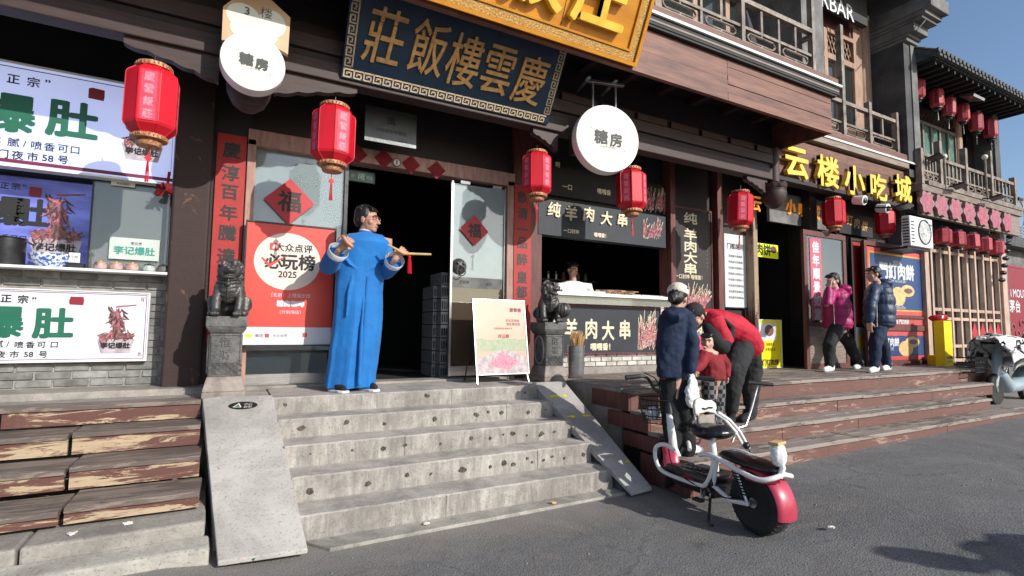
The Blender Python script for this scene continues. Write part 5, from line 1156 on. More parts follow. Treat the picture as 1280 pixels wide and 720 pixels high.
# ================================================================== STONE LIONS ON CARVED PEDESTALS
def pedestal(c, label, rz=0, chars='恒财'):
    t = thing('lion_pedestal', label, 'pedestal', c, group='carved stone pedestals')
    x, y, z = c
    def lx(v): return v
    mb = MB().box(-.155,.155,-.17,.17,0,.05).hexa([(-.155,-.17,.05),(.155,-.17,.05),(.155,.17,.05),(-.155,.17,.05)],[(-.125,-.14,.17),(.125,-.14,.17),(.125,.14,.17),(-.125,.14,.17)])
    obj('pedestal_foot', mb, 'pedestal_base', t, local=True, bev=.008)
    obj('pedestal_block', MB().box(-.12,.12,-.135,.135,.168,.52), 'pedestal_stone', t, local=True, bev=.012)
    mb = MB().hexa([(-.12,-.135,.52),(.12,-.135,.52),(.12,.135,.52),(-.12,.135,.52)],[(-.15,-.165,.57),(.15,-.165,.57),(.15,.165,.57),(-.15,.165,.57)]).box(-.15,.15,-.165,.165,.57,.66)
    obj('pedestal_cap', mb, 'pedestal_stone', t, local=True, bev=.01)
    fr = frame((0,-.136,0)); mb = MB()
    for r in range(4):
        for k in range(5 if r%2 else 4):
            cx_ = (k-(2 if r%2 else 1.5))*.05; cz_ = .185+r*.022
            for q in (.024,.016,.008): mb.tube([fr@Vector((cx_+math.cos(a)*q, cz_+math.sin(a)*q, .002)) for a in [j*math.pi/6 for j in range(7)]], .0022, 4)
    obj('wave_relief', mb, 'pedestal_stone', t, local=True)
    mb = MB()
    for (a,b) in ((-.1,.29),(.1,.29),(-.1,.5),(.1,.5)):
        mb.tube([fr@Vector((a+(.012*math.cos(k)),b+.012*math.sin(k)-k*.0,.002)) for k in range(7)], .003, 4)
    mb.tube([fr@Vector(p_) for p_ in ((-.105,.28,.002),(-.105,.505,.002),(.105,.505,.002),(.105,.28,.002))], .004, 5, loop=True)
    for i,ch in enumerate(chars): letters(mb, ch, fr, 0, .45-.10*i, .085, ext=.004, off=.001, lift=.004, exact=True)
    obj('carved_relief', mb, 'pedestal_stone', t, local=True)
    mb = MB().tube([(-.122,math.cos(a)*.10,.345+math.sin(a)*.155) for a in [k*math.pi/12 for k in range(24)]], .012, 6, loop=True); obj('drum_ring', mb, 'pedestal_base', t, local=True, smooth=True)
    t.rotation_euler = (0,0,rz); return t
def lion(c, label, rz=0, turn=0, ball=False):
    t = thing('stone_lion', label, 'statue', c, group='pair of seated stone lions')
    mb = MB()
    mb.tube([(0,.10,.09),(0,.06,.20),(0,-.0,.29)], [.115,.115,.095], 14, round_=True)        # body
    mb.ball((0,-.045,.22), (.10,.085,.12), 12)                                             # chest
    for s in (-1,1):
        mb.tube([(s*.07,-.04,.25),(s*.085,-.10,.13),(s*.08,-.125,.035)], [.045,.035,.032], 10, round_=True)   # fore leg
        mb.tube([(s*.08,-.12,.03),(s*.08,-.165,.025)], [.036,.03], 8, round_=True)
        for k in (-1,0,1): mb.ball((s*.08+k*.022,-.185,.02), (.014,.016,.018), 6)
        mb.tube([(s*.10,.09,.10),(s*.12,-.01,.13),(s*.12,-.02,.05)], [.07,.05,.035], 10, round_=True)        # haunch
        mb.tube([(s*.12,-.02,.03),(s*.12,-.09,.025)], [.034,.03], 8, round_=True)
    mb.tube([(0,.19,.05),(0,.22,.18),(0,.17,.29),(0,.20,.34)], [.03,.035,.03,.012], 8, round_=True)        # tail
    M = Matrix.Translation((0,-.05,.385)) @ Matrix.Rotation(turn,4,'Z')
    def h(p): return M @ Vector(p)
    mb.ball(h((0,.0,.0)), (.085,.09,.085), 12, M=M.to_3x3())
    mb.ball(h((0,-.075,-.005)), (.06,.05,.032), 10, M=M.to_3x3())      # upper muzzle
    mb.ball(h((0,-.065,-.062)), (.05,.045,.02), 10, M=M.to_3x3())      # jaw
    mb.ball(h((0,-.118,.012)), (.024,.016,.015), 8, M=M.to_3x3())
    for s in (-1,1):
        mb.ball(h((s*.04,-.075,.042)), (.022,.02,.018), 8, M=M.to_3x3()); mb.ball(h((s*.085,.0,.03)), (.014,.022,.028), 8, M=M.to_3x3())
        mb.ball(h((s*.042,-.072,.066)), (.03,.015,.01), 8, M=M.to_3x3())
    q = random.Random(4)
    for k in range(70):           # curls of the mane
        a = q.uniform(0,6.28); e = q.uniform(-.7,1.4); d = Vector((math.cos(a)*math.cos(e), abs(math.sin(a))*math.cos(e)*.95-.02, math.sin(e)))
        if d.y < .05 and d.z < .55: continue
        mb.ball(h((d.x*.09,d.y*.09+.01,d.z*.09)), .019, 6)
    for k in range(16):
        a = math.pi*k/15; mb.ball(h((math.cos(a)*.085,.02-.0*k,-.06-math.sin(a)*.02)), .022, 6)
    fuse('lion_body', mb, 'statue_stone', t, vox=.0065, sm=2, local=True)
    mb = MB()
    for k in range(5):
        for s in (-1,1): mb.tube([(s*(.012+.0*k),-.128,.30-.035*k),(s*.05,-.118,.30-.035*k+.01),(s*.09,-.075,.30-.035*k+.02)], .006, 5)
    mb.tube([(0,-.13,.31),(0,-.135,.24),(0,-.12,.15)], .008, 6); mb.ball((0,-.14,.265), .022, 8)
    obj('harness_carving', mb, 'statue_stone', t, local=True, smooth=True)
    if ball: 
        mb = MB().ball((.145,-.10,.14), .085, 16)
        for k in range(8):
            a = k*math.pi/8; mb.tube([(.145+.086*math.sin(b)*math.cos(a),-.10+.086*math.sin(b)*math.sin(a),.14+.086*math.cos(b)) for b in [j*math.pi/8 for j in range(1,16)]], .004, 4)
        obj('carved_ball', mb, 'statue_stone', t, local=True, smooth=True)
    t.rotation_euler = (0,0,rz); return t
pl = P(279,496,Y=4.92); pedestal((pl.x,5.0,PZ), 'carved stone pedestal carrying the left lion, at the head of the left slope')
lion((pl.x+.01,4.99,PZ+.66), 'seated stone lion with open mouth on the left pedestal, before the red couplet', -.12, -.05).scale = (1.0,1.0,1.0)
pr2 = P(690,476,Y=5.0); pedestal((pr2.x,5.08,PZ), 'carved stone pedestal carrying the right lion, beside the steel bin', 0, '招福')
lion((pr2.x-.0,5.08,PZ+.66), 'seated stone lion turned sideways with a carved ball, on the right pedestal', -.35, .95, True)
# ================================================================== A-BOARD, BIN, BOXES
fa = frame((0,0,0)); p0 = P(598,475,Y=5.05); 
bx0, bx1 = P(593,400,Y=5.1).x, P(656,400,Y=5.1).x
t = thing('sandwich_board', 'pale poster on a grey metal easel frame between the glass door and the right lion', 'sandwich board', ((bx0+bx1)/2,5.05,PZ))
fb_ = frame((bx0+.005,5.02,PZ+.10), (1,.0,0), (-.02,.14,.85)); Wb = bx1-bx0; Hb = .80
mat('poster_peach', (.56,.33,.22), (.50,.27,.175), 1.5, .4, bmp=0); mat('leaf_print', (.20,.34,.17), (.40,.34,.24), 26, .5, bmp=0); mat('plate_print', (.50,.44,.43), (.30,.22,.22), 22, .5, bmp=0)
obj('poster_panel', MB().prism([(0,.0),(Wb,0),(Wb,Hb),(0,Hb)], fb_, -.012, 0), 'poster_peach', t)
for (a,b,c,d) in ((-.012,Wb+.012,-.012,.0),(-.012,Wb+.012,Hb,Hb+.012),(-.012,0,0,Hb),(Wb,Wb+.012,0,Hb)): obj('frame', MB().prism([(a,c),(b,c),(b,d),(a,d)], fb_, -.016,.008), 'steel', t)
q = random.Random(12)
mb = MB(); poly(mb, fb_, [(0,.24)]+[(Wb*k/14,.36+.03*q.random()) for k in range(15)]+[(Wb,.24)], .0015); obj('picture', mb, 'leaf_print', t)
mb = MB(); poly(mb, fb_, [(0,0.003),(Wb,0.003),(Wb,.16),(Wb*.8,.22),(Wb*.55,.26),(Wb*.3,.22),(0,.15)], .003); obj('picture', mb, 'plate_print', t)
mb = MB(); poly(mb, fb_, [(Wb*.2,.09),(Wb*.5,.24),(Wb*.85,.12),(Wb*.6,.04)], .0045); obj('picture', mb, 'pale_ink', t); 
put_text('lettering', [('慶雲樓',Wb*.82,.70,.05,.001),('老北京风味',Wb*.75,.58,.035,0),('饭庄精选菜',Wb*.76,.54,.035,0),('京城老味道 传承手艺',Wb*.55,.49,.025,0)], fb_, 'print_maroon', t)
put_text('lettering', [('庆云楼',Wb*.55,.405,.045,.001)], fb_, 'seal_red', t)
for s in (0,1): obj('leg', MB().tube([(bx0+.01+s*(Wb-.02),5.03,PZ+.10),(bx0+.0+s*(Wb+.0),5.0,PZ)], .008, 6), 'steel', t); obj('leg', MB().tube([(bx0+.03+s*(Wb-.06),5.15,PZ+.75),(bx0+.03+s*(Wb-.06),5.40,PZ)], .008, 6), 'dark_metal', t)
pb = P(717,474,Y=5.2)
t = thing('steel_bin', 'ribbed steel bin full of bamboo skewers beside the right pedestal', 'bin', (pb.x,5.15,PZ)); 
prof = [(.001,.0),(.085,.0),(.088,.01)]+[(.090+.012*k/12+(.0015 if k%2 else 0),.02+.36*k/12) for k in range(13)]+[(.108,.385),(.104,.39),(.096,.385),(.09,.2)]
obj('bin', MB().lathe((pb.x,5.15,PZ), prof, 28), 'steel', t, smooth=True)
t = thing('bamboo_skewers', 'bunch of used bamboo skewers sticking out of the steel bin', 'skewers', (pb.x,5.15,PZ+.3)); mb = MB(); q = random.Random(9)
for k in range(120):
    a = q.uniform(0,6.28); r = q.uniform(0,.07); tx, ty = q.gauss(0,.04), q.gauss(0,.03); h_ = q.uniform(.09,.19)
    c0 = (pb.x+r*math.cos(a), 5.15+r*math.sin(a), PZ+.34); mb.tube([c0,(c0[0]*1+tx*.8+.35*r*math.cos(a), c0[1]+ty+.3*r*math.sin(a), PZ+.38+h_)], .0035, 4)
obj('sticks', mb, 'bamboo', t, kind='stuff')
# stacks of flat white crates inside the doorway
mat('crate_white', (.30,.30,.29), (.16,.16,.155), 30, .6, bmp=.1, rv=.1)
ti = 0
for (x,Y,n,hh) in ((546,5.9,7,.155),(556,5.75,8,.155)):
    p = P(x,400,Y=Y)
    for k in range(n):
        t = thing('flat_crate', 'grey white crate in the %s stack inside the doorway, %s' % ('rear' if ti == 0 else 'front', ['lowest','second from the floor','third from the floor','fourth from the floor','fifth from the floor','sixth from the floor','seventh from the floor','topmost'][k]), 'crate', (p.x,Y,PZ+hh*k), group='stacked crates in the doorway')
        obj('crate_shell', MB().box(p.x-.05,p.x+.07,Y,Y+.4,PZ+hh*k+.004,PZ+hh*k+hh-.004), 'crate_white', t, bev=.006)
        mb = MB()
        for a in range(4): mb.box(p.x-.04+a*.028,p.x-.024+a*.028,Y-.002,Y+.002,PZ+hh*k+.03,PZ+hh*k+.12)
        obj('crate_slots', mb, 'black_plastic', t)
    ti += 1
# yellow box stack and what stands on it
py = P(1181,461,Y=4.55); xl, xr = P(1169,430,Y=4.55).x, P(1190,430,Y=4.55).x
t = thing('yellow_box', 'tall bright yellow box standing at the end of the terrace before the lattice window', 'box', (py.x,4.55,PZ))
xl, xr = P(1181,430,Y=4.45).x, P(1191,430,Y=4.45).x; yb_ = P(1168,430,X=xl).y; h1 = P(1180,401,Y=4.45).z
obj('box_body', MB().box(xl,xr,4.45,min(yb_,5.0),PZ,h1), 'yellow_plastic', t, bev=.008); obj('side_box', MB().box(xr+.004,xr+.12,4.50,4.85,PZ,h1-.62), 'yellow_plastic', t, bev=.008)
put_text('lettering', [('小心地滑',(xl+xr)/2,PZ+.16,.05,.001),('请勿坐卧 谢谢',(xl+xr)/2,PZ+.09,.03,.0)], frame((0,4.449,0)), 'ink', t)
t = thing('red_cloth_bundle', 'red and white cloth bundle lying on top of the yellow box', 'cloth', (py.x,4.55,h1)); mb = MB().ball((xl+.10,4.6,h1+.05), (.11,.12,.06), 10).ball((xl+.18,4.55,h1+.06), (.08,.1,.07), 10); fuse('bundle', mb, 'cloth_red', t, .015, 3, .02, .05); obj('white_tag', MB().cbox((xl+.10,4.5,h1+.07), (.1,.02,.05)), 'cloth_white', t)
# air conditioner
pa0, pa1 = P(1131,265,Y=4.75), P(1166,300,Y=4.75)
acx = P(1138,290,Y=4.45).x; aw = P(1166,290,Y=4.45).x-acx; acz = 2.84; ah = .52
t = thing('air_conditioner', 'white air conditioner outdoor unit fixed at the corner between the two far buildings', 'air conditioner', (acx+aw/2,4.6,acz))
obj('casing', MB().box(acx,acx+aw,4.45,4.58,acz,acz+ah), 'white_paint', t, bev=.015)
cc = (acx+aw*.62,4.449,acz+ah*.52)
obj('fan_well', MB().lathe(cc, [(.001,-.02),(.205,-.02),(.22,.0),(.22,.012),(.20,.012),(.195,-.015)], 32, M=Matrix.Rotation(math.pi/2,3,'X')), 'dark_render', t, smooth=True)
mb = MB()
for r in (.05,.08,.11,.14,.17): mb.tube([(cc[0]+math.cos(a)*r,4.436,cc[2]+math.sin(a)*r) for a in [k*math.pi/14 for k in range(28)]], .005, 4, loop=True)
for k in range(8): a = k*math.pi/4; mb.tube([(cc[0]+math.cos(a)*.04,4.434,cc[2]+math.sin(a)*.04),(cc[0]+math.cos(a+.2)*.2,4.434,cc[2]+math.sin(a+.2)*.2)], .005, 4)
mb.ball((cc[0],4.436,cc[2]), (.045,.01,.045), 8); obj('fan_grille', mb, 'white_paint', t)
for k in range(9): obj('louvre', MB().box(acx-.006,acx+.0,4.47,4.56,acz+.05+k*.05,acz+.07+k*.05), 'black_plastic', t)
for k in range(7): obj('louvre', MB().box(acx+.03,acx+.13,4.446,4.45,acz+.06+k*.058,acz+.08+k*.058), 'black_plastic', t)
obj('maker_plate', MB().box(acx+aw-.12,acx+aw-.03,4.446,4.45,acz+ah-.12,acz+ah-.09), 'teal_window', t)
obj('bracket', MB().box(acx,acx+aw,4.50,4.95,acz-.04,acz-.001), 'dark_metal', t)
# cameras, spot lamps and speakers under the yellow sign
for (x,y,lb) in ((1073,252,'small white dome camera under the yellow sign between the two lanterns'),(1102,262,'white twin floodlight below the last yellow character')):
    p = P(x,y,Y=4.65); t = thing('security_camera', lb, 'camera', (p.x,4.65,p.z)); obj('stem', MB().tube([(p.x,4.7,p.z+.25),(p.x,4.65,p.z+.08)], .015, 6), 'dark_metal', t)
    obj('housing', MB().tube([(p.x,4.72,p.z+.04),(p.x,4.55,p.z)], [.07,.08], 14), 'white_paint', t, smooth=True, bev=.006); obj('lens', MB().ball((p.x,4.545,p.z-.0), (.05,.02,.05), 10), 'black_plastic', t, smooth=True)
for i,(x,y,Y) in enumerate(((1130,258,4.3),(1200,232,4.45),(1170,197,4.5),(1246,247,4.4))):
    lb = ['flat black floodlight jutting out below the end of the yellow sign','flat grey floodlight on the middle of the far balcony','flat grey floodlight at the near end of the far balcony','small flat floodlight at the far end of the balcony'][i]
    p = P(x,y,Y=Y); t = thing('floodlight', lb, 'floodlight', (p.x,Y,p.z), group='flat floodlights on the far facades')
    mb = MB().cbox((p.x,Y,p.z), (.34,.20,.035), .2, rx=-.25); obj('lamp_head', mb, 'dark_metal', t, bev=.006); obj('arm', MB().tube([(p.x-.05,Y+.1,p.z),(p.x-.1,Y+.4,p.z+.05)], .014, 6), 'dark_metal', t)
p = P(1215,122,Y=4.7); t = thing('floodlight', 'flat grey floodlight mounted under the tiled roof above the lanterns', 'floodlight', (p.x,4.7,p.z), group='flat floodlights on the far facades'); obj('lamp_head', MB().cbox((p.x,4.7,p.z), (.5,.25,.05), 0, rx=.3), 'steel', t); obj('arm', MB().tube([(p.x,4.8,p.z),(p.x,5.0,p.z+.2)], .014, 6), 'dark_metal', t)
for i,(x,y) in enumerate(((1177,200),(1228,200))):
    p = P(x,y,Y=4.64); t = thing('bulb_post', ['slim post with a white globe bulb near the start of the far balcony','slim post with a white globe bulb near the end of the far balcony'][i], 'lamp', (p.x,4.6,4.1)); obj('pole', MB().tube([(p.x,4.6,4.1),(p.x,4.6,p.z)], .02, 6), 'rail_wood', t); obj('bulb', MB().ball((p.x,4.6,p.z+.05), .055, 8), 'lamp_white', t, smooth=True)
p = P(1249,193,Y=4.96); t = thing('wall_lamp', 'small green wall lamp on the outer corner of the far building', 'lamp', (15.6,5.1,p.z)); obj('lamp_body', MB().box(15.50,15.72,5.05,5.15,p.z-.02,p.z+.03), 'dark_metal', t); obj('lamp_tube', MB().tube([(15.7,5.1,p.z-.2),(15.7,5.1,p.z+.22)], .05, 8), 'teal_window', t)
# coiled cables at the corner of the far restaurant and the wire from the roof
c = P(1275,268,Y=4.9); t = thing('coiled_cable', 'coils of grey cable hung at the corner past the far balcony', 'cable', (c.x,4.9,c.z-.4))
mb = MB()
for k in range(4): r = .32+.05*k; mb.tube([(c.x+.1*k+math.cos(a)*r*.8,4.9+.03*k,c.z+math.sin(a)*r) for a in [j*math.pi/12 for j in range(24)]], .016, 5, loop=True)
obj('coil', mb, 'steel', t, smooth=True); obj('hook', MB().box(c.x-.05,c.x+.2,4.88,4.98,c.z+.35,c.z+.40), 'dark_metal', t)
a, b = P(1160,0,Y=4.4), P(1146,38,Y=4.4); t = thing('roof_cable', 'thin black cable curving down from the corbel to the tiled roof', 'cable', b); obj('wire', MB().tube([a+Vector((.1,0,.9)),a,(a+b)/2+Vector((.06,0,-.1)),b], .012, 5), 'black_plastic', t, smooth=True)
mb = MB(); 
for k in range(7): p = P(1262-k*1.6,296+k*9,Y=4.8); mb.ball((p.x,4.8,p.z), (.09,.06,.05), 8)
t = thing('pipe_elbows', 'stack of dark pipe elbows on the corner post under the far balcony', 'pipe', (15.2,4.8,2.6)); obj('pipe', mb, 'dark_metal', t, smooth=True)
# ================================================================== STICKERS, LITTER, COVER
t = thing('safety_sticker', 'oval dark green safety sticker at the top of the left stone slope', 'sticker', P(294,509,Z=.75))
def on_slab(A,B,C,D,u,v): return Vector(A).lerp(Vector(B),u).lerp(Vector(D).lerp(Vector(C),u), v)
SL = ((-.165,4.87,.80),(.335,4.74,.80),tuple(P(385,686,Z=.06)),tuple(P(272,702,Z=.075))); SR = ((2.85,4.80,.80),(3.235,4.76,.80),tuple(P(815,609,Z=.05)),tuple(P(789,616,Z=.045)))
def slab_fr(Q,u,v):
    o_ = on_slab(*Q,u,v); rt = on_slab(*Q,u+.01,v)-o_; up = on_slab(*Q,u,v-.01)-o_; return frame(o_, rt, up)
fs_ = slab_fr(SL,.55,.09); mb = MB(); disc(mb, fs_, 0,0,.105,.05,lift=.004); obj('sticker_ground', mb, 'black_plastic', t)
mb = MB(); poly(mb, fs_, [(-.07,-.025),(-.005,-.025),(-.035,.03)], .0055); obj('triangle', mb, 'offwhite', t); mb = MB(); poly(mb, fs_, [(-.056,-.019),(-.018,-.019),(-.035,.014)], .0062); obj('triangle', mb, 'print_green', t); put_text('lettering', [('小心',.035,.015,.032,0),('台阶',.04,-.02,.032,0)], fs_, 'offwhite', t, lift=.006)
for i,(u,v,sz,lb) in enumerate(((.3,.17,.06,'worn yellow tape scrap near the top left of the right slope'),(.62,.17,.03,'faint yellow tape scrap near the top of the right slope, right part'),(.28,.38,.045,'yellow tape scrap in the left middle of the right slope'),(.78,.38,.045,'yellow tape scrap in the right middle of the right slope'),(.86,.80,.03,'small yellow tape scrap low on the right slope'))):
    f_ = slab_fr(SR,u,v); t = thing('tape_scrap', lb, 'tape', f_.translation, group='yellow tape scraps on the right slope'); mb = MB(); q = random.Random(i)
    poly(mb, f_, [(math.cos(a)*sz*q.uniform(.6,1.3), math.sin(a)*.018*q.uniform(.5,1.6)) for a in [k*math.pi/8 for k in range(16)]], .004); obj('tape', mb, 'yellow_plastic', t)
mat('wet_patch', (.13,.14,.145), (.22,.21,.20), 7, .5)
q = random.Random(21)
for i,(x,y,m_,lb) in enumerate(((315,699,'print_green','crumpled green wrapper at the foot of the left slope'),(692,629,'bamboo','small yellowish scrap on the kerb strip'),(533,655,'offwhite','tiny white paper scrap on the kerb strip, left of centre'),(90,668,'offwhite','white paper scrap below the split in the left timber stairs'),(1122,577,'offwhite','small pale scrap on the asphalt below the long steps'),(1040,660,'offwhite','tiny pale scrap far out on the asphalt'),(160,655,'offwhite','white scrap on the ledge under the left timber stairs'))):
    z = .225 if i in (3,6) else (.05 if i == 0 else .03 if i in (1,2) else .12 if i == 4 else .06); p = P(x,y,Z=z); t = thing('litter_scrap', lb, 'litter', p, group='scraps of litter on the ground'); mb = MB()
    for k in range(4): mb.cbox((p.x+q.uniform(-.01,.01),p.y+q.uniform(-.01,.01),p.z+.006), (.03,.015,.008), q.uniform(0,3), rx=q.uniform(-.5,.5))
    obj('scrap', mb, m_, t)
mb = MB(); q = random.Random(31)
for k in range(260):
    x, y = q.uniform(.4,9), q.uniform(.9,3.4)
    if x > 3.3 and y > 3.0: continue
    s = q.uniform(.003,.007); mb.cbox((x,y,gz(x,y)+s*.4), (s*1.5,s,s), q.uniform(0,3))
o = obj('gravel', mb, 'ledge_concrete', None, kind='stuff'); tag(o, 'scattered tiny stones on the asphalt', 'gravel')
# ================================================================== COVERED BIKE AT THE RIGHT EDGE
cb = P(1238,470,Y=3.9); bx, by = 11.25, 3.75; gzr = .22
t = thing('covered_motorbike', 'parked motorbike under a draped white and black quilt at the right edge', 'motorbike', (bx,by,gzr))
mb = MB(); q = random.Random(17); n = 26; m_ = 20; rs = []
for i in range(n+1):
    u = i/n; x = bx-.55+1.7*u; top = gzr+.98+.16*math.sin(u*3.3+.6)-.35*max(0,u-.8)
    ring = []
    for j in range(m_+1):
        v = j/m_; a = math.pi*v; hw_ = .30+.06*math.sin(u*7)
        fold = .04*noise.noise(Vector((u*7,v*9,2)))+.03*math.sin(v*19+u*9)
        drop = .50+.14*noise.noise(Vector((u*5,v*1.5,7)))
        ring.append(Vector((x+.03*math.sin(v*9), by-math.cos(a)*(hw_+fold), top-drop*(1-math.sin(a))**1.3+fold*.6)))
    rs.append(ring)
for i in range(n):
    for j in range(m_):
        b_ = len(mb.v); mb.v += [rs[i][j],rs[i+1][j],rs[i+1][j+1],rs[i][j+1]]; mb.f.append((b_,b_+1,b_+2,b_+3)); mb.m.append(0)
mat('quilt', (.78,.76,.74), (.03,.028,.028), 3.4, .8, 0, .3, 12, lo=.40, hi=.46)
o = obj('quilt', mb, 'quilt', t); bm = bmesh.new(); bm.from_mesh(o.data); bmesh.ops.remove_doubles(bm, verts=bm.verts, dist=.0005); bm.to_mesh(o.data); bm.free(); o.data.polygons.foreach_set('use_smooth', [True]*len(o.data.polygons))
md = o.modifiers.new('sol','SOLIDIFY'); md.thickness = .015
def wheel(par, c, r, wd, axis, tyre='rubber', rim='steel', spokes=6):
    c = Vector(c); ax = Vector(axis).normalized(); u = Vector((0,0,1)); v = ax.cross(u)
    M = Matrix((u,v,ax)).transposed()
    ty = obj('tyre', MB().lathe(c, [(r*.62,-wd*.35),(r*.80,-wd*.5),(r*.95,-wd*.42),(r,-wd*.2),(r,wd*.2),(r*.95,wd*.42),(r*.80,wd*.5),(r*.62,wd*.35)], 36, M=M), tyre, par, smooth=True)
    mb = MB()
    for k in range(36):
        a = k*math.pi/18; d = u*math.cos(a)+v*math.sin(a)
        for s in (-1,1): mb.tube([c+d*r*1.0+ax*s*wd*.08, c+d*r*.985+ax*s*wd*.40+(-u*math.sin(a)+v*math.cos(a))*.012], .0045, 4)
    obj('tread', mb, tyre, ty)
    ri = obj('rim', MB().lathe(c, [(r*.52,-wd*.2),(r*.64,-wd*.36),(r*.66,-wd*.3),(r*.56,0),(r*.66,wd*.3),(r*.64,wd*.36),(r*.52,wd*.2)], 32, M=M), rim, par, smooth=True)
    mb = MB().tube([c-ax*wd*.45, c+ax*wd*.45], r*.16, 14)
    for k in range(spokes):
        a = 2*math.pi*k/spokes; d = u*math.cos(a)+v*math.sin(a); mb.tube([c+d*r*.12, c+d*r*.58], r*.055, 6)
    obj('spokes', mb, rim, ri); return ty
wheel(t, (bx-.35,by,gzr+.25), .25, .09, (0,1,0)); wheel(t, (bx+.85,by,gzr+.25), .25, .09, (0,1,0))
mb = MB().tube([(bx-.35,by,gzr+.3),(bx-.2,by,gzr+.75),(bx-.1,by,gzr+.95)], [.05,.07,.06], 10, round_=True).tube([(bx-.15,by,gzr+.5),(bx+.1,by,gzr+.28),(bx+.55,by,gzr+.3),(bx+.85,by,gzr+.55)], [.10,.12,.13,.09], 12, round_=True).ball((bx+.45,by,gzr+.68), (.36,.15,.10), 12)
mat('bike_blue', (.38,.46,.50), (.30,.38,.42), 3, .3, coat=.3); fuse('body', mb, 'bike_blue', t, .02, 4)
obj('handlebar', MB().tube([(bx-.1,by-.32,gzr+1.0),(bx-.08,by,gzr+.98),(bx-.1,by+.32,gzr+1.0)], .018, 8), 'black_plastic', t)
mb = MB(); mc = P(1255,418,Y=by); mb.tube([(bx+.0,by-.2,gzr+1.0),(mc.x,by-.25,mc.z)], .008, 5).ball((mc.x,by-.25,mc.z), (.05,.015,.06), 8); obj('mirror', mb, 'black_plastic', t)
kb = P(1212,455,Y=3.9); mb = MB()
for k in range(7): mb.tube([(kb.x-.2+k*.065,3.75,kb.z-.12),(kb.x-.2+k*.065,3.75,kb.z+.1)], .009, 4)
for k in range(4): mb.tube([(kb.x-.22,3.75,kb.z-.12+k*.075),(kb.x+.22,3.75,kb.z-.12+k*.075)], .009, 4)
for s in (-.22,.22): 
    for k in range(4): mb.tube([(kb.x+s,3.75,kb.z-.12+k*.075),(kb.x+s,4.0,kb.z-.12+k*.075)], .009, 4)
obj('basket', mb, 'black_plastic', t)
# ================================================================== E-SCOOTER
RA = Vector((3.24,2.40,.0)); FA = Vector((3.34,3.43,.02)); hd = (FA-RA).normalized(); side = Vector((-hd.y,hd.x,0))   # side = rider's left
t = thing('electric_scooter', 'red and white electric scooter with a fat rear tyre at the foot of the steps', 'scooter', (RA+FA)/2)
nrm = side
def Q(x, y, s=0):          # sight line meets the scooter's middle plane, moved s metres to its left
    d = ray(x,y); o_ = Vector((0,0,CZ)); k = ((RA+side*s)-o_).dot(nrm)/d.dot(nrm); return o_+d*k
def L(u, z, s=0): return RA+hd*u*.95+Vector((0,0,z))+side*s      # u metres ahead of the rear contact point
TURN = R(-30); _piv = L(.975,0); _rm = Matrix.Rotation(TURN,3,'Z'); hd2 = _rm @ hd; side2 = _rm @ side
def LS(u, z, s=0): return _piv+(_rm @ (hd*(u-.975)*.95+side*s))+Vector((0,0,z))     # the steered parts
rw = wheel(t, L(0,.205), .205, .15, side, spokes=5); fw2 = wheel(t, LS(1.05,.195), .19, .085, side2, spokes=5)
def fender(name, c, r, a0, a1, wd, m, n=14, fd=None, sd=None):
    mb = MB(); rs = []; fd = fd or hd; sd = sd or side
    for i in range(n+1):
        a = a0+(a1-a0)*i/n; d = fd*math.cos(a)+Vector((0,0,1))*math.sin(a); ring = []
        for j in range(9):
            b = math.pi*j/8; ring.append(c+d*(r+math.sin(b)*.03)+sd*math.cos(b)*wd*.5)
        for j in range(8,-1,-1):
            b = math.pi*j/8; ring.append(c+d*(r-.006+math.sin(b)*.026)+sd*math.cos(b)*(wd*.5-.004))
        rs.append(ring)
    mb.rings(rs); return obj(name, mb, m, t, smooth=True)
fr_ = fender('rear_fender', L(0,.205), .215, R(28), R(192), .17, 'scooter_red'); fender('front_fender', LS(1.05,.195), .205, R(-5), R(170), .13, 'scooter_red', 14, hd2, side2)
obj('reflector', MB().lathe(L(-.235,.235), [(.001,.012),(.022,.01),(.026,0)], 14, M=Matrix.Rotation(math.pi/2,3,'X')), 'seal_red', t, smooth=True)
obj('deck_plate', MB().hexa([L(.28,.235,.16),L(.86,.215,.14),L(.86,.215,-.14),L(.28,.235,-.16)],[L(.28,.305,.155),L(.86,.268,.135),L(.86,.268,-.135),L(.28,.305,-.155)]), 'seat_leather', t, bev=.022)
mb = MB()
for k in range(9): mb.tube([L(.44+k*.04,.2945-k*.0026,.11),L(.44+k*.04,.2945-k*.0026,-.11)], .006, 4)
obj('deck_ribs', mb, 'rubber', t); obj('battery_box', MB().hexa([L(.34,.13,.10),L(.80,.12,.10),L(.80,.12,-.10),L(.34,.13,-.10)],[L(.32,.232,.12),L(.82,.213,.12),L(.82,.213,-.12),L(.32,.232,-.12)]), 'black_plastic', t, bev=.01)
obj('side_reflector', MB().hexa([L(.5,.225,.145),L(.62,.22,.145),L(.62,.22,.14),L(.5,.225,.14)],[L(.5,.25,.148),L(.62,.245,.148),L(.62,.245,.142),L(.5,.25,.142)]), 'seal_red', t)
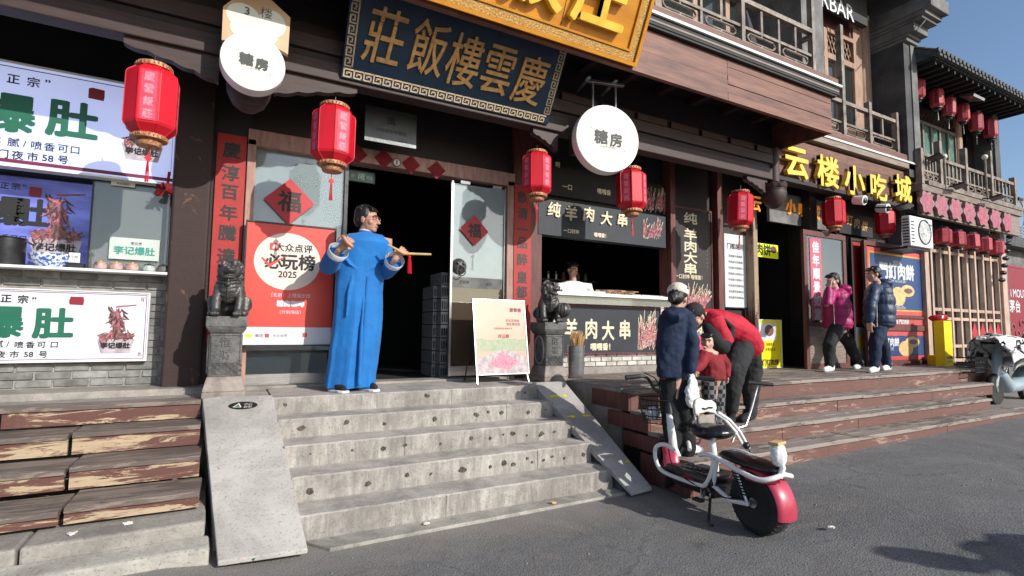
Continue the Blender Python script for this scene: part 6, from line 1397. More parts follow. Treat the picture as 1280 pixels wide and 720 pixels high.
for s in (.15,-.15):      # looped white frame tube each side
    obj('frame_loop', MB().tube(curve([L(.80,.37,s*.5),L(.87,.41,s*.8),L(.95,.38,s),L(.97,.30,s),L(.92,.22,s),L(.80,.195,s),L(.45,.21,s),L(.36,.24,s),L(.30,.34,s),L(.27,.44,s)]), .017, 10), 'scooter_white', t, smooth=True)
    obj('seat_rail', MB().tube(curve([L(.44,.43,s*.9),L(.30,.46,s),L(.05,.42,s),L(-.12,.40,s*.9),L(-.19,.42,s*.55),L(-.2,.44,0)]), .017, 10), 'scooter_white', t, smooth=True)
    obj('swing_arm', MB().tube([L(.32,.24,s*.8),L(.15,.18,s*.75),L(0,.205,s*.75)], .016, 8), 'scooter_white', t, smooth=True)
    mb = MB().tube([L(.0,.22,s*.8),L(.10,.42,s*.8)], .010, 8)
    cl = MB()
    cl.tube([L(.02+.08*k/60,.25+.15*k/60,s*.8)+ (side*math.cos(k*.9)+hd*math.sin(k*.9))*.024 for k in range(61)], .005, 4); obj('shock_rod', mb, 'steel', t); obj('shock_spring', cl, 'black_plastic', t)
    obj('rail_strut', MB().tube([L(.30,.24,s*.9),L(.24,.45,s)], .014, 8), 'scooter_white', t, smooth=True)
    obj('fork_leg', MB().tube([LS(1.05,.195,s*.42),LS(.985,.42,s*.42)], .015, 8), 'black_plastic', t)
obj('head_tube', MB().tube([L(.95,.42),L(.86,.30)], .030, 12), 'scooter_white', t, smooth=True); obj('steering_stem', MB().tube([L(.90,.28),L(.965,.64)], .034, 12), 'scooter_white', t, smooth=True)
obj('stem_sleeve', MB().tube([LS(.95,.64),LS(.985,.80)], [.036,.033], 12), 'black_plastic', t, smooth=True); obj('stem_cap', MB().ball(LS(.99,.81), .03, 8), 'scooter_white', t, smooth=True)
obj('fork_crown', MB().tube([LS(.985,.42,.07),LS(.985,.43,-.07)], .022, 8), 'black_plastic', t)
hl, hr = Q(783,479,.30), Q(866,474,-.30); hb = [LS(.90,.945,.34),LS(.93,.955,.24),LS(.97,.93,.17),LS(1.0,.84,.11),LS(.99,.79,0),LS(1.0,.84,-.11),LS(.97,.93,-.17),LS(.93,.945,-.24),LS(.90,.935,-.34)]
obj('handlebar', MB().tube(curve(hb), .013, 10), 'black_plastic', t, smooth=True)
for s in (1,-1): gp = obj('grip', MB().tube([LS(.935,.953,s*.24),LS(.90,.943,s*.365)], [.019,.021], 10), 'rubber', t, smooth=True); obj('brake_lever', MB().tube([LS(.965,.945,s*.2),LS(.985,.935,s*.26),LS(.97,.915,s*.34)], .006, 6), 'steel', t)
obj('crossbar', MB().tube([LS(.99,.87,.12),LS(.99,.87,-.12)], .009, 6), 'black_plastic', t)
hlp = MB().ball(LS(1.0,.945), (.07,.055,.038), 14); obj('red_display', hlp, 'scooter_red', t, smooth=True); obj('display_base', MB().ball(LS(1.0,.915), (.055,.045,.03), 12), 'black_plastic', t, smooth=True)
mb = MB().tube([LS(1.0,.95,.05),LS(1.08,.90,.06),LS(1.1,.70,.05),LS(1.02,.45,.03)], .005, 5).tube([LS(.96,.98,.2),LS(1.08,.93,.1),LS(1.10,.72,-.03),LS(1.02,.5,-.02)], .005, 5); obj('cables', mb, 'black_plastic', t, smooth=True)
# wire basket
mb = MB(); bc = LS(1.07,.60,.06)
for (z,w_,l_) in ((.0,.14,.10),(.06,.15,.11),(.12,.16,.12),(.20,.18,.135)):
    mb.tube([bc+side2*(w_*math.cos(a)**1)+hd2*(l_*math.sin(a))+Vector((0,0,z-.05)) for a in [k*math.pi/12 for k in range(24)]], .0045 if z < .2 else .007, 4, loop=True)
for k in range(24): a = k*math.pi/12; mb.tube([bc+side2*.14*math.cos(a)+hd2*.10*math.sin(a)+Vector((0,0,-.05)), bc+side2*.18*math.cos(a)+hd2*.135*math.sin(a)+Vector((0,0,.15))], .003, 4)
for k in range(7): mb.tube([bc+side2*(-.12+.04*k)+hd2*-.08+Vector((0,0,-.05)), bc+side2*(-.12+.04*k)+hd2*.08+Vector((0,0,-.05))], .003, 4)
obj('wire_basket', mb, 'dark_metal', t)
tb = thing('clear_wrapper', 'crumpled clear and white plastic wrapper lying in the scooter basket', 'wrapper', bc); mb = MB().ball(bc+side2*.06+Vector((0,0,.02)), (.07,.05,.06), 8); fuse('wrapper', mb, 'paper_white', tb, .008, 1, .03, .03)
# saddle, rear seat, backrest
mb = MB().ball(L(.48,.585), (.14,.145,.062), 16).ball(L(.60,.575), (.085,.10,.045), 12).ball(L(.40,.60), (.13,.12,.055), 12)
sd = fuse('saddle', mb, 'seat_leather', t, .008, 6); obj('seat_post', MB().tube([L(.46,.545),L(.42,.30)], .028, 10), 'scooter_white', t, smooth=True)
mb = MB().tube([L(.24,.475),L(.02,.455),L(-.10,.45)], [.10,.115,.09], 14, round_=True); 
for v in mb.v: v.z = .455+(v.z-.455)*.36
fuse('rear_seat', mb, 'seat_leather', t, .009, 6)
obj('tail_strip', MB().tube([L(-.02,.385,.14),L(-.14,.385,.12),L(-.20,.40,.03)], .014, 6), 'seal_red', t)
mb = MB().ball(L(-.17,.55), (.06,.05,.07), 10).ball(L(-.16,.60), (.05,.05,.04), 8); o = fuse('lamp_head', mb, 'scooter_white', t, .008, 2, .012, .03)
obj('lamp_arm', MB().tube([L(-.19,.42,.02),L(-.2,.48,.0),L(-.18,.55,0)], .02, 8), 'scooter_white', t, smooth=True); obj('yellow_pad', MB().cbox(L(-.16,.635), (.12,.07,.02), .2), 'bamboo', t, bev=.005)
for s in (.085,-.085): obj('axle_nut', MB().tube([L(0,.205,s),L(0,.205,s*1.25)], .016, 6), 'steel', t)
obj('brake_cable', MB().tube(curve([L(.86,.40,.10),L(.7,.26,.165),L(.4,.20,.16),L(.2,.19,.13),L(.02,.22,.10)]), .005, 5), 'black_plastic', t)
obj('pedal', MB().cbox(L(.40,.12,.19), (.05,.08,.02), 0), 'black_plastic', t, bev=.004); obj('kick_stand', MB().tube([L(.36,.14,.11),L(.26,.015,.22),L(.20,.012,.24)], .011, 6), 'black_plastic', t)
obj('crank', MB().tube([L(.42,.17,.10),L(.40,.12,.15)], .012, 6), 'steel', t); mb = MB().tube([L(.40+.05*math.cos(a),.16+.05*math.sin(a),.12) for a in [k*math.pi/8 for k in range(16)]], .006, 5, loop=True); obj('chain_ring', mb, 'steel', t)
# child's seat / push trolley standing behind the scooter
tr_ = thing('folding_trolley', 'white child carrier with a curved back and steel push pole behind the scooter', 'child carrier', P(905,590,Y=3.0))
mp = lambda x,y,Y=2.95: P(x,y,Y=Y)
mb = MB(); fb2 = frame(mp(884,510), (1,-.15,0), (0,.12,1))
sh = [(-.115,-.05),(-.12,.02),(-.105,.065),(-.06,.085),(-.02,.068),(0,.055),(.02,.062),(.06,.06),(.095,.035),(.10,-.01),(.07,-.045),(.0,-.03)]
obj('carrier_back', MB().prism([(a*1.0,b*1.0) for a,b in sh], fb2, -.035, .0), 'offwhite', tr_, bev=.012); 
obj('carrier_strap', MB().tube([fb2@Vector(v) for v in ((-.05,.0,.006),(-.02,-.008,.008),(.01,.004,.008),(.05,.0,.006))], .006, 5), 'black_plastic', tr_)
obj('carrier_panel', MB().prism([(-.095,-.13),(.06,-.13),(.075,-.05),(-.095,-.055)], fb2, -.03, -.002), 'pedestal_base', tr_, bev=.008)
for dd in (0,.05): obj('side_tube', MB().tube([mp(897,515)+Vector((0,dd,0)),mp(912,525)+Vector((0,dd,0)),mp(925,540)+Vector((0,dd,0)),mp(936,560)+Vector((0,dd,0))], .013, 8), 'scooter_white', tr_, smooth=True)
obj('push_pole', MB().tube([mp(947,482,3.0),mp(939,512,3.0),mp(932,532,3.0),mp(922,535,3.0),mp(915,553,3.0)], .010, 8), 'steel', tr_, smooth=True); obj('handle', MB().tube([mp(935,478,3.0),mp(966,481,2.9)], .016, 8), 'rubber', tr_, smooth=True)
obj('wheel_hub', MB().ball(mp(933,557,2.9), (.03,.03,.03), 8), 'black_plastic', tr_, smooth=True)
wc = mp(951,604,2.95); zc = .06
wheel(tr_, (wc.x,2.95,.13), .055, .03, (.96,.2,0) if 0 else (.3,-1,0), 'black_plastic', 'offwhite', 7)
obj('axle_arm', MB().tube([(wc.x,2.95,.13),mp(936,560)], .01, 6), 'steel', tr_)
# ================================================================== PEOPLE
def hframe(c, face, up=(0,0,1), s=1.0):
    f = Vector(face).normalized(); u = Vector(up); u = (u-f*u.dot(f)).normalized(); r = f.cross(u)
    return Matrix(((r.x*s,f.x*s,u.x*s,c[0]),(r.y*s,f.y*s,u.y*s,c[1]),(r.z*s,f.z*s,u.z*s,c[2]),(0,0,0,1)))
def head_into(mb, H):      # H: x right, y face forward, z up; origin at the middle of the skull
    M3 = H.to_3x3(); h = lambda *p: H @ Vector(p)
    mb.ball(h(0,-.012,.03), (.076,.094,.088), 14, M=M3)
    mb.ball(h(0,.022,-.035), (.062,.068,.078), 12, M=M3); mb.ball(h(0,.058,-.088), (.034,.028,.024), 8, M=M3)
    mb.ball(h(0,.074,.018), (.050,.018,.014), 8, M=M3)                      # brow
    for s in (-1,1):
        mb.ball(h(s*.045,.050,-.03), (.024,.026,.026), 8, M=M3)             # cheek
        mb.ball(h(s*.076,-.006,-.012), (.010,.020,.032), 8, M=M3)           # ear
    mb.tube([h(0,.084,.008),h(0,.100,-.022),h(0,.108,-.034)], [.009*H.median_scale if hasattr(H,'median_scale') else .009,.012,.014], 8, round_=True)
    mb.ball(h(-.012,.094,-.038), (.009,.010,.007), 6, M=M3); mb.ball(h(.012,.094,-.038), (.009,.010,.007), 6, M=M3)
    mb.ball(h(0,.084,-.062), (.024,.010,.006), 8, M=M3); mb.ball(h(0,.082,-.071), (.02,.010,.007), 8, M=M3)
def face_parts(t, H, brow='hair', mouth=True):
    M3 = H.to_3x3(); h = lambda *p: H @ Vector(p)
    for s in (-1,1):
        e = obj('eye', MB().ball(h(s*.031,.079,.0), (.013,.006,.0065), 8, M=M3), 'offwhite', t, smooth=True)
        obj('pupil', MB().ball(h(s*.032,.0845,.0), (.0058,.003,.0058), 6, M=M3), 'ink', e)
        obj('eyebrow', MB().tube([h(s*.014,.094,.021),h(s*.032,.092,.027),h(s*.050,.078,.020)], .0042, 5), brow, t)
    if mouth: mat('lip', (.42,.12,.10), (.34,.09,.08), 9, .5); obj('lips', MB().tube([h(-.020,.088,-.067),h(0,.096,-.0655),h(.020,.088,-.067)], .0045, 6), 'lip', t)
def hair_mb(H, long=0, part=0, fringe=.055):
    mb = MB(); M3 = H.to_3x3(); q = random.Random(2); h = lambda *p: H @ Vector(p)
    mb.ball(h(0,-.022,.045), (.083,.092,.086), 14, M=M3)
    mb.ball(h(0,-.055,-.005), (.074,.058,.07), 12, M=M3)
    for s in (-1,1): mb.ball(h(s*.066,-.012,.035), (.018,.05,.045), 8, M=M3)
    for k in range(26):      # tufts
        a = q.uniform(0,6.28); r = q.uniform(.2,1); d = (math.cos(a)*.075*r, -.02+math.sin(a)*.08*r, .05+.075*math.sqrt(max(0,1-r*r*.8)))
        mb.tube([h(*d),h(d[0]*1.12+.01,d[1]+.012,d[2]-.004)], .011, 6, round_=True)
    for k in range(7): x = -.05+.0166*k; mb.tube([h(x,.045,.098),h(x+.012,.072,.075),h(x+.016,.08,fringe)], [.014,.012,.006], 6, round_=True)
    if long: mb.ball(h(0,-.08,-.03), (.07,.04,.09), 10, M=M3)
    return mb
def hand_into(mb, w, fwd, palm, s=1.0, curl=(.5,.6,.6,.7), thumb=1, spread=.1):
    """hand from wrist w: fwd towards the fingers, palm = direction the palm faces"""
    f = Vector(fwd).normalized(); p = Vector(palm); p = (p-f*p.dot(f)).normalized(); r = f.cross(p)*thumb      # r: thumb side
    w = Vector(w); ln = (.074,.082,.076,.06)
    mb.tube([w-f*.02*s,w+f*.02*s], [.024*s,.026*s], 10, round_=True)
    for i in range(4):
        o_ = (1.5-i)*.0195*s
        k = w+f*.085*s+r*o_
        mb.tube([w+f*.01*s+r*o_*.7, k], [.0165*s,.0140*s], 8, round_=True)
        c = curl[i]; d = (f+r*(1.5-i)*spread*.5).normalized(); pts = [k]; L_ = ln[i]*s
        for j,(a_,part_) in enumerate(((.45,.42),(1.3,.32),(1.9,.26))):
            ang = c*a_; dd = d*math.cos(ang)+p*math.sin(ang); pts.append(pts[-1]+dd*L_*part_)
        mb.tube(pts, [.0105*s,.0098*s,.009*s,.0078*s], 8, round_=True)
    tb = w+f*.028*s+r*.026*s
    mb.tube([w+f*.005*s+r*.012*s, tb, tb+(f*.5+r*.7+p*.35).normalized()*.038*s, tb+(f*.5+r*.7+p*.35).normalized()*.038*s+(f*.8+r*.15+p*.5).normalized()*.032*s], [.017*s,.0135*s,.0115*s,.009*s], 8, round_=True)
def shoe_into(mb, heel, toe, s=1.0, sole=False):
    heel = Vector(heel); toe = Vector(toe); d = (toe-heel).normalized()
    if sole:
        sd = Vector((-d.y,d.x,0)); L_ = (toe-heel).length
        pts = [(0,-.03),(.2,-.036),(.5,-.034),(.75,-.044),(.95,-.034),(1.02,0),(.95,.034),(.75,.044),(.5,.034),(.2,.036),(0,.03),(-.04,0)]
        fr_ = Matrix(((d.x,sd.x,0,heel.x),(d.y,sd.y,0,heel.y),(0,0,1,heel.z),(0,0,0,1)))
        mb.prism([(a*L_,b*s) for a,b in pts], fr_, 0, .02); return
    mb.tube([heel+Vector((0,0,.045)),heel+d*.09+Vector((0,0,.05)),toe-d*.03+Vector((0,0,.035))], [.038*s,.042*s,.034*s], 10, round_=True)
    mb.tube([heel+Vector((0,0,.05)),heel+Vector((0,0,.11))], [.038*s,.04*s], 10, round_=True)
def pts_y(l): return [P(x,y,Y=Y) for x,y,Y in l]
# ---------------------------------------------------------------- man in the blue robe
G = PZ+.022 if 0 else PZ
fx = P(437,488,Y=4.96); ground_m = PZ
t = thing('person', 'man in a long bright blue robe holding a folded fan with a red tassel', 'person', (fx.x,4.98,PZ))
Y0 = 4.98
hc = P(459,274.5,Y=Y0); face = Vector((.80,-.60,.0)); H = hframe(hc, face, (-.03,0,1), 1.13)
neck = P(457,291,Y=Y0+.01)
shL, shR = P(428,301,Y=Y0), P(485,302,Y=Y0)             # image-left and image-right shoulders
elL, elR = P(411,333,Y=Y0-.06), P(485,341,Y=Y0-.06)
wrL, wrR = P(424,312,Y=Y0-.24), P(494,324,Y=Y0-.26)
body = MB(); head_into(body, H)
body.tube([hc+Vector((-.01,.0,-.07)), neck+Vector((0,0,.02)), neck+Vector((0,0,-.05))], [.052,.052,.07], 12, round_=True)
body.tube([neck+Vector((0,0,-.05)), P(450,350,Y=Y0), P(443,395,Y=Y0)], [.09,.11,.11], 12, round_=True)
for a,b,c in ((shL,elL,wrL),(shR,elR,wrR)): body.tube([neck+Vector((0,0,-.06)),a,b,c], [.06,.05,.038,.026], 10, round_=True)
for dx in (-.09,.09): body.tube([P(443,395,Y=Y0)+Vector((dx*.6,0,0)), Vector((fx.x+dx,Y0,PZ+.45)), Vector((fx.x+dx,Y0,PZ+.08))], [.08,.055,.04], 10, round_=True)
hand_into(body, wrL+Vector((.01,-.0,.015)), P(436,301,Y=Y0-.30)-wrL, (.5,.5,.3), 1.0, (1.0,1.05,1.1,1.15), -1, .1)
hand_into(body, wrR+Vector((.0,-.0,.01)), Vector((.35,-.2,.42)), (.2,.9,.0), .95, (.9,.85,.8,.55), 1, .3)
o = fuse('body', body, 'skin', t, .006, 2)
face_parts(t, H)
hb_ = MB(); h = lambda *p: H @ Vector(p); o = fuse('hair', hair_mb(H, fringe=.062), 'hair', t, .006, 3)
gl = MB()
for s in (-1,1): gl.tube([h(s*.033+.023*math.cos(a),.098-.006*abs(s),.002+.018*math.sin(a)) for a in [k*math.pi/8 for k in range(16)]], .0022, 5, loop=True); gl.tube([h(s*.056,.095,.006),h(s*.078,.06,.008),h(s*.082,.0,.004)], .002, 5)
gl.tube([h(-.011,.1,.006),h(.011,.1,.006)], .002, 5); obj('glasses', gl, 'steel', t, smooth=True)
# robe: rings measured down the figure, folds grow towards the hem
rows = [(291,449,466,.8),(294,441,474,.8),(298,429,483,.78),(304,422,487,.72),(315,420,485,.66),(335,421,480,.62),(360,419,478.5,.6),(385,417.5,478,.6),(410,415.5,477,.6),(435,412,474.5,.62),(455,409.5,472,.64),(470,407,469.5,.66),(480,406,469,.68),(484,405.5,469,.68)]
mb = MB(); rs = []
for i,(y,xl_,xr_,e) in enumerate(rows):
    a, b = P(xl_,y,Y=Y0), P(xr_,y,Y=Y0); c = (a+b)/2; w_ = (b-a).length/2; f_ = max(0,(i-4)/8)
    rs.append([Vector((c.x+math.cos(q_)*w_*(1+.03*f_*math.sin(q_*7+1)), c.y+math.sin(q_)*(w_*e)*(1+f_*.16*math.sin(q_*6+.6)+f_*.06*math.sin(q_*13)), c.z)) for q_ in [2*math.pi*k/48 for k in range(48)]])
mb.rings(rs)
mb.tube([neck+Vector((.0,.0,-.03)), (neck+shL)/2+Vector((-.03,0,-.015)), shL+Vector((.025,0,-.02)), shL.lerp(elL,.5)+Vector((-.01,0,0)), elL+Vector((.0,0,.0)), elL.lerp(wrL,.45)+Vector((0,0,.01)), elL.lerp(wrL,.72)+Vector((-.005,0,.0))], [.04,.045,.060,.078,.086,.084,.086], 18)
mb.tube([neck+Vector((.0,.0,-.03)), (neck+shR)/2+Vector((.03,0,-.015)), shR+Vector((-.03,0,-.02)), shR.lerp(elR,.5)+Vector((-.01,0,0)), elR+Vector((-.01,0,.0)), elR.lerp(wrR,.5), elR.lerp(wrR,.72)+Vector((0,0,.0))], [.04,.045,.058,.072,.078,.078,.082], 18)
mb.tube([P(441,345,Y=Y0-.11),P(436,365,Y=Y0-.13),P(433,395,Y=Y0-.13)], [.02,.014,.008], 8, round_=True)
mb.tube([P(455,372,Y=Y0-.13),P(452,410,Y=Y0-.155),P(449,480,Y=Y0-.17)], [.006,.016,.022], 8, round_=True)
mb.tube([P(428,318,Y=Y0-.09),P(437,330,Y=Y0-.125),P(446,336,Y=Y0-.13)], [.02,.012,.006], 8, round_=True); mb.tube([P(478,322,Y=Y0-.08),P(468,334,Y=Y0-.125),P(458,338,Y=Y0-.13)], [.02,.012,.006], 8, round_=True)
fuse('robe', mb, 'robe_blue', t, .007, 4, .012, .13)
mb = MB().tube([neck+Vector((0,.0,-.045)), neck+Vector((.004,.0,.012))], [.082,.068], 20); obj('collar', mb, 'robe_blue', t, smooth=True); obj('inner_collar', MB().tube([neck+Vector((0,.0,-.01)), neck+Vector((.005,-.002,.022))], [.066,.064], 20), 'cloth_white', t, smooth=True)
obj('collar_edge', MB().tube([P(458,291,Y=Y0-.07),P(462,297,Y=Y0-.105),P(466,300,Y=Y0-.11),P(480,303,Y=Y0-.09)], .004, 5), 'ink', t)
for a,b,tt_ in ((elL,wrL,.70),(elR,wrR,.70)):
    d = (b-a); c0 = a+d*tt_; c1 = a+d*(tt_+.26); M_ = MB()
    up = Vector((0,0,1)); n1 = d.normalized(); u_ = (up-n1*up.dot(n1)).normalized(); v_ = n1.cross(u_)
    rs = []
    for (c,r) in ((c0,.084),(c1,.092),(c1+n1*.006,.088),(c0,.076)): rs.append([c+u_*math.cos(q_)*r+v_*math.sin(q_)*r for q_ in [2*math.pi*k/28 for k in range(28)]])
    M_.rings(rs, cap=False); obj('white_cuff', M_, 'cloth_white', t, smooth=True)
for (x,y) in ((413,487),(451,485)):
    hl_ = P(x,y,Y=Y0+.02); toe = Vector((hl_.x+.10,4.77,PZ)); hl_ = Vector((hl_.x,4.98,PZ)); mb = MB(); shoe_into(mb, hl_+Vector((0,0,.005)), toe+Vector((0,.03,.0)), .92); fuse('shoe', mb, 'cloth_black', t, .007, 2); mb = MB(); shoe_into(mb, hl_, toe, 1.1, True); obj('shoe_sole', mb, 'cloth_white', t, bev=.004)
for (x,y) in ((466,300),(474,312),(478,330),(478,352)): obj('button', MB().ball(P(x,y,Y=Y0-.115), (.009,.006,.009), 6), 'ink', t)
obj('seam', MB().tube([P(x,y,Y=Y0-.145+.0*y) for x,y in ((460,345),(458,375),(456,410),(453,445),(451,478))], .0035, 5), 'robe_blue', t)
# what he holds
a_, b_ = P(485,306,Y=Y0-.30), P(539,318,Y=Y0-.38); m_ = P(500,314,Y=Y0-.32)
tf = thing('folded_fan', 'folded pale wooden fan with a red tassel held out in his raised left hand', 'fan', m_)
obj('fan_sticks', MB().tube([a_,m_], [.010,.013], 8).tube([m_,P(505,317,Y=Y0-.33),b_], [.013,.013,.010], 8), 'bamboo', tf); 
mb = MB(); tp = P(512,321,Y=Y0-.34)
for k in range(16): a = k*.39; r = .014; mb.tube([tp+Vector((r*.4*math.cos(a),r*.4*math.sin(a),0)), tp+Vector((r*math.cos(a),r*math.sin(a),-.06)), tp+Vector((r*1.2*math.cos(a)+.004,r*1.1*math.sin(a),-.155))], .0035, 4)
mb.ball(tp, .014, 8); mb.tube([tp,m_], .003, 4); obj('tassel', mb, 'lantern_red', tf)
c = P(434,303,Y=Y0-.33); tc = thing('wooden_clapper', 'small brown wooden clapper held in his raised right hand before the chest', 'clapper', c)
mb = MB().tube([c+Vector((-.035,0,.045)),c,c+Vector((.04,-.01,-.035))], [.022,.026,.018], 10, round_=True); mat('clapper_wood', (.42,.20,.12), (.3,.12,.07), 9, .4); fuse('clapper', mb, 'clapper_wood', tc, .006, 2)
# ---------------------------------------------------------------- cook behind the skewer counter
t = thing('person', 'cook in a white jacket standing in shadow behind the skewer counter', 'person', (4.2,6.35,PZ)); Yc = 6.35
hc = P(715,337,Y=Yc); H = hframe(hc, (.25,-1,-.25), (0,0,1)); nk = P(716,350,Y=Yc); s1, s2 = P(699,360,Y=Yc), P(735,360,Y=Yc)
body = MB(); head_into(body, H); body.tube([hc,nk,nk+Vector((0,0,-.15)),nk+Vector((0,0,-.6)),Vector((nk.x,Yc,PZ+.05))], [.05,.055,.11,.12,.1], 12, round_=True)
for s_,el,wr in ((s1,P(695,380,Y=Yc-.15),P(708,384,Y=Yc-.32)),(s2,P(741,378,Y=Yc-.15),P(728,384,Y=Yc-.32))):
    body.tube([nk+Vector((0,0,-.08)),s_,el,wr], [.05,.045,.04,.026], 10, round_=True); hand_into(body, wr, Vector((.0,-1,-.1)), (0,0,-1), 1, (.8,.8,.8,.8), 1)
fuse('body', body, 'skin', t, .009, 2); face_parts(t, H); fuse('hair', hair_mb(H), 'hair', t, .009, 2)
mb = MB().tube([nk+Vector((0,0,-.02)),nk+Vector((0,0,-.12)),nk+Vector((0,0,-.4)),nk+Vector((0,0,-.75))], [.07,.12,.14,.15], 16, ell=1.75, up=(0,-1,0))
for s_,el,wr in ((s1,P(695,380,Y=Yc-.15),P(708,384,Y=Yc-.32)),(s2,P(741,378,Y=Yc-.15),P(728,384,Y=Yc-.32))): mb.tube([nk+Vector((0,0,-.08)),s_,el,el.lerp(wr,.9)], [.07,.085,.07,.05], 12, round_=True)
fuse('jacket', mb, 'cloth_white', t, .012, 4, .02, .09)
tm = thing('skewered_meat', 'dark heap of grilled meat skewers lying on the counter beside the cook', 'meat', (4.9,5.75,1.83)); q = random.Random(8); mb = MB(); m2 = MB()
for k in range(44):
    x, y = q.uniform(4.45,5.0), q.uniform(5.55,5.8); a = q.uniform(-.5,.5); z = 1.85+q.uniform(0,.05); L_ = .13; mb.tube([(x-L_*math.cos(a),y-L_*math.sin(a),z),(x+L_*math.cos(a),y+L_*math.sin(a),z)], .003, 4)
    for j in range(4): m2.ball((x+(j-1.5)*.03*math.cos(a),y+(j-1.5)*.03*math.sin(a),z), (.014,.012,.012), 5)
obj('sticks', mb, 'bamboo', tm, kind='stuff'); obj('meat_pieces', m2, 'meat', tm, kind='stuff')
tt = thing('grill_tray', 'low steel tray in front of the cook on the skewer counter', 'tray', (4.1,5.7,1.83)); obj('tray', MB().box(3.7,4.4,5.5,5.85,1.831,1.87), 'steel', tt, bev=.006)
ts = thing('back_wall_screen', 'small lit menu panel glowing deep inside the skewer shop', 'screen', P(815,342,Y=7.6)); fq = frame((0,7.6,0)); a, b = P(810,352,Y=7.6), P(821,330,Y=7.6)
mat('screen_lit', (.5,.55,.62), (.06,.07,.1), 26, .5, bmp=0, emit=.6, lo=.5, hi=.56); obj('screen', MB().box(a.x,b.x,7.6,7.64,a.z,b.z), 'screen_lit', ts); mat('red_lit', (.45,.05,.04), (.04,.01,.01), 18, .5, bmp=0, emit=.35, lo=.5, hi=.58)
ts = thing('red_wall_poster', 'dim red picture on the dark back wall of the skewer shop', 'poster', P(797,345,Y=7.6)); a, b = P(787,351,Y=7.6), P(804,333,Y=7.6); obj('poster', MB().box(a.x,b.x,7.6,7.62,a.z,b.z), 'red_lit', ts)
# ---------------------------------------------------------------- woman with a cream cap, seen from behind
Yw = 3.31; gw = .302
t = thing('person', 'woman in a navy hoodie and cream cap standing with her back turned behind the scooter', 'person', (P(850,566,Y=Yw).x,Yw,gw))
hc = P(847,373,Y=Yw); H = hframe(hc, (.80,.45,-.22), (.1,0,1), .98); nk = P(846,388,Y=Yw)
hip = P(845,465,Y=Yw); fL, fR = Vector((P(842,560,Y=Yw).x,Yw+.0,gw)), Vector((P(861,562,Y=Yw-.04).x,Yw-.04,gw))
body = MB(); head_into(body, H); body.tube([hc+Vector((-.01,0,-.05)),nk,nk+Vector((0,0,-.2)),hip], [.048,.048,.08,.06], 12, round_=True)
sR = P(861,398,Y=Yw-.03); eR = P(868,432,Y=Yw-.05); wR = P(862,464,Y=Yw-.08); sL = P(832,398,Y=Yw+.05); eL = P(828,435,Y=Yw+.05); wL = P(834,450,Y=Yw+.04)
for s_,el,wr in ((sR,eR,wR),(sL,eL,wL)): body.tube([nk+Vector((0,0,-.06)),s_,el,wr], [.05,.04,.035,.024], 10, round_=True)
hand_into(body, wR, Vector((.05,-.05,-1)), (-.3,-1,0), .9, (.7,.8,.8,.9), 1); hand_into(body, wL, Vector((.1,0,-1)), (1,0,0), .9, (.4,.4,.5,.5), 1)
for f_ in (fL,fR): body.tube([hip,Vector((f_.x,f_.y,gw+.45)),Vector((f_.x,f_.y,gw+.07))], [.08,.05,.035], 10, round_=True)
fuse('body', body, 'skin_pale', t, .008, 2); face_parts(t, H, mouth=True)
h = lambda *p: H @ Vector(p); M3 = H.to_3x3()
mb = hair_mb(H); mb.ball(h(0,-.10,-.02), (.035,.035,.04), 8); mb.tube([h(0,-.10,.02),h(-.02,-.13,-.02),h(.0,-.12,-.06),h(.02,-.11,-.02)], [.02,.018,.018,.015], 8, round_=True); fuse('hair', mb, 'hair', t, .008, 2)
mb = MB().ball(h(0,-.010,.058), (.094,.104,.085), 16, M=M3); 
for i,v in enumerate(mb.v):
    l = H.inverted() @ v
    if l.z < .035: mb.v[i] = H @ Vector((l.x,l.y,.035))
cp = obj('cap', mb, 'cap_cream', t, smooth='all'); mb = MB(); mb.ball(h(0,.115,.045), (.065,.055,.008), 12, M=M3); obj('cap_brim', mb, 'cap_cream', t, smooth=True)
mb = MB(); rows = [(384,839,855,.8),(390,832,861,.8),(400,828,862,.72),(420,826,861,.68),(445,825,860,.68),(464,824,860,.7),(471,825,859,.7)]
rs = []
for (y,xl_,xr_,e) in rows:
    a, b = P(xl_,y,Y=Yw), P(xr_,y,Y=Yw); c = (a+b)/2; w_ = (b-a).length/2; rs.append([Vector((c.x+math.cos(k*math.pi/14)*w_, c.y+math.sin(k*math.pi/14)*w_*e*(1+.03*math.sin(k)), c.z)) for k in range(28)])
mb.rings(rs); mb.tube([nk+Vector((0,0,-.05)),P(860,397,Y=Yw-.08),P(866,430,Y=Yw-.14),P(864,461,Y=Yw-.16)], [.05,.062,.058,.046], 14, round_=True).tube([nk+Vector((0,0,-.05)),sL,eL,P(827,458,Y=Yw)], [.05,.062,.058,.046], 14, round_=True)
mb.tube([P(836,392,Y=Yw-.06),P(845,398,Y=Yw-.12),P(857,392,Y=Yw-.06)], [.03,.045,.03], 10, round_=True)
fuse('hoodie', mb, 'cloth_navy', t, .009, 2, .03, .09)
mb = MB(); mb.tube([P(838,452,Y=Yw+.03),P(838,515,Y=Yw+.03),fL+Vector((0,0,.05))], [.095,.08,.072], 14, round_=True).tube([P(850,452,Y=Yw-.0),P(856,515,Y=Yw-.04),fR+Vector((-.01,0,.05))], [.095,.08,.070], 14, round_=True); fuse('trousers', mb, 'cloth_black', t, .01, 4, .02, .1)
for f_ in (fL,fR): mb = MB(); shoe_into(mb, f_+Vector((-.03,0,.0)), f_+Vector((.16,.0,.0)), 1.0); fuse('shoe', mb, 'cloth_white', t, .008, 2)
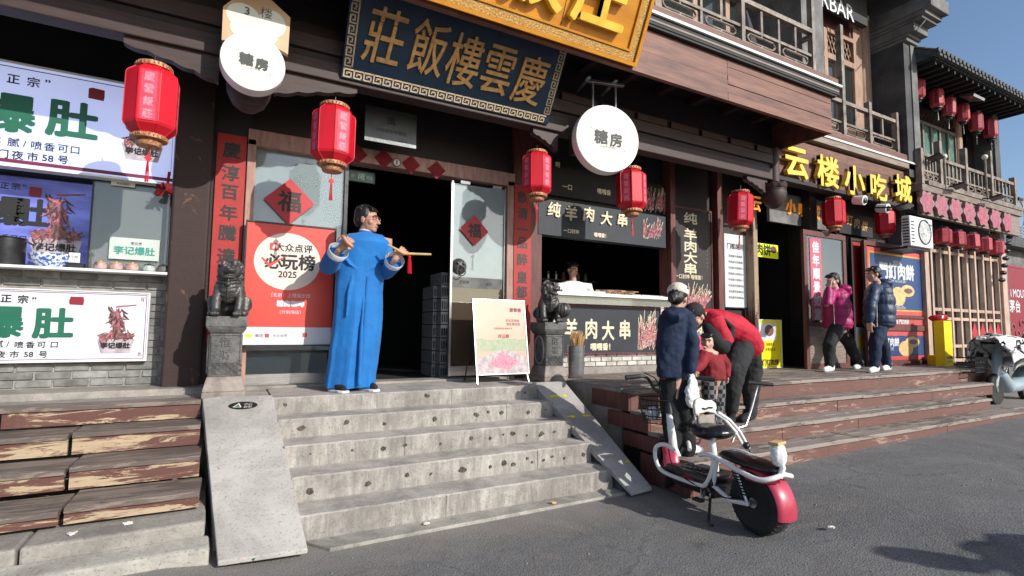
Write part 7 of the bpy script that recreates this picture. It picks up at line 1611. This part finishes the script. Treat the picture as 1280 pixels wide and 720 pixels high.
bg_ = thing('white_tote_bag', 'white cloth bag hanging from the hand of the woman in navy', 'bag', P(865,500,Y=Yw-.14)); mb = MB().ball(P(865,493,Y=Yw-.14), (.075,.04,.11), 12).ball(P(866,480,Y=Yw-.13), (.055,.035,.07), 10).tube([P(863,468,Y=Yw-.10),P(866,482,Y=Yw-.13)], [.025,.04], 8, round_=True).tube([P(869,500,Y=Yw-.15),P(872,518,Y=Yw-.15),P(866,529,Y=Yw-.15)], [.022,.014,.007], 8, round_=True); fuse('bag', mb, 'cloth_white', bg_, .007, 2, .03, .04)
# ---------------------------------------------------------------- bending man in red
Ym = 3.54; gm = .447
t = thing('person', 'man in a red and black jacket and dark cap bending down over the child', 'person', (P(920,523,Y=Ym).x,Ym,gm))
hip = P(932,436,Y=Ym+.03); shp = P(888,398,Y=Ym); nk = P(880,396,Y=Ym-.02); hc = P(869,396,Y=Ym-.03); H = hframe(hc, (-.82,-.10,-.55), (-.5,0,.8), 1.0)
sN = P(893,403,Y=Ym-.15); eN = P(907,428,Y=Ym-.18); wN = P(893,442,Y=Ym-.20); sF = P(893,400,Y=Ym+.13); eF = P(900,425,Y=Ym+.14); wF = P(884,440,Y=Ym+.02)
kL, kR = P(915,478,Y=Ym-.08), P(940,480,Y=Ym+.08); aL, aR = P(912,512,Y=Ym-.05), P(937,516,Y=Ym+.06)
body = MB(); head_into(body, H); body.tube([hc,nk,shp,P(912,412,Y=Ym),hip], [.05,.055,.10,.11,.12], 12, round_=True)
for a,b,c in ((sN,eN,wN),(sF,eF,wF)): body.tube([shp,a,b,c], [.07,.05,.038,.026], 10, round_=True)
hand_into(body, wN, P(878,437,Y=Ym-.22)-wN, (.2,1,-.2), 1.0, (.15,.7,.8,.9), -1); hand_into(body, wF, Vector((-.6,-.3,-.2)), (0,0,-1), 1.0, (.4,.4,.5,.5), 1)
for k_,a in ((kL,aL),(kR,aR)): body.tube([hip,k_,a], [.05,.045,.035], 10, round_=True)
fuse('body', body, 'skin_pale', t, .008, 2); face_parts(t, H)
h = lambda *p: H @ Vector(p); M3 = H.to_3x3(); fuse('hair', hair_mb(H), 'hair', t, .009, 2)
mb = MB().ball(h(0,-.010,.052), (.092,.104,.086), 16, M=M3)
for i,v in enumerate(mb.v):
    l = H.inverted() @ v
    if l.z < .03: mb.v[i] = H @ Vector((l.x,l.y,.03))
obj('cap', mb, 'cloth_dark_grey', t, smooth='all'); obj('cap_brim', MB().ball(h(0,.135,.035), (.075,.075,.009), 12, M=M3), 'cloth_dark_grey', t, smooth=True)
mb = MB(); mb.tube([P(884,396,Y=Ym),P(895,402,Y=Ym),P(915,410,Y=Ym),P(930,422,Y=Ym),P(938,436,Y=Ym+.02)], [.085,.130,.145,.145,.13], 18, ell=1.15, up=(0,0,1))
for a,b,c in ((sN,eN,wN),(sF,eF,wF)): mb.tube([shp,a,b,b.lerp(c,.35)], [.10,.095,.08,.075], 14, round_=True)
mb.tube([P(881,394,Y=Ym),P(887,398,Y=Ym)], [.07,.08], 12, round_=True)
fuse('jacket', mb, 'cloth_red', t, .010, 4, .022, .1)
mb = MB().tube([P(884,408,Y=Ym-.13),P(889,418,Y=Ym-.17),P(897,430,Y=Ym-.205),P(903,434,Y=Ym-.215)], [.05,.068,.072,.07], 12, round_=True); mb.tube([P(906,400,Y=Ym-.16),P(915,410,Y=Ym-.185),P(912,424,Y=Ym-.20),P(903,434,Y=Ym-.21)], [.02,.035,.045,.06], 10, round_=True); fuse('black_sleeve_panel', mb, 'cloth_black', t, .009, 4, .01, .08)
mb = MB().tube([P(884,430,Y=Ym-.0),P(905,440,Y=Ym),P(936,444,Y=Ym)], [.0+.06,.10,.12], 12, round_=True); 
mb = MB(); mb.tube([P(926,434,Y=Ym-.03),P(917,462,Y=Ym-.08),P(916,485,Y=Ym-.08),P(914,512,Y=Ym-.05)], [.135,.115,.085,.062], 14, round_=True).tube([P(934,434,Y=Ym+.05),P(940,465,Y=Ym+.09),P(938,490,Y=Ym+.09),P(938,516,Y=Ym+.06)], [.13,.11,.085,.062], 14, round_=True); fuse('trousers', mb, 'cloth_dark_grey', t, .010, 3, .03, .1)
for a in (aL,aR): mb = MB(); shoe_into(mb, Vector((a.x+.02,a.y,gm)), Vector((a.x-.20,a.y-.05,gm)), 1.1); fuse('shoe', mb, 'cloth_black', t, .009, 2)
# ---------------------------------------------------------------- child
Yk = 3.37; gk = .447
t = thing('person', 'small child in a dark red jacket and plaid trousers held by the bending man', 'person', (P(893,510,Y=Yk).x,Yk,gk))
hc = P(885,428,Y=Yk); H = hframe(hc, (-.8,-.5,.1), (0,0,1), .74); nk = P(888,441,Y=Yk)
body = MB(); head_into(body, H); body.tube([hc+Vector((0,0,-.04)),nk,P(891,475,Y=Yk)], [.035,.04,.08], 12, round_=True)
a1,a2,a3 = P(878,446,Y=Yk-.08),P(876,455,Y=Yk-.12),P(868,462,Y=Yk-.14); b1,b2,b3 = P(900,447,Y=Yk),P(907,458,Y=Yk+.02),P(908,468,Y=Yk)
for l_ in ((a1,a2,a3),(b1,b2,b3)): body.tube([nk,*l_], [.04,.035,.03,.02], 8, round_=True)
hand_into(body, a3, Vector((-.2,-.2,-.6)), (1,0,0), .6, (.5,.5,.6,.6), 1); hand_into(body, b3, Vector((.1,0,-1)), (-1,0,0), .6, (.5,.5,.6,.6), 1)
kf = [Vector((P(886,508,Y=Yk).x,Yk-.03,gk)), Vector((P(901,508,Y=Yk).x,Yk+.04,gk))]
for f_ in kf: body.tube([P(891,475,Y=Yk),f_+Vector((0,0,.06))], [.05,.028], 8, round_=True)
fuse('body', body, 'skin_pale', t, .008, 2); face_parts(t, H); fuse('hair', hair_mb(H), 'hair', t, .008, 2)
mb = MB().tube([nk+Vector((0,0,-.01)),nk+Vector((0,0,-.06)),P(891,460,Y=Yk),P(891,474,Y=Yk)], [.05,.09,.105,.11], 14, ell=1.2, up=(0,-1,0))
for l_ in ((a1,a2,a3),(b1,b2,b3)): mb.tube([nk+Vector((0,0,-.04)),l_[0],l_[1],l_[1].lerp(l_[2],.85)], [.05,.065,.055,.045], 10, round_=True)
fuse('jacket', mb, 'cloth_dark_red', t, .008, 3, .015, .06)
mb = MB()
for i,f_ in enumerate(kf): mb.tube([P(887+9*i,474,Y=Yk),P(886+12*i,490,Y=Yk),f_+Vector((0,0,.05))], [.075,.068,.055], 10, round_=True)
fuse('trousers', mb, 'plaid_cloth', t, .009, 3)
for f_ in kf: mb = MB(); shoe_into(mb, f_+Vector((.02,0,0)), f_+Vector((-.08,-.03,0)), .75); fuse('shoe', mb, 'cloth_black', t, .008, 2)
# ---------------------------------------------------------------- two walkers by the snack hall, in padded coats
def puffer(path, radii, ell, bands, par, m, vox=.011, up=(0,-1,0), extra=None):
    """padded coat: the radius swells between stitched lines"""
    n = 34; rs = []; mb = MB(); pts = []; rr = []
    for i in range(n+1):
        u = i/n*(len(path)-1); k = min(int(u), len(path)-2); f = u-k; pts.append(path[k].lerp(path[k+1], f)); rr.append((radii[k]*(1-f)+radii[k+1]*f)*(1-.07*(abs(math.cos(i/n*bands*math.pi))**6)))
    mb.tube(pts, rr, 20, ell=ell, up=up)
    for l_,r_,bn in extra or []:
        pts = []; rr = []; n2 = 22
        for i in range(n2+1):
            u = i/n2*(len(l_)-1); k = min(int(u), len(l_)-2); f = u-k; pts.append(l_[k].lerp(l_[k+1], f)); rr.append((r_[k]*(1-f)+r_[k+1]*f)*(1-.12*(abs(math.cos(i/n2*bn*math.pi))**6)))
        mb.tube(pts, rr, 14, round_=True)
    return fuse('padded_coat', mb, m, par, vox, 2, .008, .05)
def walker(label, Yp, hc_, face, nk_, hip_, shoulders, arms, feet, coat, hairm, trous, shoe, coat_rows, hood, s=1.0, dirx=-1, hairlong=0):
    g = PZ; t = thing('person', label, 'person', (P(*hip_,Y=Yp).x,Yp,g)); hc = P(*hc_,Y=Yp); H = hframe(hc, face, (0,0,1), s); nk = P(*nk_,Y=Yp); hip = P(*hip_,Y=Yp)
    body = MB(); head_into(body, H); body.tube([hc+Vector((0,0,-.05)),nk,nk+Vector((0,0,-.2)),hip], [.05,.052,.09,.11], 12, round_=True)
    ex = []
    for (sp,el,wr,dy) in arms:
        a,b,c = P(*sp,Y=Yp+dy),P(*el,Y=Yp+dy*1.2),P(*wr,Y=Yp+dy*1.2); body.tube([nk+Vector((0,0,-.06)),a,b,c], [.05,.045,.038,.025], 10, round_=True); hand_into(body, c, (c-b).normalized(), (-dirx,0,0), 1.0, (.5,.5,.6,.6), 1); ex.append(([nk+Vector((0,0,-.07)),a,b,b.lerp(c,.9)], (.07,.088,.08,.06), 5))
    for (kn,an,dy) in feet: body.tube([hip,P(*kn,Y=Yp+dy),P(*an,Y=Yp+dy)], [.09,.055,.038], 10, round_=True)
    fuse('body', body, 'skin_pale', t, .010, 2); face_parts(t, H, mouth=False); fuse('hair', hair_mb(H, hairlong), hairm, t, .010, 2)
    pts = [P(x,y,Y=Yp) for x,y,r in coat_rows]; puffer(pts, [r for x,y,r in coat_rows], 1.15, 6, t, coat, up=(1,0,0), extra=ex)
    hh = P(*hood,Y=Yp); mb = MB().ball(hh, (.115,.13,.07), 12).ball(hh+Vector((-dirx*.05,0,-.05)), (.09,.11,.09), 12); fuse('hood', mb, coat, t, .010, 2, .01, .05)
    mb = MB()
    for (kn,an,dy) in feet:
        mb.tube([hip+Vector((0,dy*.6,.03)),P(*kn,Y=Yp+dy),P(*an,Y=Yp+dy)+Vector((0,0,.02))], [.12,.088,.068], 12, round_=True)
        a = P(*an,Y=Yp+dy); m2 = MB(); shoe_into(m2, Vector((a.x+.05,a.y,g)), Vector((a.x+dirx*.20,a.y-.03,g)), 1.1); fuse('shoe', m2, shoe, t, .010, 2)
    fuse('trousers', mb, trous, t, .011, 3, .03, .12)
    z_ = MB().tube([pts[0]+Vector((dirx*.10,-.08,0)), pts[2]+Vector((dirx*.19,-.06,0)), pts[-1]+Vector((dirx*.18,-.06,0))], .006, 5); obj('zip', z_, 'steel', t)
    return t
walker('woman in a magenta padded coat walking past the open glazed door, hand at her face', 4.62, (1041,351), (-1,.15,-.15), (1044,361), (1047,404), None,
   [((1038,368),(1034,382),(1036,360),-.10),((1052,368),(1056,388),(1050,405),.12)], [((1036,432),(1037,458),-.06),((1062,430),(1074,457),.08)], 'cloth_magenta','hair','cloth_black','cloth_white',
   [(1044,361,.09),(1045,367,.15),(1046,380,.175),(1047,394,.18),(1047,407,.185),(1047,411,.165)], (1053,361), .98, -1, 1)
walker('man in a navy padded coat walking left in front of the poster door', 4.28, (1092,343), (-.85,.55,-.1), (1096,353), (1099,404), None,
   [((1092,364),(1088,384),(1087,402),-.12),((1103,364),(1108,388),(1100,402),.12)], [((1094,432),(1093,458),-.06),((1104,432),(1109,458),.10)], 'puffer_navy','hair','cloth_navy','cloth_white',
   [(1097,354,.09),(1098,360,.15),(1099,374,.185),(1099,390,.19),(1099,404,.19),(1099,409,.165)], (1104,354), 1.0, -1)
# unseen walker copy added outside the frame to cast the lower right shadow

o = dup([x for x in bpy.data.objects if x.get('label','').startswith('man in a navy padded coat walking')][0], Vector((4.92,-.95,.03)), .5, 'figure added out of view, a copied walker that only casts the lower right shadow')
